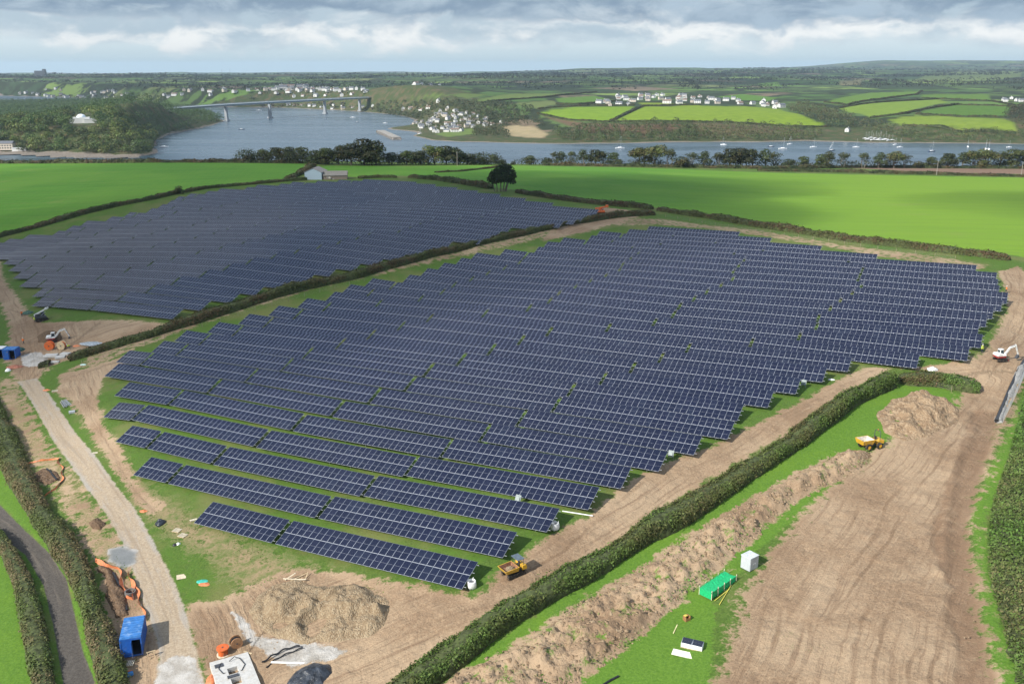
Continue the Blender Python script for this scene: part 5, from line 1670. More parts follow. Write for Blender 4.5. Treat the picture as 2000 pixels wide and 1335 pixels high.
def house(p, rot, kind, label, group, scale=1.0, cat='house', name='house', win=True):
    t = thing(name, label, cat, (p[0], p[1], ground(p[0], p[1])), rot, group)
    t.scale = (scale,) * 3
    wall, rf, ch, wm = HOUSES[kind]
    link('wall', wall, t)
    r = link('roof', rf, t)
    link('chimney', ch, r)
    if win and wm:
        link('window', wm, t)['kind'] = 'stuff'
    return t

WORDS = {0: 'white house with a grey slate roof', 1: 'long white house with a grey roof', 2: 'white bungalow with a brown roof', 3: 'cream house with a grey roof', 4: 'big white house with a brown roof'}
def village(region, n, mind, place, group, scale=1.0, win=True, kinds=(4, 3, 3, 2, 1)):
    for p in scatter_px(region, n, mind, tries=60):
        k = random.choices(range(5), kinds)[0]
        house(p, random.choice((.3, 1.2, 1.87, -.4)) + random.uniform(-.25, .25), k, f'{WORDS[k]} {place}', group, scale * random.uniform(.85, 1.15), win=win)

village([(832, 238), (858, 216), (885, 214), (930, 222), (955, 231), (985, 241), (962, 247), (905, 251), (850, 256), (808, 247), (810, 240)], 66, 13.5, 'in the waterside village beyond the estuary', 'houses of the waterside village', .74)
village([(845, 254), (900, 250), (906, 256), (850, 262)], 9, 13, 'on the shore side of the waterside village', 'houses of the waterside village', .8)
village([(1160, 201), (1182, 199), (1240, 203), (1240, 207), (1162, 207)], 7, 16, 'just left of the hilltop village', 'houses on the hill across the water', .95)
village([(1205, 189), (1290, 186), (1370, 190), (1450, 195), (1450, 206), (1330, 204), (1240, 200), (1207, 194)], 44, 17, 'in the hilltop village across the water', 'houses on the hill across the water')
village([(1466, 198), (1500, 200), (1538, 210), (1520, 214), (1468, 206)], 10, 15, 'at the right end of the hilltop village', 'houses on the hill across the water', 1.0, kinds=(5, 4, 1, 0, 1))
village([(1960, 193), (2010, 192), (2010, 201), (1962, 201)], 7, 16, 'by the dark wood at the right edge', 'houses by the right edge wood', 1.0, kinds=(5, 5, 1, 0, 1))
village([(1640, 252), (1672, 252), (1668, 259), (1642, 258)], 1, 14, 'standing alone above the boatyard', None, .95, kinds=(1, 0, 0, 0, 0))
village([(770, 170), (830, 164), (870, 168), (820, 176)], 14, 40, 'in the far hamlet beyond the bridge', 'houses of the far hamlet', 1.2, False)
village([(320, 186), (480, 181), (560, 173), (620, 174), (720, 180), (700, 187), (560, 186), (420, 191), (330, 193)], 90, 26, 'in the terraced town beyond the bridge', 'houses of the town beyond the bridge', 1.2, False)
village([(540, 172), (600, 170), (602, 174), (545, 176)], 10, 34, 'in the bright row above the far town', 'houses of the town beyond the bridge', 1.6, False, (0, 4, 0, 0, 2))
village([(30, 182), (110, 172), (190, 176), (260, 186), (200, 193), (60, 187)], 34, 34, 'on the slope above the far inlet', 'houses above the far inlet', 1.15, False)
village([(560, 206), (640, 203), (735, 206), (722, 214), (600, 210)], 30, 24, 'on the waterfront beneath the bridge', 'houses on the waterfront beneath the bridge', .9, False)
village([(780, 205), (860, 200), (850, 212), (790, 218)], 7, 40, 'half hidden in the wooded slope beyond the bridge', 'houses in the wooded slope', 1.2, False)

def stacks():
    for px, h, lab in ((433, 60, 'tall thin chimney on the horizon left of centre'), (449, 62, 'second tall chimney on the horizon'), (232, 45, 'slim stack on the left horizon')):
        p = W(px, 139)
        t = thing('chimney_stack', lab, 'chimney', tuple(p))
        m = MB(); m.tube((0, 0, -4), (0, 0, h), 3.2, 2.2, 8); m.obj('shaft', CONC, t)
    p = W(80, 149)
    t = thing('power_block', 'dark blocky building far off on the left skyline', 'building', tuple(p), .2)
    m = MB(); m.box((0, 0, 15), (60, 40, 34)); m.box((22, 0, 36), (14, 30, 12)); m.obj('wall', SLATE, t)

def sheds():
    # white domed hall in the headland wood
    p = W(160, 240)
    t = thing('hall', 'white domed hall with stepped flat roofs in the headland wood', 'building', tuple(p), .35)
    t.scale = (.75, .75, .75)
    m = MB(); m.box((0, 0, 5), (30, 18, 11)); m.box((16, -6, 3.5), (22, 14, 8)); m.box((-12, 10, 3), (20, 12, 7)); m.obj('wall', WHITE, t)
    m = MB(); m.ball((0, 0, 10.2), (8.5, 8.5, 6.5), 16, 6, half=True); m.obj('dome', mat('pale_glass_dome', (.75, .82, .88), .2, var=.03), t, smooth=True)
    m = MB(); m.box((16, -6, 7.8), (22.8, 14.8, .6)); m.box((-12, 10, 6.9), (20.8, 12.8, .6)); m.obj('roof', mat('pale_roof', (.68, .70, .72), .6), t)
    # waterside works at the far left
    p = W(12, 292)
    t = thing('boathouse', 'grey and white waterside building at the left edge below the wood', 'building', tuple(p), .1)
    m = MB(); m.box((0, 0, 4), (22, 12, 9)); m.obj('wall', CREAM, t)
    m = MB(); m.prism([(-6.6, 8.4), (6.6, 8.4), (0, 11.4)], -11.5, 11.5); o = m.obj('roof', SLATE, t); o.rotation_euler = (0, 0, pi / 2)
    m = MB()
    for i in range(6):
        for j in range(2):
            m.box((-8.5 + i * 3.4, -6.03, 2.4 + j * 3.2), (1.8, .1, 1.6))
    m.obj('window', PANE, t)
    p = W(40, 296)
    t = thing('shed', 'low white shed right of the grey waterside building', 'building', tuple(p), .1)
    m = MB(); m.box((0, 0, 2), (18, 8, 5)); m.obj('wall', WHITE, t)
    m = MB(); m.box((0, 0, 4.7), (18.8, 8.8, .5)); m.obj('roof', mat('white_sheet', (.7, .72, .73), .5), t)
    # boatyard shed
    p = W(1668, 263)
    # barns of the farm
    bl = mat('pale_blue_cladding', (.34, .43, .50), .5, var=.05)
    fib = mat('weathered_sheet_roof', (.30, .27, .25), .85, var=.15)
    stone = mat('rubble_stone', (.26, .21, .17), .9, var=.2, bump=.05, bscale=3)
    p = W(612, 351)
    t = thing('barn', 'pale blue gabled barn with a dull brown roof behind the farther array', 'barn', tuple(p), -.10)
    m = MB(); m.prism([(-4.6, -1), (4.6, -1), (4.6, 3.9), (0, 5.9), (-4.6, 3.9)], 0, 10); m.obj('wall', bl, t)
    m = MB()
    for sx in (-1, 1):
        m.add([(0, -.3, 6.0), (sx * 5.0, -.3, 3.83), (sx * 5.0, 10.3, 3.83), (0, 10.3, 6.0), (0, -.3, 6.14), (sx * 5.0, -.3, 3.97), (sx * 5.0, 10.3, 3.97), (0, 10.3, 6.14)], [(0, 1, 2, 3), (4, 7, 6, 5), (0, 4, 5, 1), (1, 5, 6, 2), (2, 6, 7, 3), (3, 7, 4, 0)])
    m.obj('roof', fib, t)
    p = W(656, 349)
    t = thing('barn', 'low stone barn with a mossy grey roof right of the blue barn', 'barn', tuple(p), .12)
    t.scale = (.68, .8, .72)
    m = MB(); m.prism([(-5, -1), (5, -1), (5, 3.0), (0, 5.6), (-5, 3.0)], -9, 9); o = m.obj('wall', stone, t); o.rotation_euler = (0, 0, pi / 2)
    m = MB()
    for sx in (-1, 1):
        m.add([(0, -9.4, 5.7), (sx * 5.5, -9.4, 2.86), (sx * 5.5, 9.4, 2.86), (0, 9.4, 5.7), (0, -9.4, 5.85), (sx * 5.5, -9.4, 3.0), (sx * 5.5, 9.4, 3.0), (0, 9.4, 5.85)], [(0, 1, 2, 3), (4, 7, 6, 5), (0, 4, 5, 1), (1, 5, 6, 2), (2, 6, 7, 3), (3, 7, 4, 0)])
    o = m.obj('roof', mat('mossy_roof', (.25, .23, .20), .9, var=.25), t); o.rotation_euler = (0, 0, pi / 2)
    p = W(641, 350)
    t = thing('rubble_heap', 'heap of orange-brown rubble between the two barns', 'heap', tuple(p))
    m = MB()
    for i in range(14):
        m.box((random.uniform(-3, 3), random.uniform(-2, 2), random.uniform(0, 1.2)), (random.uniform(.8, 2), random.uniform(.8, 2), random.uniform(.5, 1.2)), i % 2, random.uniform(0, 3), random.uniform(-.5, .5))
    m.obj('rubble', [mat('rusty_rubble', (.32, .17, .09), .9), mat('pale_rubble', (.5, .47, .42), .9)], t)

sheds()

CONC = mat('bridge_concrete', (.27, .29, .31), .8, var=.08)
def bridge():
    piers = [(443, 236, 203.5), (528, 231, 199.5), (635, 222.5, 193.5), (703, 217.5, 190.5)]
    X = []
    for px, yb, yt in piers:
        p = at_height(px, yb, 0)
        dist = np.hypot(p[0], p[1])
        d = ray(px, yt)
        X.append((p[0], p[1], CAMZ + d[2] / np.hypot(d[0], d[1]) * dist))
    X = np.array(X)
    print('pier spans', np.round(np.hypot(*np.diff(X[:, :2], axis=0).T)), np.round(X[:, 2]))
    t = thing('bridge', 'long grey box-girder road bridge on tall piers crossing the estuary', 'bridge', (X[0, 0], X[0, 1], 0))
    o0 = Vector((X[0, 0], X[0, 1], 0))
    zt = X[:, 2].mean()
    # straight deck through the pier heads, on to both shores
    a, b = X[0, :2], X[3, :2]
    dr = (b - a) / np.hypot(*(b - a))
    nl = np.array([-dr[1], dr[0]])
    def off(p):
        return tuple(Vector(p) - o0)
    m = MB()
    pts = []
    ss = np.linspace(-420, np.hypot(*(b - a)) + 160, 40)
    for s in ss:
        p = a + dr * s
        zz = np.interp(s, [np.dot(q[:2] - a, dr) for q in X], X[:, 2])
        zz = np.interp(s, [ss[0], 0, np.dot(b - a, dr), ss[-1]], [X[0, 2] - 6, X[0, 2], X[3, 2], X[3, 2] - 2]) if (s < 0 or s > np.dot(b - a, dr)) else zz
        pts.append((p, zz))
    prof = [(-7, 0), (7, 0), (7, -.7), (3.4, -4.2), (-3.4, -4.2), (-7, -.7)]
    V, Q = [], []
    for p, zz in pts:
        for u, w in prof:
            V.append(off((p[0] + nl[0] * u, p[1] + nl[1] * u, zz + w)))
    k = len(prof)
    for i in range(len(pts) - 1):
        for j in range(k):
            Q.append((i * k + j, i * k + (j + 1) % k, (i + 1) * k + (j + 1) % k, (i + 1) * k + j))
    m.add(V, Q)
    m.obj('deck', mat('painted_girder', (.36, .42, .46), .6, var=.06), t)
    for side in (-1, 1):
        m = MB()
        for i in range(len(pts) - 1):
            (p, z0), (q, z1) = pts[i], pts[i + 1]
            A = off((p[0] + nl[0] * 6.8 * side, p[1] + nl[1] * 6.8 * side, z0 + 1.3)); B = off((q[0] + nl[0] * 6.8 * side, q[1] + nl[1] * 6.8 * side, z1 + 1.3))
            m.tube(A, B, .35, n=4)
            m.tube(A, (A[0], A[1], A[2] - 1.3), .2, n=4)
        m.obj('parapet', CONC, t)
    for x, y, z in X:
        m = MB()
        b0 = Vector((x, y, 0)) - o0
        rz = math.atan2(dr[1], dr[0])
        m.box(b0 + Vector((0, 0, (z - 5) / 2 - 1)), (5.5, 7.5, z - 5 + 2), 0, rz, taper=.8)
        m.box(b0 + Vector((0, 0, 1.0)), (9, 11, 4.5), 0, rz, taper=.9)
        m.obj('pier', CONC, t, bevel=.4)

bridge()
stacks()

def stone_pier():
    A, B = at_height(742, 257, 1), at_height(776, 272, 1)
    t = thing('harbour_pier', 'broad stone harbour pier jutting out by the waterside village', 'pier', (A[0], A[1], 0))
    d = Vector((B[0] - A[0], B[1] - A[1], 0))
    L, rz = d.length, math.atan2(d.y, d.x)
    st = mat('weedy_stone', (.17, .155, .14), .9, var=.3, vscale=.2)
    m = MB(); m.box((d.x / 2, d.y / 2, 1.2), (L, 15, 5.0), 0, rz, taper=.93); m.obj('wall', st, t, bevel=.3)
    m = MB(); m.box((d.x / 2, d.y / 2, 3.8), (L * .92, 13, .3), 0, rz); m.obj('deck', mat('pale_quay', (.30, .28, .25), .9), t)

stone_pier()

# boats ------------------------------------------------------------
HULLW = mat('white_gelcoat', (.82, .83, .84), .25, var=.03)
HULLB = mat('navy_hull', (.05, .07, .13), .3, var=.08)
MAST = mat('alloy_mast', (.55, .57, .60), .35, metal=.3)
def hull_mesh(L, B, h, m_):
    m = MB()
    V, Q = [], []
    n = 9
    for i in range(n):
        u = i / (n - 1)
        w = B / 2 * (math.sin(pi * min(1, u * .62 + .33)) if u < .95 else .05) * (1 if u < .8 else (1 - (u - .8) / .2) ** .6 + .02)
        x = (u - .5) * L
        sh = h * (1 + .25 * (u - .5))
        V += [(x, -w, sh), (x, -w * .75, .1), (x, 0, -.45), (x, w * .75, .1), (x, w, sh)]
    for i in range(n - 1):
        for j in range(4):
            Q.append((i * 5 + j, i * 5 + j + 1, (i + 1) * 5 + j + 1, (i + 1) * 5 + j))
        Q.append((i * 5 + 4, i * 5, (i + 1) * 5, (i + 1) * 5 + 4))
    Q.append((4, 3, 2, 1, 0))
    m.add(V, Q)
    return m.mesh('hull', m_, smooth=False)

BOAT = {'w': hull_mesh(10, 3.2, 1.1, HULLW), 'b': hull_mesh(10, 3.2, 1.1, HULLB)}
_m = MB(); _m.prism([(-2.6, .9), (2.2, .9), (1.4, 1.75), (-2.0, 1.75)], -.9, .9); CABIN = _m.mesh('cabin', HULLW, bevel=.1)
_m = MB(); _m.tube((.8, 0, 1), (.8, 0, 13.2), .11, .07, 6); _m.tube((.8, -1.0, 8.2), (.8, 1.0, 8.2), .05, n=4); _m.tube((.8, 0, 13.1), (4.8, 0, 1.2), .03, n=3); _m.tube((.8, 0, 13.1), (-4.8, 0, 1.2), .03, n=3); RIG = _m.mesh('mast', MAST)
_m = MB(); _m.tube((.7, 0, 2.4), (-3.8, 0, 2.3), .2, .14, 6); BOOM = _m.mesh('boom', mat('sail_cover', (.12, .16, .25), .8))
def yacht(px, py, label, rot, scale=1.0, hull='w', group='yachts moored in the channel', rig=True, z=0, p=None):
    if p is None:
        p = at_height(px, py, 0)
    t = thing('sailing_boat' if rig else 'motor_boat', label, 'boat', (p[0], p[1], z), rot, group)
    t.scale = (scale * .88,) * 3
    link('hull', BOAT[hull], t)
    link('cabin', CABIN, t)
    if rig:
        r = link('mast', RIG, t)
        link('boom', BOOM, r)
    return t

for a in ((1211, 290, 'large white yacht moored left of the others in mid channel', .15, 1.45), (1413, 283, 'small white yacht close to the far bank', 2.9, 1.0), (1529, 291, 'tall-masted white yacht nearest the tree line', .1, 1.35), (1543, 282, 'white yacht with bare mast just behind the tall-masted one', .3, 1.0),
          (1589, 288, 'white yacht in the middle of the channel', .2, 1.15), (1625, 294, 'grey-hulled yacht with a slanting mast line', .4, 1.1, 'b'), (1672, 288, 'white yacht below the boatyard', .0, 1.05), (1758, 288, 'white yacht right of the boatyard slip', .2, 1.05), (1749, 283, 'pair-moored white yacht off the slip', .3, .9),
          (1820, 296, 'dark-hulled yacht near the shore trees', .2, 1.2, 'b'), (1890, 287, 'white yacht in the right part of the channel', 1.2, 1.0), (1925, 292, 'tall yacht at the right of the channel', 1.0, 1.25), (1931, 292, 'second yacht alongside the tall right one', 1.1, 1.15), (1971, 288, 'small yacht by the right edge', .1, .9)):
    yacht(*a)
yacht(1506, 287, 'low dark work boat left of the tall-masted yacht', .1, 1.1, 'b', None, False)
yacht(472, 253, 'small dark fishing boat alone off the headland', .1, 1.2, 'b', None, False)
yacht(689, 230, 'white motor boat far out towards the bridge', .1, 1.4, 'w', None, False)
yacht(697, 239, 'dark dinghy off the far shore', .1, .9, 'b', None, False)
yacht(506, 216, 'white launch passing under the bridge', .1, 1.6, 'w', None, False)
yacht(320, 288, 'white boat moored at the headland landing', .4, 1.6, 'w', None, False)
yacht(752, 241, 'white yacht under way near the beach tip', .1, 1.1, 'w', None)
yacht(821, 262, 'white yacht lying in the little harbour', .8, 1.1, 'w', None)
_g = 'yachts laid up in the boatyard'
for i, (px, py) in enumerate(((1690, 272), (1695, 274), (1701, 271), (1704, 275), (1710, 272), (1713, 275), (1719, 273), (1724, 275), (1729, 274), (1735, 276), (1742, 275))):
    p = W(px, py)
    yacht(0, 0, 'white yacht laid up ashore in the crowded boatyard', random.uniform(-.4, .6), random.uniform(.8, 1.1), 'w', _g, True, ground(p[0], p[1]) + 1.0, p)

# ------------------------------------------------------------------ the building site: heaps, plant, containers, materials
YEL = mat('digger_yellow', (.62, .36, .03), .45, var=.1, dirt=(.28, .20, .13), dscale=2.5)
WHT = mat('white_paint', (.74, .74, .72), .4, var=.05, dirt=(.40, .32, .24), dscale=2)
RED = mat('dark_red_paint', (.26, .03, .03), .45, var=.12, dirt=(.25, .17, .12))
ORG = mat('orange_paint', (.62, .13, .03), .45, var=.1, dirt=(.25, .17, .12))
BLK = mat('black_rubber', (.022, .021, .020), .8, var=.2, dirt=(.16, .115, .08), dscale=3)
GLS = mat('cab_glass', (.035, .05, .06), .08, var=.05)
DGR = mat('dark_grey_paint', (.06, .065, .075), .45, var=.1)
BLU = mat('blue_steel', (.018, .105, .40), .45, var=.08, dirt=(.16, .17, .2), dscale=1.0)
BLUR = mat('faded_blue_roof', (.045, .18, .46), .5, var=.12, vscale=1.5, dirt=(.23, .35, .52), dscale=.8)
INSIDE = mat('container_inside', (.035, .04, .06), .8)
WOOD = mat('raw_timber', (.52, .40, .25), .8, var=.15)
PALW = mat('pale_timber', (.62, .55, .42), .8, var=.12)
OSB = mat('plywood', (.60, .50, .36), .8, var=.1)
PLASW = mat('white_plastic', (.80, .80, .78), .5, var=.04)
ORNET = mat('orange_plastic_net', (.58, .19, .08), .6, var=.12)
GRNET = mat('green_debris_net', (.010, .40, .14), .6, var=.12, vscale=5)
BLKPL = mat('black_plastic', (.018, .019, .022), .35, var=.2)
TARP = mat('dark_tarpaulin', (.035, .042, .055), .32, var=.35, vscale=1.2, bump=.12, bscale=3)
CONW = mat('pale_concrete', (.50, .49, .465), .8, var=.06, dirt=(.42, .38, .32), dscale=1.3)
GALV = mat('pale_cabinet', (.44, .47, .49), .5, var=.05)
SKIN = mat('skin', (.45, .28, .20), .6)
HIV_O = mat('hivis_orange', (.80, .20, .04), .6, var=.05)
HIV_Y = mat('hivis_yellow', (.62, .78, .06), .6, var=.05)
NAVY = mat('work_trousers', (.03, .035, .055), .85)

def earth_mat(name, a, b, c, scale=1.0):
    m = bpy.data.materials.new(name)
    m.use_nodes = True
    t = NT(m.node_tree)
    p = t.new('ShaderNodeNewGeometry').outputs['Position']
    n1 = t.noise(p, 0.7 * scale, 6, .65)
    n2 = t.noise(p, 4.5 * scale, 6, .7)
    v = t.new('ShaderNodeTexVoronoi', i_Scale=3.2 * scale)
    t.put(v, 'Vector', p)
    sc = t.new('ShaderNodeSeparateColor', i_0=v.outputs['Color'])
    col = t.mix(t.smooth(n1, .35, .65), (*a, 1), (*b, 1))
    col = t.mix(t.smooth(n2, .5, .75, 0, .7), col, (*c, 1))
    col = t.mix(t.math('MULTIPLY', t.math('GREATER_THAN', sc.outputs[0], .78), .5), col, (*c, 1))
    bs = t.new('ShaderNodeBsdfPrincipled', i_Base_Color=col, i_Roughness=.95)
    bs.inputs['Specular IOR Level'].default_value = .1
    h = t.math('ADD', t.math('MULTIPLY', n2, .5), t.math('MULTIPLY', v.outputs['Distance'], -.5))
    bp = t.new('ShaderNodeBump', i_Strength=1.0, i_Distance=.28, i_Height=t.math('ADD', h, n1))
    t.put(bs, 'Normal', bp.outputs[0])
    t.new('ShaderNodeOutputMaterial', i_0=bs)
    return m

EARTH = earth_mat('dug_earth', (.22, .148, .09), (.305, .22, .14), (.40, .305, .205))
STONY = earth_mat('stony_spoil', (.225, .162, .10), (.31, .235, .15), (.40, .325, .225), 1.5)
DAMP = earth_mat('damp_earth', (.105, .068, .042), (.15, .10, .065), (.2, .14, .095))
ROCK = earth_mat('grey_rubble', (.26, .26, .25), (.36, .355, .34), (.47, .46, .44), 2)

def heap(name, label, outline, height, m, rough=.5, fr=.35, slope=1.0, cat='heap', res=.22, shift=(0, 0), grooves=0.0):
    P = np.array(wpoly(outline))
    lo, hi = P.min(0) - 1, P.max(0) + 1
    xs, ys = np.arange(lo[0], hi[0], res), np.arange(lo[1], hi[1], res)
    XX, YY = np.meshgrid(xs, ys, indexing='ij')
    sd = poly_sd(XX, YY, P).reshape(XX.shape)
    sd = sd + .7 * noise2(XX, YY, .45, 3.0, 4)
    mx = sd.max()
    core = height * (1 - np.exp(-np.maximum(sd, 0) * slope / height * 1.3)) / (1 - math.exp(-mx * slope / height * 1.3))
    wx, wy = XX + 2.2 * noise2(XX, YY, .22, 1.0, 3), YY + 2.2 * noise2(XX, YY, .22, 6.0, 3)
    core = core * (1 + .55 * noise2(wx, wy, .11, 2.0, 3))
    rid = 1 - np.abs(noise2(wx, wy, fr, 7.0, 5)) * 2.4
    bumps = (noise2(XX, YY, fr, 5.0, 5) * rough + (rid - .6) * grooves + noise2(wx, wy, fr * 4, 9.0, 4) * rough * .45) * sstep(sd, 0, 2.0)
    Z = near_height(XX, YY) + np.where(sd > 0, core + bumps, np.maximum(sd, -.5) * .8) - .05
    idx = np.arange(XX.size).reshape(XX.shape)
    q = np.stack([idx[:-1, :-1], idx[1:, :-1], idx[1:, 1:], idx[:-1, 1:]], -1).reshape(-1, 4)
    q = q[sd.ravel()[q].max(1) > -.5]
    u, inv = np.unique(q, return_inverse=True)
    me = quick_mesh(name, np.stack([XX, YY, Z], -1).reshape(-1, 3)[u], inv.reshape(-1, 4), m, smooth=True)
    return tag(link(name, me), label, cat)

heap('spoil_heap', 'big heap of stony spoil in the bend of the haul road', [(486, 1195), (495, 1165), (530, 1140), (580, 1133), (640, 1146), (700, 1142), (745, 1158), (768, 1188), (755, 1220), (720, 1240), (660, 1252), (600, 1258), (540, 1240), (500, 1222)], 1.35, STONY, 1.2, .24, .5, grooves=1.1)
heap('spoil_heap', 'rounded heap of sandy earth inside the hedge corner', [(1712, 812), (1740, 780), (1790, 768), (1845, 778), (1876, 800), (1868, 828), (1820, 850), (1770, 862), (1730, 846)], 1.05, EARTH, 1.05, .27, .5, grooves=.8)
heap('spoil_heap', 'small earth bank at the end of the long spoil ridge', [(1606, 903), (1640, 882), (1692, 878), (1704, 892), (1680, 912), (1640, 930), (1618, 925)], 1.3, EARTH, .8, .4, .8, grooves=.7)
heap('earth_heap', 'low heap of dark dug earth behind the left excavator', [(72, 658), (95, 648), (120, 650), (122, 664), (95, 670), (74, 668)], 1.3, DAMP, .4, .5)
heap('earth_heap', 'dark earth beside the trench by the orange netting', [(196, 1108), (222, 1112), (240, 1150), (250, 1200), (228, 1205), (208, 1160)], .7, DAMP, .5, .6, res=.15)
heap('earth_heap', 'small mound of brown earth between hedge and stone track', [(172, 1020), (190, 1012), (204, 1022), (196, 1034), (178, 1034)], .5, DAMP, .3, .8, res=.15)
heap('earth_heap', 'low dark mound standing in for the pit inside the left netting ring', [(66, 925), (85, 915), (112, 918), (116, 934), (96, 946), (70, 942)], .35, DAMP, .3, .8, res=.15)  # dark earth mound put in for the darkness of a pit
heap('tarpaulin', 'crumpled dark tarpaulin over a heap near the concrete base', [(555, 1338), (575, 1310), (610, 1297), (640, 1300), (648, 1315), (630, 1335), (590, 1352)], .9, TARP, .5, .5, cat='tarpaulin', res=.12)
heap('rubble_bank', 'grey stone rubble along the open trench at the right', [(1950, 818), (1957, 790), (1972, 755), (1988, 722), (1998, 708), (2004, 712), (1994, 740), (1976, 775), (1962, 812), (1955, 824)], .7, ROCK, .5, .8, res=.18)

def stones():
    """scattered lumps on the heaps, the spoil ridge and the bare earth"""
    V, Q, n = [], [], 0
    def lump(p, s):
        nonlocal n
        for k in range(6):
            a = k * 1.047
            V.append((p[0] + s * math.cos(a) * random.uniform(.6, 1.2), p[1] + s * math.sin(a) * random.uniform(.6, 1.2), p[2] - s * .2))
        V.append((p[0] + random.uniform(-.3, .3) * s, p[1] + random.uniform(-.3, .3) * s, p[2] + s * random.uniform(.35, .8)))
        for k in range(6):
            Q.append((n + k, n + (k + 1) % 6, n + 6, n + 6))
        n += 7
    P = np.array(wpoly(SPOIL))
    q = RNG.uniform(P.min(0), P.max(0), (14000, 2))
    sd = poly_sd(q[:, 0], q[:, 1], P)
    m = sd > -.2
    q, sd = q[m][:1500], sd[m][:1500]
    z = H(q[:, 0], q[:, 1]) + sstep(sd, 0.0, 2.2) * (0.75 + 1.25 * np.abs(noise2(q[:, 0], q[:, 1], 0.32, 2.0, 5)) + 0.75 * noise2(q[:, 0], q[:, 1], 0.85, 5.0, 4))
    for p, zz in zip(q, z):
        lump((p[0], p[1], zz), random.uniform(.10, .42))
    for pts, k in ((ROAD_SOIL, 500), (BIG_SOIL, 420)):
        P = np.array(wpoly(pts))
        q = RNG.uniform(P.min(0), P.max(0), (k * 12, 2))
        q = q[poly_sd(q[:, 0], q[:, 1], P) > .3][:k]
        for p, zz in zip(q, H(q[:, 0], q[:, 1])):
            lump((p[0], p[1], zz), random.uniform(.04, .15))
    V2, Q2 = np.array(V), [(a, b, c) for a, b, c, _ in Q]
    me = quick_mesh('clods', V2, Q2, EARTH)
    tag(link('clods', me), 'earth clods and stones on the spoil ridge and bare soil', kind='stuff')
stones()

def grass_tufts():
    """ragged grass on the spoil ridge, along track edges and among the front tables"""
    C, S_, N_ = [], [], []
    def fill(pts, n, lo, hi, keep=None):
        P = np.array(wpoly(pts))
        q = RNG.uniform(P.min(0), P.max(0), (n * 6, 2))
        q = q[poly_sd(q[:, 0], q[:, 1], P) > 0]
        k = noise2(q[:, 0], q[:, 1], .22, 4.0, 4)
        q = q[k > keep] if keep is not None else q
        q = q[:n]
        z = H(q[:, 0], q[:, 1])
        C.append(np.c_[q, z]); S_.append(RNG.uniform(lo, hi, len(q)))
    fill(SPOIL, 3200, .12, .34, .12)
    C[0][:, 2] += .7
    fill(MID_DRY, 3500, .08, .2, .0)
    fill(LEFT_DRY, 3500, .08, .22, .02)
    fill([(240, 880), (560, 990), (930, 1110), (1000, 1040), (1150, 980), (820, 900), (240, 780)], 3500, .08, .2, .05)
    C, s = np.concatenate(C), np.concatenate(S_)
    C[:, 2] += s * .25
    n = len(C)
    f = np.clip(noise2(C[:, 0], C[:, 1], .3, 8.0, 3) + .25, 0, 1)
    me = leaf_mesh('grass', C, np.tile((0, 0, .35), (n, 1)), s, tint(n, (.085, .17, .025), .3, (.20, .19, .07), f), tilt=1.3, aspect=1.0)
    tag(link('grass', me), 'ragged grass tufts around the bare ground', kind='stuff')
grass_tufts()

def at(px, py, dz=0.0):
    return Vector(W(px, py, dz))

def span(p, q):
    """middle, length and heading of a thing lying between two photograph points"""
    a, b = at(*p), at(*q)
    d = b - a
    return (a + b) / 2, math.hypot(d.x, d.y), math.atan2(d.y, d.x)

# plant ------------------------------------------------------------
def track_unit(m, x0, x1, y, w, h, mi=0):
    r = h / 2
    n = 8
    poly = [(x1 + r * math.sin(a), r - r * math.cos(a)) for a in np.linspace(0, pi, n)] + [(x0 - r * math.sin(a), r + r * math.cos(a)) for a in np.linspace(0, pi, n)]
    m.prism(poly, y - w / 2, y + w / 2, mi)
    for x in np.arange(x0 - r, x1 + r, .22):
        m.box((x, y, h + .015), (.07, w, .04), mi); m.box((x, y, .0), (.07, w, .04), mi)

def tyre(name, t, c, r, w, m1=BLK, m2=YEL):
    m = MB()
    n = 18
    prof = [(r * .62, w / 2), (r * .93, w / 2), (r, w * .33), (r, -w * .33), (r * .93, -w / 2), (r * .62, -w / 2)]
    vs, fs = [], []
    for i in range(n):
        a = 2 * pi * i / n
        for rr, y in prof:
            vs.append((c[0] + rr * math.cos(a), c[1] + y, c[2] + rr * math.sin(a)))
    k = len(prof)
    for i in range(n):
        for j in range(k - 1):
            fs.append((i * k + j, i * k + j + 1, ((i + 1) % n) * k + j + 1, ((i + 1) % n) * k + j))
    m.add(vs, fs)
    for i in range(n):
        a = 2 * pi * i / n
        m.box((c[0] + r * math.cos(a), c[1], c[2] + r * math.sin(a)), (.06, w * .8, .06), 0, 0, 0, -a)
    wh = m.obj('wheel', m1, t)
    m = MB()
    m.tube((c[0], c[1] - w * .36, c[2]), (c[0], c[1] + w * .36, c[2]), r * .63, n=14)
    m.tube((c[0], c[1] - w * .42, c[2]), (c[0], c[1] + w * .42, c[2]), r * .22, n=8)
    m.obj('rim', m2, wh)
    return wh

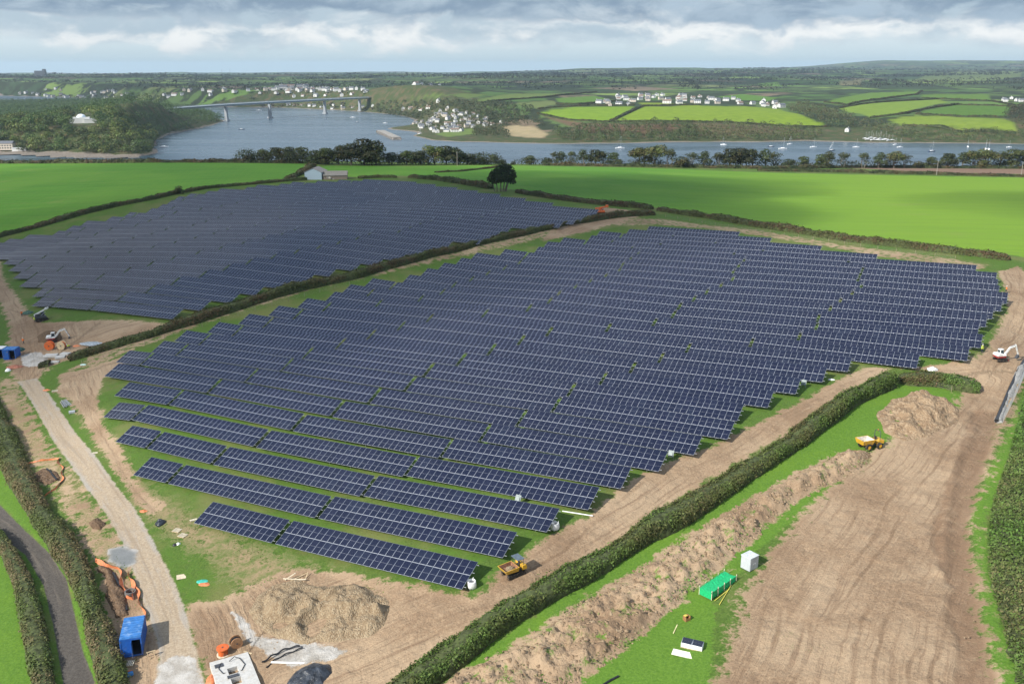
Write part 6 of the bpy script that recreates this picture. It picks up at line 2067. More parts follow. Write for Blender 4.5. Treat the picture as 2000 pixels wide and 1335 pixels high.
def excavator(px, py, rot, label, arm_rot=0.0, s=1.0, stripe=RED):
    t = thing('excavator', label, 'excavator', tuple(at(px, py)), rot)
    t.scale = (s,) * 3
    for y in (-.85, .85):
        m = MB(); track_unit(m, -1.0, 1.0, y, .45, .68); m.obj('track', BLK, t)
    m = MB(); m.box((0, 0, .62), (1.5, 1.3, .35)); m.tube((0, 0, .7), (0, 0, .98), .55, n=12); m.obj('undercarriage', DGR, t)
    m = MB(); m.box((-.35, 0, 1.20), (2.3, 2.05, .46)); m.obj('lower_body', stripe, t, bevel=.06)
    m = MB(); m.prism([(-1.55, 1.43), (-.2, 1.43), (-.2, 2.1), (-1.35, 2.1), (-1.6, 1.85)], -1.0, 1.0); m.box((.35, -.7, 1.62), (1.0, .6, .38)); m.obj('engine_cover', WHT, t, bevel=.06)
    m = MB(); m.prism([(-.25, 1.43), (.85, 1.43), (.95, 2.1), (.62, 2.82), (-.25, 2.82)], .02, 1.02); cab = m.obj('cab', WHT, t, bevel=.05)
    m = MB(); m.box((.3, .52, 2.86), (1.1, 1.05, .08)); m.obj('roof', WHT, cab, bevel=.03)
    m = MB()
    m.add([(.90, .12, 1.62), (.90, .92, 1.62), (.965, .92, 2.1), (.965, .12, 2.1)], [(0, 1, 2, 3)]); m.add([(.97, .12, 2.12), (.97, .92, 2.12), (.665, .92, 2.76), (.665, .12, 2.76)], [(0, 1, 2, 3)])
    for y in (.01, 1.03):
        m.add([(-.12, y, 1.75), (.78, y, 1.75), (.84, y, 2.1), (.58, y, 2.72), (-.12, y, 2.72)], [(0, 1, 2, 3, 4)])
    m.add([(-.26, .14, 2.05), (-.26, .9, 2.05), (-.26, .9, 2.7), (-.26, .14, 2.7)], [(0, 1, 2, 3)])
    m.obj('window', GLS, cab)
    A, B, C_, D = Vector((.75, -.25, 1.5)), Vector((2.2, -.25, 3.35)), Vector((3.9, -.25, 3.75)), Vector((4.75, -.25, 1.35))
    def arm(a, b, w, h0, h1):
        m = MB()
        d = (b - a).normalized(); u = Vector((-d.z, 0, d.x))
        vs = []
        for y in (-w / 2, w / 2):
            vs += [a - u * h0 / 2 + Vector((0, y, 0)), b - u * h1 / 2 + Vector((0, y, 0)), b + u * h1 / 2 + Vector((0, y, 0)), a + u * h0 / 2 + Vector((0, y, 0))]
        m.add(vs, [(0, 1, 2, 3), (7, 6, 5, 4), (0, 4, 5, 1), (1, 5, 6, 2), (2, 6, 7, 3), (3, 7, 4, 0)])
        return m
    m = arm(A, B, .28, .42, .46); k = arm(B, C_, .28, .46, .3); m.add(k.v, k.f); m.obj('boom', WHT, t)
    m = arm(C_ + Vector((-.35, 0, .3)), D, .24, .34, .22); m.obj('dipper', WHT, t)
    m = MB(); m.tube((1.2, -.25, 1.55), (2.25, -.25, 2.95), .07, n=6); m.tube((2.35, -.25, 3.7), (3.6, -.25, 4.02), .06, n=6); m.tube((4.05, -.25, 3.55), (4.75, -.25, 1.8), .05, n=6); m.obj('hydraulic_ram', STEEL, t)
    m = MB(); m.prism([(4.75, 1.45), (5.0, 1.0), (4.85, .5), (4.35, .35), (4.05, .55), (4.35, .85), (4.5, 1.3)], -.6, .1); m.obj('bucket', DGR, t, bevel=.03)
    m = MB(); m.box((1.55, 0, .35), (.12, 2.1, .42)); m.obj('blade', stripe, t)
    return t

excavator(1953, 704, math.radians(12), 'white and red excavator by the open trench at the right', s=.80)
excavator(103, 668, math.radians(22), 'white and dark red excavator by the orange cable drums', s=.86)

def wheeled_dumper():
    t = thing('dumper', 'yellow wheeled site dumper with a pale empty skip beside the spoil ridge', 'dumper', tuple(at(1699, 874)), math.radians(200))
    t.scale = (.92,) * 3
    for x, r in ((1.15, .62), (-1.25, .58)):
        for y in (-.95, .95):
            tyre('wheel', t, (x, y, r), r, .48)
    m = MB(); m.box((-.1, 0, .75), (3.4, .9, .38)); m.box((-.2, 0, .62), (.5, .5, .5)); m.obj('chassis', DGR, t)
    m = MB(); m.prism([(-2.35, .85), (-.75, .85), (-.75, 1.45), (-1.6, 1.62), (-2.35, 1.5)], -.8, .8); m.obj('engine_cover', YEL, t, bevel=.06)
    # skip: outer and inner shell
    o = [(.25, 1.0), (2.35, 1.1), (2.6, 1.95), (-.1, 1.95)]
    m = MB()
    V = []
    for k, (y, z0) in enumerate(((1.12, 0), (.98, .1))):
        for x, z in (o if k == 0 else [(.4, 1.12), (2.22, 1.22), (2.46, 1.95), (.04, 1.95)]):
            yy = y * (.8 if z < 1.5 else 1.0)
            V += [(x, -yy, z), (x, yy, z)]
    m.add(V[:8], [(0, 1, 3, 2), (2, 3, 5, 4), (0, 6, 7, 1), (0, 2, 4, 6), (1, 7, 5, 3)], 0)
    m.add(V[8:], [(0, 2, 3, 1), (2, 4, 5, 3), (0, 1, 7, 6), (0, 6, 4, 2), (1, 3, 5, 7)], 1)
    m.add([V[4], V[5], V[13], V[12]], [(0, 1, 2, 3)], 0); m.add([V[6], V[7], V[15], V[14]], [(0, 1, 2, 3)], 0)
    m.add([V[4], V[6], V[14], V[12]], [(0, 1, 2, 3)], 0); m.add([V[5], V[7], V[15], V[13]], [(0, 1, 2, 3)], 0)
    m.obj('skip', [YEL, mat('dusty_skip', (.58, .53, .46), .8, var=.1, dirt=(.36, .28, .2))], t)
    m = MB(); m.box((-.75, 0, 1.6), (.55, .55, .14)); m.box((-1.0, 0, 1.9), (.12, .5, .55)); m.obj('seat', BLK, t, bevel=.04)
    m = MB(); m.tube((-.2, 0, 1.5), (-.35, 0, 1.95), .04, n=6); m.path([(-.35 + .05 * math.sin(a), .2 * math.cos(a), 1.97 + .15 * math.sin(a)) for a in np.linspace(0, 6.3, 13)], .025); m.obj('steering_wheel', BLK, t)
    m = MB(); m.path([(-1.35, -.72, 1.5), (-1.4, -.7, 3.0), (-1.4, -.5, 3.15), (-1.4, .5, 3.15), (-1.4, .7, 3.0), (-1.35, .72, 1.5)], .06); m.obj('roll_bar', DGR, t)
    m = MB(); m.tube((-1.4, 0, 3.15), (-1.4, 0, 3.4), .07, n=8); m.obj('beacon', ORG, t)
    return t
wheeled_dumper()

def tracked_dumper():
    t = thing('dumper', 'yellow tracked dumper with a dark canopy on the haul road', 'dumper', tuple(at(1003, 1121)), math.radians(214))
    t.scale = (.84,) * 3
    for y in (-.85, .85):
        m = MB(); track_unit(m, -1.35, 1.25, y, .5, .72); m.obj('track', BLK, t)
    m = MB(); m.box((-.05, 0, .72), (3.0, 1.2, .4)); m.obj('chassis', DGR, t)
    m = MB()
    O = [(-.25, -1.05, 1.0), (-.25, 1.05, 1.0), (1.9, 1.05, 1.05), (1.9, -1.05, 1.05), (-.35, -1.2, 1.75), (-.35, 1.2, 1.75), (2.25, 1.2, 1.65), (2.25, -1.2, 1.65)]
    I = [(-.15, -.95, 1.12), (-.15, .95, 1.12), (1.8, .95, 1.15), (1.8, -.95, 1.15), (-.24, -1.1, 1.75), (-.24, 1.1, 1.75), (2.14, 1.1, 1.65), (2.14, -1.1, 1.65)]
    m.add(O, [(0, 1, 2, 3), (0, 4, 5, 1), (1, 5, 6, 2), (2, 6, 7, 3), (3, 7, 4, 0)], 0)
    m.add(I, [(3, 2, 1, 0), (1, 5, 4, 0), (2, 6, 5, 1), (3, 7, 6, 2), (0, 4, 7, 3)], 1)
    m.add(O[4:] + I[4:], [(0, 1, 5, 4), (1, 2, 6, 5), (2, 3, 7, 6), (3, 0, 4, 7)], 0)
    tub = m.obj('tub', [YEL, mat('rusty_tub', (.24, .12, .07), .8, var=.2)], t)
    m = MB(); m.ball((.7, .1, 1.2), (.8, .75, .42), 10, 5, half=True); m.obj('earth_load', STONY, tub)
    m = MB(); m.prism([(-1.9, .9), (-1.0, .9), (-1.0, 1.75), (-1.7, 1.75), (-1.9, 1.5)], -1.05, 1.05); m.obj('engine_cover', YEL, t, bevel=.06)
    m = MB(); m.box((-.7, .1, 1.5), (.5, .55, .5)); m.box((-.98, .1, 1.95), (.12, .5, .5)); m.obj('seat', BLK, t, bevel=.04)
    m = MB()
    for y in (-.85, .85):
        m.tube((-1.25, y, 1.7), (-1.25, y, 2.75), .05, n=6); m.tube((-.3, y, 1.2), (-.3, y, 2.75), .045, n=6)
    m.obj('canopy_post', DGR, t)
    m = MB(); m.box((-.8, 0, 2.8), (1.35, 1.95, .1)); m.obj('canopy', mat('slate_canopy', (.10, .13, .16), .4), t, bevel=.03)
    m = MB(); m.box((-.38, 0, 1.55), (.1, .8, .5)); m.obj('dashboard', BLK, t)
tracked_dumper()

def piling_rig(px, py, rot, label, body, s=1.0, dark=False):
    t = thing('piling_rig', label, 'piling rig', tuple(at(px, py)), rot)
    t.scale = (s,) * 3
    for y in (-.9, .9):
        m = MB(); track_unit(m, -1.3, 1.3, y, .42, .7); m.obj('track', BLK, t)
    m = MB(); m.box((-.3, 0, 1.15), (2.9, 1.7, .7)); m.obj('lower_body', body, t, bevel=.08)
    m = MB(); m.prism([(-1.7, 1.5), (-.2, 1.5), (-.3, 2.15), (-1.5, 2.2)], -.8, .8); m.obj('engine_cover', body, t, bevel=.06)
    m = MB(); m.box((.4, .5, 1.95), (.9, .8, .9)); m.obj('control_stand', GLS if dark else body, t, bevel=.05)
    m = MB()
    if dark:
        m.box((.1, -.45, 2.75), (4.2, .34, .3), 0, 0, 0, -.42)
        m.box((1.4, -.45, 3.4), (.6, .5, .5), 0, 0, 0, -.42)
    else:
        m.box((.2, -.3, 2.5), (4.4, .42, .42), 0, 0, 0, -.12)
        m.box((1.9, -.3, 2.9), (.8, .6, .8)); m.box((-1.9, -.3, 2.2), (.5, .5, .5))
    m.obj('mast', WHT if dark else body, t)
    m = MB(); m.tube((-.2, -.3, 1.5), (1.2, -.3, 2.5), .08, n=6); m.obj('hydraulic_ram', STEEL, t)

piling_rig(1174, 419, math.radians(10), 'orange-red piling rig parked at the tip of the farther array', ORG, 1.15)
piling_rig(82, 626, math.radians(35), 'dark piling rig with a pale tilted mast near the left edge', DGR, 1.0, True)

# cabins and boxes -------------------------------------------------
def corrugated(m, a, b, z0, z1, out, mi=0, pitch=.28, dep=.05):
    """a ribbed wall from a to b (2-D), ribs standing out towards `out`"""
    a, b, out = Vector(a), Vector(b), Vector(out)
    L = (b - a).length
    d = (b - a) / L
    n = max(4, int(L / pitch))
    pts = []
    for i in range(n):
        for f, o in ((0, 0), (.45, 0), (.55, 1), (.95, 1)):
            pts.append(a + d * L * (i + f) / n + out * dep * o)
    pts.append(b)
    vs = [(p.x, p.y, z0) for p in pts] + [(p.x, p.y, z1) for p in pts]
    k = len(pts)
    m.add(vs, [(i, i + 1, k + i + 1, k + i) for i in range(k - 1)], mi)

def site_container(p, rot, W_, D_, Hh, label, open_front=True, roof=BLUR):
    """front faces local -y"""
    t = thing('site_container', label, 'container', tuple(p), rot)
    m = MB()
    w, d = W_ / 2, D_ / 2
    corrugated(m, (-w, d), (-w, -d), .1, Hh, (-1, 0)); corrugated(m, (w, -d), (w, d), .1, Hh, (1, 0)); corrugated(m, (w, d), (-w, d), .1, Hh, (0, 1))
    for x, y in ((-w, -d), (w, -d), (-w, d), (w, d)):
        m.box((x, y, Hh / 2), (.16, .16, Hh))
    m.box((0, -d, Hh - .12), (W_, .14, .24)); m.box((0, -d, .1), (W_, .14, .18))
    m.box((-w * .45, -d - .01, Hh / 2), (W_ * .52, .06, Hh - .3))
    m.obj('wall', BLU, t)
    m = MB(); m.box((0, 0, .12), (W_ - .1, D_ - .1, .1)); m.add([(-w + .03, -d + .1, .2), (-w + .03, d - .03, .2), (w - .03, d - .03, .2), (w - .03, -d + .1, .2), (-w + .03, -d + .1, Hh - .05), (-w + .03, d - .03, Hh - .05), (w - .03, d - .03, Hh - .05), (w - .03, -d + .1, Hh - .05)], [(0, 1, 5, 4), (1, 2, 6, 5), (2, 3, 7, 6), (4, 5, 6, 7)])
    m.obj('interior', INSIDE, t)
    m = MB()
    n = int(D_ / .5)
    m.box((0, 0, Hh + .02), (W_ + .1, D_ + .1, .07))
    for i in range(n):
        m.box((0, -d + (i + .5) * D_ / n, Hh + .075), (W_, D_ / n * .5, .05))
    m.obj('roof', roof, t)
    m = MB(); m.box((w * .1, -d - .35, Hh / 2 + .02), (.05, .72, Hh - .35)); m.obj('door', BLU, t)
    return t

A, B = at(239, 1287), at(279, 1278)
d = B - A
rot = math.atan2(d.y, d.x)
wdt = min(3.0, max(2.4, math.hypot(d.x, d.y)))
mid = (A + B) / 2 + Vector((-math.sin(rot), math.cos(rot), 0)) * 2.4
mid.z = ground(mid.x, mid.y)
site_container(mid, rot, wdt, 4.8, 2.55, 'blue open-fronted site container between the lane hedge and the stone track')
p = at(19, 702); site_container(p + Vector((0, 1.3, 0)), .05, 2.9, 2.6, 2.6, 'blue site cabin beside the stone patch at the left edge')
p = at(-4, 700); site_container(p + Vector((0, 1.3, 0)), .05, 2.6, 2.6, 2.5, 'blue cabin cut off by the left edge of the photo', roof=mat('white_cabin_roof', (.75, .77, .78), .5))

def concrete_base():
    A, B = at(409, 1293, .75), at(483, 1264, .75)
    d = B - A
    L, rot = math.hypot(d.x, d.y), math.atan2(d.y, d.x)
    t = thing('transformer_slab', 'white concrete transformer base with two square openings at the bottom edge', 'concrete base', tuple(A), rot)
    D_, Hh = 7.0, .75
    xs = [0, L * .36, L * .62, L]
    ys = [0, -2.2, -3.5, -4.3, -5.6, -D_]
    m = MB()
    for i in range(3):
        for j in range(5):
            if i == 1 and j in (1, 3):
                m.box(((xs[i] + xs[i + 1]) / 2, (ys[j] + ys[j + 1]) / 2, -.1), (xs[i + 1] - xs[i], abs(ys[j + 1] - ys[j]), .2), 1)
                continue
            m.box(((xs[i] + xs[i + 1]) / 2, (ys[j] + ys[j + 1]) / 2, Hh / 2 - .2), (xs[i + 1] - xs[i], abs(ys[j + 1] - ys[j]), Hh + .4))
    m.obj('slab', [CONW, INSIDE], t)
    m = MB(); m.box((L * .2, -1.2, Hh + .03), (1.0, .7, .06)); m.box((L * .44, -4.0, Hh + .05), (1.3, .5, .1)); m.obj('cover_plate', DGR, t)
    for k, pts in enumerate(([(xs[1] + .5, -1.0, Hh + .1), (xs[1] + 1.2, -.7, Hh + .35), (xs[2] + .6, -1.0, Hh + .08), (xs[2] + .9, -2.4, Hh + .06), (xs[2] + .3, -3.4, Hh + .06), (xs[1] + 1.1, -3.0, Hh - .3)],
                             [(xs[1] - .4, -.8, Hh + .06), (xs[1] - .9, -1.8, Hh + .06), (xs[1] - .6, -3.0, Hh + .06), (xs[1] + .4, -2.8, Hh - .2)])):
        P = np.array(pts); u = np.linspace(0, len(P) - 1, 26)
        m = MB(); m.path(list(zip(*[np.interp(u, range(len(P)), P[:, c]) for c in range(3)])), .045)
        o = m.obj('power_cable', BLKPL); o.location = A; o.rotation_euler = (0, 0, rot)
        tag(o, ('looped black cable on the white concrete base' if k == 0 else 'short black cable left of the openings in the concrete base'), 'cable')
concrete_base()

def drum(name_label, p, rz, r, w, upright, flange, core, tilt=0.0):
    t = thing('cable_drum', name_label, 'cable drum', tuple(p), rz)
    def ax(z):
        return (0, z, r) if upright else (0, 0, z + w / 2)
    for z in (-w / 2, w / 2):
        m = MB()
        a = Vector(ax(z)); dv = Vector((0, .06, 0)) if upright else Vector((0, 0, .06))
        m.tube(a - dv, a + dv, r, n=24)
        dv2 = dv * 1.6
        m.tube(a - dv2, a + dv2, r * .14, n=10, mi=1)
        m.obj('flange', [flange if z < 0 or upright else core[1] if isinstance(core, tuple) else flange, DGR], t)
    m = MB(); a, b = Vector(ax(-w / 2)), Vector(ax(w / 2)); m.tube(a, b, r * .72, n=20)
    for k in range(9):
        c0 = a + (b - a) * ((k + .5) / 9); hv = (b - a) * .045
        m.tube(c0 - hv, c0 + hv, r * .755, n=20)
    m.obj('cable_winding', core[0] if isinstance(core, tuple) else core, t)
drum('orange cable drum lying flat beside the concrete base', at(436, 1277), .2, .78, .95, False, PALW, (ORG, ORG))
drum('wooden cable drum standing on its rim behind the concrete base', at(462, 1263), .55, .75, .8, True, mat('worn_drum_wood', (.34, .18, .09), .8), BLKPL)
drum('bright orange cable drum by the left excavator', at(98, 683), .1, 1.15, .9, True, ORG, ORG)
drum('brown and orange cable drum right of the bright orange one', at(122, 682), -.15, 1.1, 1.0, True, WOOD, ORG)

def slabs():
    for i, (px, py, rz, sx, sy, h, lab) in enumerate(((100, 696, .1, 3.0, 2.2, .5, 'white concrete block left of the row in front of the drums'), (118, 699, .3, 2.2, 1.8, .5, 'white concrete block in the middle of the row before the drums'), (128, 692, -.1, 2.2, 1.6, .4, 'pale concrete slab nearest the hedge end'), (108, 708, .2, 1.8, 1.2, .4, 'small pale slab in front of the concrete blocks'))):
        t = thing('concrete_block', lab, 'concrete block', tuple(at(px, py)), rz)
        m = MB(); m.box((0, 0, h / 2), (sx, sy, h)); m.obj('block', CONW, t, bevel=.04)
        m = MB(); m.tube((-sx * .3, 0, h - .02), (-sx * .3, 0, h + .1), .05, n=6); m.tube((sx * .3, 0, h - .02), (sx * .3, 0, h + .1), .05, n=6); m.obj('lifting_eye', STEEL, t)
slabs()

def cabinet_small():
    p = at(1463, 1108)
    t = thing('equipment_cabinet', 'pale grey metal cabinet standing on the grass above the green netting', 'cabinet', tuple(p), math.radians(38))
    m = MB(); m.box((0, 0, .95), (1.75, 1.5, 1.8)); m.obj('body', GALV, t, bevel=.04)
    m = MB(); m.box((0, 0, 1.9), (1.85, 1.6, .1)); m.obj('lid', mat('pale_grey_lid', (.56, .59, .61), .5), t, bevel=.03)
    for x in (-.42, .42):
        m = MB(); m.box((x, -.765, .95), (.8, .04, 1.6)); m.box((x + .28 * (-1 if x > 0 else 1), -.80, .95), (.05, .05, .25)); m.obj('door', GALV, t, bevel=.02)
    m = MB()
    for i in range(8):
        m.box((.89, 0, .5 + i * .13), (.03, 1.1, .05))
    m.obj('vent', DGR, t)
    m = MB(); m.box((0, 0, .03), (1.6, 1.35, .1)); m.obj('plinth', DGR, t)
cabinet_small()

def green_trough():
    c, L, rz = span((1378, 1168), (1425, 1130))
    t = thing('netted_pit', 'long pit guard wrapped in bright green netting with pale posts', 'barrier', tuple(c), rz)
    L, Wd, h = 5.6, 1.7, 1.0
    m = MB()
    n = 22
    # sagging net over the top and sides
    V, Q = [], []
    prof = [(-Wd / 2, .02), (-Wd / 2 - .03, h * .5), (-Wd / 2, h), (-Wd / 4, h - .06), (0, h - .10), (Wd / 4, h - .06), (Wd / 2, h), (Wd / 2 + .03, h * .5), (Wd / 2, .02)]
    for i in range(n + 1):
        for y, z in prof:
            V.append((-L / 2 + L * i / n, y + random.uniform(-.02, .02), z + random.uniform(-.03, .03)))
    k = len(prof)
    for i in range(n):
        for j in range(k - 1):
            Q.append((i * k + j, i * k + j + 1, (i + 1) * k + j + 1, (i + 1) * k + j))
    m.add(V, Q)
    for s in (0, n):
        m.add([V[s * k + j] for j in range(k)], [tuple(range(k))])
    m.obj('netting', GRNET, t)
    for i in range(5):
        for y in (-Wd / 2 - .07, Wd / 2 + .07):
            m = MB(); m.box((-L / 2 + L * i / 4, y, .62), (.07, .07, 1.3)); m.obj('post', PALW, t)
    for y in (-Wd / 2 - .06, Wd / 2 + .06):
        m = MB(); m.tube((-L / 2 - .2, y, h + .02), (L / 2 + .2, y, h + .02), .03, n=5); m.obj('rail', mat('green_rail', (.02, .34, .14), .6), t)
    for q, lab in ((((1405, 1180), (1428, 1142)), 'long yellow pole lying below the green netting'), (((1396, 1172), (1424, 1150)), 'short yellow pole beside the green netting')):
        A, B = at(*q[0], .12), at(*q[1], .12)
        m = MB(); m.tube((0, 0, .12), B - A + Vector((0, 0, .12)), .05, n=6)
        o = m.obj('pole', mat('yellow_pole', (.70, .62, .12), .6)); o.location = A; tag(o, lab, 'pole')
green_trough()

def panel_pallet():
    p = at(1352, 1263)
    t = thing('panel_pallet', 'white-boxed stack of spare solar panels on the lower grass', 'panel stack', tuple(p), math.radians(-22))
    m = MB()
    for y in (-.5, 0, .5):
        m.box((0, y, .05), (2.5, .1, .1))
    for i in range(7):
        m.box((-1.15 + i * .38, 0, .12), (.12, 1.2, .03))
    m.obj('pallet', WOOD, t)
    m = MB(); m.box((0, 0, .40), (2.45, 1.2, .52)); m.obj('carton', PLASW, t, bevel=.02)
    for x in (-.61, .61):
        o = link('solar_panel', PANEL_ME, t); o.location = (x - .59, -.59, .71); o.scale = (1.04, .52, 1)
panel_pallet()

def lying(name, label, cat, px, py, rz, size, m_, lift=0.0, bevel=0.0, rx=0.0):
    m = MB(); m.box((0, 0, size[2] / 2 + lift), size, 0, 0, rx)
    o = m.obj(name, m_, bevel=bevel)
    o.location = at(px, py)
    o.rotation_euler = (0, 0, rz)
    return tag(o, label, cat)

lying('board', 'cream board lying flat below the spare panel stack', 'board', 1335, 1277, math.radians(-22), (2.6, 1.1, .06), mat('cream_board', (.80, .76, .64), .7, var=.05), .03)
lying('board', 'square pale plywood sheet beside the stone track', 'board', 354, 1126, .35, (1.25, 1.25, .05), OSB, .02)
lying('board', 'small pale plank at the inner edge of the stone track', 'board', 187, 884, .2, (1.1, .5, .06), PALW, .02)
lying('board', 'pale broken board at the left corner of the front table', 'board', 378, 1015, .6, (1.1, .5, .06), PALW, .02)
lying('board', 'small brown board leaning on the bank by the spoil heap', 'board', 484, 1274, -.4, (1.2, .25, .06), WOOD, .02)
lying('plank', 'yellowish plank lying on the grass above the spare panels', 'plank', 1319, 1228, 1.15, (1.9, .12, .06), mat('yellow_plank', (.62, .58, .30), .7), .02)
lying('pipe_section', 'white length of duct lying near the dark tarpaulin', 'pipe', 566, 1295, -.05, (4.6, .22, .2), PLASW, .02, .05)
lying('pipe_section', 'white strip of trunking behind the fourth front table', 'pipe', 1128, 1003, -.33, (4.6, .18, .12), PLASW, .03, .03)

def crate():
    t = thing('crate', 'small brown and yellow open crate on the lower grass', 'crate', tuple(at(1341, 1210)), .5)
    m = MB()
    m.box((0, 0, .04), (.7, .6, .08)); m.box((-.33, 0, .3), (.05, .6, .6)); m.box((.33, 0, .3), (.05, .6, .6)); m.box((0, .28, .3), (.7, .05, .6)); m.box((0, -.28, .2), (.7, .05, .35))
    m.obj('box', mat('brown_crate', (.30, .15, .06), .8), t)
    m = MB(); m.box((-.1, .1, .62), (.4, .35, .06)); m.obj('lid', mat('yellow_lid', (.65, .5, .1), .6), t)
crate()

def pallet(px, py, rz, label, tip=0.0):
    t = thing('pallet', label, 'pallet', tuple(at(px, py)), rz)
    t.rotation_euler = (tip, 0, rz)
    for y in (-.5, 0, .5):
        m = MB(); m.box((0, y, .07), (1.2, .1, .1)); m.obj('bearer', WOOD, t)
    for i in range(6):
        m = MB(); m.box((-.52 + i * .208, 0, .14), (.12, 1.1, .025)); m.obj('slat', PALW, t)
pallet(357, 1046, -.4, 'pale pallet on the worn grass by the black bundle')
pallet(346, 1036, -.3, 'brown pallet just behind the pale one by the black bundle')
pallet(252, 1296, .12, 'pallet on the ground in front of the blue container')
pallet(107, 764, .4, 'pallet with scraps above the bundle of steel posts')

def wooden_frame():
    t = thing('trestle', 'small timber trestle right of the blue container', 'trestle', tuple(at(296, 1282)), .5)
    for x in (-.4, .4):
        for y in (-.3, .3):
            m = MB(); m.tube((x, y * 1.3, 0), (x, y * .3, .75), .045, n=5); m.obj('leg', WOOD, t)
    m = MB(); m.box((0, 0, .78), (1.1, .12, .08)); m.obj('beam', WOOD, t)
wooden_frame()

def rag(name, label, cat, px, py, rx, ry, h, m_, seed=0):
    """a crumpled soft heap: bundle, bag, sheet"""
    n, k = 20, 8
    V, Q = [], []
    for j in range(k + 1):
        f = j / k
        for i in range(n):
            a = 2 * pi * i / n
            q = 1 + .35 * float(fbm(np.array([math.cos(a) * 1.6 + seed, math.sin(a) * 1.6, f * 2]), 3))
            rr = (1 - f ** 1.6) * q
            V.append((rx * rr * math.cos(a), ry * rr * math.sin(a), h * f ** .7 * q - .03))
    for j in range(k):
        for i in range(n):
            Q.append((j * n + i, j * n + (i + 1) % n, (j + 1) * n + (i + 1) % n, (j + 1) * n + i))
    m = MB(); m.add(V, Q)
    o = m.obj(name, m_, smooth=True)
    o.location = at(px, py)
    return tag(o, label, cat)
rag('bundle', 'black plastic-wrapped bundle beside the stone track', 'bundle', 313, 1022, .75, .95, .8, TARP, 1)
rag('plastic_sheet', 'scrap of teal plastic sheet with the orange one by the soil edge', 'plastic sheet', 395, 1135, .9, .5, .25, mat('teal_plastic', (.05, .42, .33), .5), 2)
rag('plastic_sheet', 'crumpled orange sheet in front of the teal scrap', 'plastic sheet', 399, 1141, .9, .4, .3, ORNET, 3)
rag('plastic_sheet', 'crumpled orange sheet on the verge of the stone track', 'plastic sheet', 281, 998, .7, .4, .3, ORNET, 4)
rag('bag', 'small black bag near the worn patch by the pallets', 'bag', 342, 1064, .35, .3, .35, BLKPL, 5)
rag('bag', 'small white bag beside the black bag', 'bag', 348, 1062, .35, .3, .3, PLASW, 6)
rag('plastic_sheet', 'white plastic sheet blown against the hedge bend', 'plastic sheet', 1821, 722, 1.0, .7, .7, PLASW, 7)
rag('plastic_sheet', 'pale teal sheet below the middle hedge at left', 'plastic sheet', 163, 712, .9, .5, .25, mat('pale_teal', (.5, .68, .64), .6), 8)
rag('plastic_sheet', 'orange plastic scrap on the grass left of the steel posts', 'plastic sheet', 92, 762, .9, .4, .35, ORNET, 9)
rag('plastic_sheet', 'orange sheet at the edge of the concrete base', 'plastic sheet', 414, 1326, .6, 1.2, .5, ORNET, 10)
rag('plastic_sheet', 'grey plastic sheets beside the middle hedge near the left excavator', 'plastic sheet', 182, 671, 3.2, 1.6, .5, mat('grey_sheeting', (.33, .37, .40), .4, var=.2), 11)
rag('plastic_sheet', 'orange scrap beside the drums at the left site', 'plastic sheet', 150, 676, 1.1, .5, .4, ORNET, 12)
rag('net_roll', 'tangle of dull green netting beside the hi-vis worker', 'netting', 56, 612, 1.8, 1.2, .9, mat('dull_green_net', (.06, .12, .09), .8, var=.3), 13)
rag('net_roll', 'tangle of green netting right of the blue cabin', 'netting', 38, 684, 1.5, 1.2, .9, mat('green_net_tangle', (.03, .10, .08), .8, var=.3), 14)
rag('plastic_sheet', 'white scraps near the end of the ninth table row', 'plastic sheet', 1624, 741, .7, .4, .2, PLASW, 15)
rag('plastic_sheet', 'reddish sheeting heaped below the cabins at the left edge', 'plastic sheet', 30, 717, 2.4, 1.1, .6, mat('red_brown_sheet', (.34, .13, .08), .7, var=.25), 16)
rag('plastic_sheet', 'small white bag by the left edge gravel', 'bag', 16, 724, .7, .6, .7, PLASW, 17)

def bulk_bag(px, py, label, s=1.0):
    t = thing('bulk_bag', label, 'bulk bag', tuple(at(px, py)), random.uniform(0, 1))
    t.scale = (s,) * 3
    n, V, Q = 16, [], []
    prof = [(.40, 0), (.50, .18), (.52, .5), (.48, .8), (.46, .9), (.40, .88), (.36, .66)]
    for r, z in prof:
        for i in range(n):
            a = 2 * pi * i / n
            sq = 1 / max(abs(math.cos(a)), abs(math.sin(a))) ** .5
            V.append((r * sq * math.cos(a), r * sq * math.sin(a), z + random.uniform(-.03, .03)))
    for j in range(len(prof) - 1):
        for i in range(n):
            Q.append((j * n + i, j * n + (i + 1) % n, (j + 1) * n + (i + 1) % n, (j + 1) * n + i))
    k = (len(prof) - 1) * n
    m = MB(); m.add(V, Q); m.obj('sack', PLASW, t, smooth=True)
    m = MB(); m.add([V[k + i] for i in range(n)], [tuple(range(n))]); m.obj('contents', mat('grey_contents', (.22, .22, .23), .8), t)
    for a in (.78, 2.35, 3.93, 5.5):
        m = MB(); m.path([(.42 * math.cos(a - .25), .42 * math.sin(a - .25), .86), (.48 * math.cos(a), .48 * math.sin(a), 1.12), (.42 * math.cos(a + .25), .42 * math.sin(a + .25), .86)], .025, 4); m.obj('lifting_loop', PLASW, t)
bulk_bag(921, 1147, 'white bulk bag at the right end of the front table', 1.15)
bulk_bag(1083, 1033, 'white bulk bag at the right end of the third front table', 1.15)

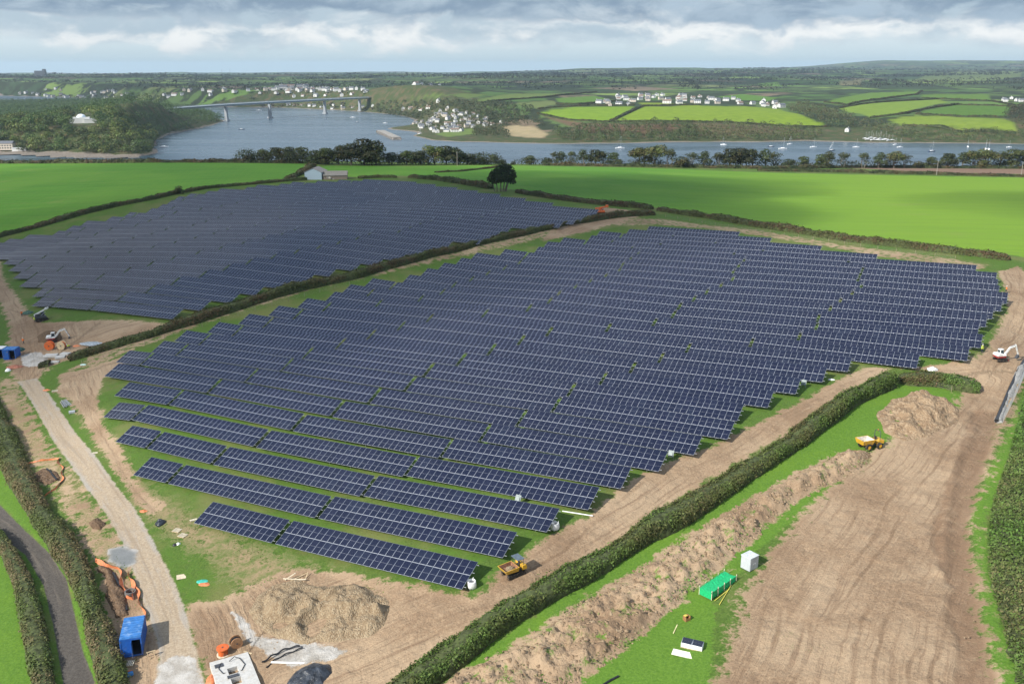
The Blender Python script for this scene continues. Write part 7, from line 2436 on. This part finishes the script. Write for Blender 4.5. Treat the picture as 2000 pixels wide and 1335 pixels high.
def inverter(px, py, label, h=1.3):
    t = thing('inverter_cabinet', label, 'inverter', tuple(at(px, py)), TH_A, 'pale inverter boards by the table ends')
    t.scale = (.8, .8, .8)
    m = MB(); m.box((0, 0, h), (1.15, .14, 1.35), 0, 0, -.5); m.obj('back_plate', mat('pale_green_grey', (.19, .235, .23), .5), t, bevel=.02)
    for x in (-.45, .45):
        m = MB(); m.tube((x, .1, -.1), (x, .1, h + .3), .04, n=6); m.obj('post', STEEL, t)
    m = MB(); m.box((0, -.16, h), (.8, .2, .8), 0, 0, -.5); m.obj('inverter_box', mat('grey_green_cabinet', (.21, .26, .25), .5), t, bevel=.03)
inverter(1012, 985, 'pale board standing behind the third front table')
inverter(1310, 897, 'pale board at the right end of the sixth table row')
inverter(1569, 757, 'pale board at the right end of the eleventh table row')

def barrier_net(label, pts, h=.8, sag=.25):
    P = [at(*q) for q in pts]
    d = [0]
    for a, b in zip(P, P[1:]):
        d.append(d[-1] + (b - a).length)
    n = max(8, int(d[-1] / .35))
    u = np.linspace(0, d[-1], n)
    X = np.stack([np.interp(u, d, [p[c] for p in P]) for c in range(3)], 1)
    t = thing('barrier_netting', label, 'netting', tuple(X[0]))
    V, Q = [], []
    for i, x in enumerate(X):
        lean = .45 * math.sin(u[i] * 1.1) + .3 * math.sin(u[i] * .37 + 1)
        g = ground(x[0], x[1])
        top = h * (1 - sag * abs(math.sin(u[i] * .8)))
        for f in (0, .5, 1):
            V.append((x[0] - X[0][0] + lean * f * .6, x[1] - X[0][1] + lean * f * .4, g - X[0][2] + .03 + top * f))
    for i in range(n - 1):
        for j in range(2):
            Q.append((i * 3 + j, i * 3 + j + 1, (i + 1) * 3 + j + 1, (i + 1) * 3 + j))
    m = MB(); m.add(V, Q); m.obj('netting', ORNET, t)
    for i in range(0, n, 7):
        x = X[i]
        m = MB(); m.tube((x[0] - X[0][0], x[1] - X[0][1], ground(x[0], x[1]) - X[0][2] - .1), (x[0] - X[0][0] + .05, x[1] - X[0][1], ground(x[0], x[1]) - X[0][2] + h + .15), .02, n=5); m.obj('stake', STEEL, t)
barrier_net('long orange barrier netting sagging along the trench by the container', [(185, 1097), (200, 1106), (215, 1108), (232, 1112), (240, 1135), (246, 1168), (262, 1172), (258, 1150), (252, 1120)], .6)
barrier_net('orange barrier netting from the manhole towards the stone track', [(262, 1150), (272, 1175), (280, 1195), (286, 1212)], .45)
barrier_net('orange barrier netting looped round a dug hole near the lane hedge', [(45, 908), (80, 900), (113, 897), (122, 915), (121, 935), (110, 955), (96, 963), (86, 970)], .4)

def manhole():
    t = thing('manhole_ring', 'dark manhole ring inside the orange netting', 'manhole', tuple(at(255, 1160)))
    m = MB()
    n = 20
    V, Q = [], []
    for r, z in ((.75, 0), (.75, .55), (.58, .55), (.58, .02)):
        for i in range(n):
            V.append((r * math.cos(2 * pi * i / n), r * math.sin(2 * pi * i / n), z))
    for j in range(3):
        for i in range(n):
            Q.append((j * n + i, j * n + (i + 1) % n, (j + 1) * n + (i + 1) % n, (j + 1) * n + i))
    m.add(V, Q); m.obj('ring', mat('dark_concrete', (.14, .13, .12), .9), t)
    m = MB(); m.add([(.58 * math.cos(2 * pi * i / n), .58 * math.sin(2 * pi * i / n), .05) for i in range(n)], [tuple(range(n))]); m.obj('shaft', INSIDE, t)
manhole()

def ribbon(name, label, pts, r, m_, cat, n=40, lift=.1, wob=0.0):
    P = [at(*q) for q in pts]
    d = np.r_[0, np.cumsum([(b - a).length for a, b in zip(P, P[1:])])]
    u = np.linspace(0, d[-1], n)
    X = np.stack([np.interp(u, d, [p[c] for p in P]) for c in range(3)], 1)
    for _ in range(2):
        X[1:-1] = (X[:-2] + 2 * X[1:-1] + X[2:]) / 4
    X[:, 2] = [ground(x, y) + lift + wob * math.sin(i * .5) for i, (x, y) in enumerate(X[:, :2])]
    m = MB(); m.path(X - X[0], r)
    o = m.obj(name, m_); o.location = X[0]
    return tag(o, label, cat)
ribbon('power_cable', 'thick black cable running out of the spoil to the concrete base', [(586, 1264), (570, 1266), (550, 1273), (530, 1284), (512, 1296)], .10, BLKPL, 'cable', lift=.25, wob=.1)
ribbon('power_cable', 'second black cable alongside the thick one', [(592, 1266), (575, 1272), (552, 1281), (535, 1291), (520, 1305)], .08, BLKPL, 'cable', lift=.15, wob=.08)
ribbon('trench_tube', 'black tube standing in for the dark narrow trench above the blue container', [(221, 1118), (232, 1140), (240, 1163), (248, 1192)], .24, BLKPL, 'pipe', lift=-.02)  # black tube added for the darkness of a trench that is not cut
ribbon('trench_tube', 'dark duct lying in the open trench at the right', [(1946, 822), (1957, 795), (1972, 760), (1990, 722), (2010, 690)], .35, BLKPL, 'pipe', lift=.05)
ribbon('pipe_section', 'black pipes at the bottom edge below the spare panels', [(1178, 1338), (1192, 1329), (1208, 1321)], .13, BLKPL, 'pipe', 10, .12)
ribbon('power_cable', 'dark cable crossing the dug hole in the left netting ring', [(92, 918), (100, 925), (104, 932), (112, 940)], .16, BLKPL, 'cable', 14, .35)

def pipe_bundle():
    A, B = at(116, 772), at(143, 806)
    d = (B - A); L = 4.3; rz = math.atan2(d.y, d.x)
    t = thing('post_bundle', 'bundle of galvanised steel posts on the grass inside the stone track', 'steel posts', tuple((A + B) / 2), rz)
    for i in range(9):
        m = MB(); y = (i - 4) * .2 + random.uniform(-.05, .05)
        m.box((random.uniform(-.5, .5), y, .12 + (i % 2) * .1), (L, .13, .1), 0, random.uniform(-.06, .06)); m.obj('post', STEEL, t)
    for x in (-1.2, 1.2):
        m = MB(); m.box((x, 0, .04), (.1, 2.0, .08)); m.obj('bearer', WOOD, t)
    lying('crate', 'pale box beside the lower end of the steel posts', 'box', 141, 806, .4, (1.2, .8, .45), GALV, 0, .03)
pipe_bundle()

def timbers():
    base = at(575, 1133)
    for i, (dx, dy, L, rz, lab) in enumerate(((0, 0, 3.4, -.25, 'longest loose timber on top of the stony heap'), (.5, .4, 2.4, .5, 'loose timber crossing the longest one on the stony heap'), (1.0, -.3, 2.0, -.5, 'pale short timber on the stony heap'), (1.6, .2, 1.6, 1.4, 'upended stick at the right of the timber on the heap'), (-.6, .3, 1.8, .1, 'thin stick at the left of the timber on the heap'))):
        m = MB(); m.box((0, 0, .1), (L, .12, .1), 0, 0, 0, -.1 - .12 * i)
        o = m.obj('timber', WOOD if i % 2 else PALW); o.location = base + Vector((dx, dy, .12 + .06 * i)); o.rotation_euler = (0, 0, rz)
        tag(o, lab, 'timber')
timbers()

def barrel():
    t = thing('barrel', 'blue plastic barrel lying by the lane hedge at the bottom', 'barrel', tuple(at(253, 1320)), .7)
    m = MB()
    for z0, z1, r0, r1 in ((0, .06, .27, .29), (.06, .4, .29, .30), (.4, .46, .31, .31), (.46, .8, .30, .29), (.8, .88, .29, .26)):
        m.tube((z0 - .44, 0, .3), (z1 - .44, 0, .3), r0, r1, 14)
    m.obj('body', mat('blue_plastic', (.03, .18, .45), .4), t)
    m = MB(); m.tube((.44, .1, .4), (.5, .1, .4), .05, n=8); m.obj('cap', BLK, t)
    lying('pole', 'orange pole beside the blue barrel', 'pole', 244, 1312, .25, (1.7, .1, .1), ORG, .03)
barrel()

def buoy():
    t = thing('marker_ball', 'bright yellow marker ball on the grass by the middle hedge', 'marker', tuple(at(582, 561)))
    m = MB(); m.tube((0, 0, -.1), (0, 0, .35), .05, n=6); m.obj('stem', STEEL, t)
    m = MB(); m.ball((0, 0, .75), .52, 14, 10); m.obj('ball', mat('fluorescent_yellow', (.72, .80, .15), .5), t, smooth=True)
buoy()

# fences, poles ----------------------------------------------------
def fence(label, pts, step=3.2, h=1.15, off=0.0, wires=(0.35, .7, 1.05)):
    P = WP(pts)
    D = np.array([p[:2] for p in P])
    d = np.r_[0, np.cumsum(np.hypot(*np.diff(D, axis=0).T))]
    u = np.arange(0, d[-1], step)
    X = np.stack([np.interp(u, d, D[:, 0]), np.interp(u, d, D[:, 1])], 1)
    z = H(X[:, 0], X[:, 1])
    t = thing('fence', label, 'fence', (X[0, 0], X[0, 1], z[0]))
    m = MB(); m.tube((0, 0, -.3), (0, 0, h), .055, .05, 6)
    me = m.mesh('post', mat('weathered_post', (.28, .23, .17), .9))
    for x, zz in zip(X, z):
        o = link('post', me, t); o.location = (x[0] - X[0, 0], x[1] - X[0, 1], zz - z[0])
    for w in wires:
        m = MB(); m.path([(x[0] - X[0, 0], x[1] - X[0, 1], zz - z[0] + w) for x, zz in zip(X, z)], .008, 3); m.obj('wire', STEEL, t)
fence('post and wire fence along the grass side of the long hedge', [(880, 1275), (1050, 1172), (1200, 1078), (1350, 978), (1500, 882), (1620, 800), (1740, 750)])
fence('post and wire fence below the short hedge at the bend', [(1760, 748), (1810, 752), (1850, 762), (1905, 778)], 4.5)
fence('thin fence on the near side of the middle hedge', [(160, 712), (300, 668), (450, 622), (600, 578), (760, 535)], 5)
fence('thin fence along the brownish hedge above the near array', [(1300, 424), (1500, 455), (1700, 485), (1900, 512)], 6)

def site_fence():
    P = [at(1958, 826), at(1975, 792), at(1988, 764), at(1999, 738)]
    t = thing('mesh_fence', 'grey temporary mesh fence beside the open trench', 'fence', tuple(P[0]))
    for a, b in zip(P, P[1:]):
        a, b = a - P[0], b - P[0]
        for q in (a, b):
            m = MB(); m.tube(q, q + Vector((0, 0, 1.9)), .03, n=6); m.obj('post', STEEL, t)
        m = MB()
        for z in (.2, 1.0, 1.8):
            m.tube(a + Vector((0, 0, z)), b + Vector((0, 0, z)), .02, n=4)
        k = max(3, int((b - a).length / .35))
        for i in range(1, k):
            q = a + (b - a) * i / k
            m.tube(q + Vector((0, 0, .2)), q + Vector((0, 0, 1.8)), .012, n=3)
        o = m.obj('mesh_panel', STEEL, t); o['kind'] = 'stuff'
site_fence()

def utility_pole(px, py, h, label):
    v = W(px, py)
    t = thing('utility_pole', label, 'pole', tuple(v), .3)
    m = MB(); m.tube((0, 0, -.5), (0, 0, h), .17, .12, 8); m.obj('pole', mat('grey_pole', (.33, .30, .27), .9), t)
    m = MB(); m.box((0, 0, h - .4), (1.8, .12, .14)); m.obj('crossarm', STEEL, t)
    for x in (-.75, 0, .75):
        m = MB(); m.tube((x, 0, h - .33), (x, 0, h - .05), .06, n=6); m.obj('insulator', DGR, t)
utility_pole(893, 324, 9, 'grey utility pole before the shore trees left of the lone tree')
utility_pole(1829, 342, 9.5, 'grey utility pole at the ploughed strip left of the right edge')
utility_pole(1994, 345, 9.5, 'grey utility pole close to the right edge')

def bare_tree():
    t = thing('bare_tree', 'leafless grey branching shrub in the hedge at the left edge', 'tree', tuple(at(2, 890)))
    m = MB()
    def grow(p, d, L, r, k):
        q = p + d * L
        m.tube(p, q, r, r * .65, 5 if k > 1 else 3, caps=False)
        if k == 0:
            return
        for _ in range(3 if k > 1 else 4):
            dd = (d + Vector((random.uniform(-1, 1), random.uniform(-1, 1), random.uniform(-.2, .7))) * .75).normalized()
            grow(q, dd, L * random.uniform(.55, .8), r * .6, k - 1)
    for _ in range(4):
        grow(Vector((random.uniform(-.6, .6), random.uniform(-.6, .6), 0)), Vector((random.uniform(-.4, .4), random.uniform(-.4, .4), 1)).normalized(), 1.3, .07, 4)
    o = m.obj('branches', mat('grey_twigs', (.24, .22, .19), .9), t); o['kind'] = 'stuff'
bare_tree()

# people -----------------------------------------------------------
def person_meshes(pose):
    """joints -> one skinned body"""
    J = {'pelvis': (0, 0, .95), 'waist': (.01, 0, 1.10), 'chest': (.02, 0, 1.36), 'neck': (.02, 0, 1.52), 'head0': (.03, 0, 1.60), 'head1': (.03, 0, 1.73),
         'hipl': (0, .10, .92), 'kneel': (.05, .11, .50), 'anklel': (0, .12, .09), 'toel': (.16, .13, .04), 'hipr': (0, -.10, .92), 'kneer': (.02, -.11, .50), 'ankler': (-.04, -.12, .09), 'toer': (.12, -.13, .04),
         'shl': (.01, .19, 1.44), 'ell': (.02, .26, 1.16), 'wrl': (.12, .25, .93), 'hal': (.16, .24, .85), 'shr': (.01, -.19, 1.44), 'elr': (.02, -.26, 1.16), 'wrr': (.12, -.25, .93), 'har': (.16, -.24, .85)}
    J.update(pose)
    R = {'pelvis': .16, 'waist': .14, 'chest': .17, 'neck': .065, 'head0': .085, 'head1': .10, 'hipl': .10, 'hipr': .10, 'kneel': .066, 'kneer': .066, 'anklel': .05, 'ankler': .05, 'toel': .045, 'toer': .045,
         'shl': .075, 'shr': .075, 'ell': .052, 'elr': .052, 'wrl': .036, 'wrr': .036, 'hal': .042, 'har': .042}
    E = [('pelvis', 'waist'), ('waist', 'chest'), ('chest', 'neck'), ('neck', 'head0'), ('head0', 'head1'), ('pelvis', 'hipl'), ('hipl', 'kneel'), ('kneel', 'anklel'), ('anklel', 'toel'), ('pelvis', 'hipr'), ('hipr', 'kneer'), ('kneer', 'ankler'), ('ankler', 'toer'),
         ('chest', 'shl'), ('shl', 'ell'), ('ell', 'wrl'), ('wrl', 'hal'), ('chest', 'shr'), ('shr', 'elr'), ('elr', 'wrr'), ('wrr', 'har')]
    ks = list(J)
    me = bpy.data.meshes.new('body')
    me.from_pydata([J[k] for k in ks], [(ks.index(a), ks.index(b)) for a, b in E], [])
    o = bpy.data.objects.new('body', me)
    COL.objects.link(o)
    sk = o.modifiers.new('skin', 'SKIN')
    for i, k in enumerate(ks):
        v = me.skin_vertices[0].data[i]
        v.radius = (R[k], R[k])
        v.use_root = (k == 'pelvis')
    sb = o.modifiers.new('sub', 'SUBSURF'); sb.levels = 1; sb.render_levels = 1
    dg = bpy.context.evaluated_depsgraph_get()
    body = bpy.data.meshes.new_from_object(o.evaluated_get(dg))
    bpy.data.objects.remove(o)
    body.materials.clear()
    body.materials.append(SKIN); body.materials.append(NAVY); body.materials.append(BLK)
    for p in body.polygons:
        z = p.center.z
        p.material_index = 2 if z < .10 else 1 if z < J['pelvis'][2] + .04 and abs(p.center.y) < .2 else 0
        p.use_smooth = True
    # jacket: faces of trunk and arms pushed out a little
    bm = bmesh.new(); bm.from_mesh(body)
    cut = [f for f in bm.faces if not (J['pelvis'][2] - .02 < f.calc_center_median().z < J['neck'][2] - .01 and (Vector(J['hal']) - f.calc_center_median()).length > .12 and (Vector(J['har']) - f.calc_center_median()).length > .12)]
    bmesh.ops.delete(bm, geom=cut, context='FACES')
    bm.normal_update()
    for v in bm.verts:
        v.co += v.normal * .022
    jk = bpy.data.meshes.new('jacket'); bm.to_mesh(jk); bm.free()
    jk.materials.clear()
    hx = J['head1']
    m = MB(); m.ball((hx[0], hx[1], hx[2] + .01), (.135, .12, .12), 12, 5, half=True); m.box((hx[0] + .11, hx[1], hx[2] + .02), (.12, .16, .015))
    hel = m.mesh('helmet', WHT, smooth=False)
    m = MB(); m.ball((hx[0] + .105, hx[1], hx[2] - .06), (.02, .016, .03), 6, 4)
    for y in (-.035, .035):
        m.ball((hx[0] + .09, hx[1] + y, hx[2] - .03), (.012, .016, .012), 6, 4, 1)
    for y in (-.10, .10):
        m.ball((hx[0], hx[1] + y, hx[2] - .06), (.025, .012, .035), 6, 4)
    face = m.mesh('face', [SKIN, BLK])
    return body, jk, hel, face

def person(px, py, rz, meshes, jacket, label, helmet=None):
    t = thing('person', label, 'person', tuple(at(px, py)), rz)
    body, jk, hel, face = meshes
    b = link('body', body, t)
    link('face', face, b)
    j = jk.copy(); j.materials.append(jacket)
    link('jacket', j, t)
    h = hel.copy()
    if helmet:
        h.materials[0] = helmet
    link('helmet', h, t)

STAND = person_meshes({})
WALK = person_meshes({'kneel': (.22, .11, .52), 'anklel': (.26, .12, .10), 'toel': (.41, .13, .06), 'kneer': (-.02, -.11, .50), 'ankler': (-.26, -.12, .16), 'toer': (-.14, -.13, .05), 'ell': (-.12, .27, 1.18), 'wrl': (-.08, .26, .95), 'hal': (-.04, .25, .87), 'elr': (.12, -.27, 1.18), 'wrr': (.28, -.24, 1.02), 'har': (.35, -.23, .97)})
BEND = person_meshes({'waist': (.12, 0, 1.08), 'chest': (.34, 0, 1.22), 'neck': (.47, 0, 1.28), 'head0': (.54, 0, 1.29), 'head1': (.66, 0, 1.30), 'shl': (.40, .19, 1.24), 'ell': (.46, .24, .98), 'wrl': (.56, .20, .78), 'hal': (.60, .18, .70), 'shr': (.40, -.19, 1.24), 'elr': (.46, -.24, .98), 'wrr': (.56, -.20, .78), 'har': (.60, -.18, .70)})
person(1965, 572, 2.4, WALK, HIV_O, 'person in orange hi-vis clothing walking on the soil at the far right')
person(1917, 689, -1.2, STAND, HIV_Y, 'person in yellow hi-vis at the corner table near the right excavator')
person(43, 618, -.4, STAND, HIV_O, 'person in orange hi-vis beside the dull green netting at the left')
person(69, 630, 2.0, STAND, HIV_Y, 'person in yellow hi-vis and dark trousers next to the dark piling rig')
person(137, 682, -2.5, BEND, HIV_Y, 'person in yellow hi-vis bending beside the cable drums')
person(1134, 432, .8, STAND, HIV_Y, 'person in pale yellow hi-vis under the tip of the farther array')
person(46, 672, 1.0, WALK, HIV_O, 'person in orange on the soil right above the blue cabin')

# ------------------------------------------------------------------ passing clouds overhead and the haze of the air
def cloud_mat(name, dens):
    m = bpy.data.materials.new(name)
    m.use_nodes = True
    t = NT(m.node_tree)
    v = t.new('ShaderNodeVolumePrincipled')
    v.inputs['Color'].default_value = (.95, .96, .98, 1)
    v.inputs['Density'].default_value = dens
    v.inputs['Anisotropy'].default_value = .3
    for k in ('Density Attribute', 'Color Attribute', 'Temperature Attribute'):
        if k in v.inputs:
            v.inputs[k].default_value = ''
    out = t.new('ShaderNodeOutputMaterial')
    t.t.links.new(v.outputs[0], out.inputs['Volume'])
    return m

def cloud(px, py, rx, ry, thick, depth, height=620, rot=0.0):
    """a billowing cloud hanging where its shadow falls around a photograph position"""
    g = Vector(W(px, py))
    p = g + SUNV * ((height - g.z) / SUNV.z)
    ry *= 1.2
    n, k = 40, 20
    V, Q = [], []
    sd = random.uniform(0, 40)
    for j in range(k + 1):
        th = pi * j / k
        for i in range(n):
            a = 2 * pi * i / n
            d = np.array([math.sin(th) * math.cos(a), math.sin(th) * math.sin(a), math.cos(th)])
            q = 1 + .55 * float(fbm(d * 1.5 + sd, 4))
            V.append((rx * d[0] * q, ry * d[1] * q, thick * d[2] * q * (1 if d[2] > 0 else .5)))
    for j in range(k):
        for i in range(n):
            Q.append((j * n + i, (j + 1) * n + i, (j + 1) * n + (i + 1) % n, j * n + (i + 1) % n))
    m = MB(); m.add(V, Q)
    o = m.obj('cloud', cloud_mat('cloud_vapour', depth / (thick * 1.5 / math.sin(SUN_EL))), smooth=True)
    o.location = p
    o.rotation_euler = (0, 0, rot)
    tag(o, 'drifting grey-white cloud overhead', kind='stuff')

for c in ((470, 455, 190, 95, 45, 1.1), (150, 600, 120, 75, 40, 1.0), (830, 400, 150, 85, 45, 1.05), (1310, 362, 80, 60, 35, .9), (2060, 400, 60, 60, 35, .8), (1180, 372, 70, 40, 30, .7), (1100, 352, 90, 45, 35, .8), (230, 375, 230, 110, 45, .95), (-160, 560, 120, 70, 40, .9),
          (650, 312, 330, 40, 40, .8), (1650, 316, 420, 25, 35, .7), (400, 215, 210, 170, 55, 1.3)):
    cloud(*c)
for c in ((250, 170, 1300, 600, 160, .8, 1300), (900, 168, 900, 500, 160, .9, 1300), (1350, 160, 800, 380, 150, .8, 1300), (500, 146, 3000, 1300, 220, .9, 1900), (1500, 148, 2000, 900, 220, .7, 1900)):
    cloud(*c)

def haze():
    m = bpy.data.materials.new('air')
    m.use_nodes = True
    t = NT(m.node_tree)
    v = t.new('ShaderNodeVolumePrincipled')
    v.inputs['Color'].default_value = (.66, .84, 1.0, 1)
    v.inputs['Density'].default_value = HAZE
    v.inputs['Anisotropy'].default_value = .15
    for k in ('Density Attribute', 'Color Attribute', 'Temperature Attribute'):
        if k in v.inputs:
            v.inputs[k].default_value = ''
    out = t.new('ShaderNodeOutputMaterial')
    t.t.links.new(v.outputs[0], out.inputs['Volume'])
    b = MB(); b.box((0, 8000, (-14 + 245) / 2), (36000, 18000 * 2, 245 + 14))
    o = b.obj('haze', m)
    tag(o, 'thin bluish haze in the air over the whole valley', kind='stuff')
HAZE = 4.8e-5
haze()
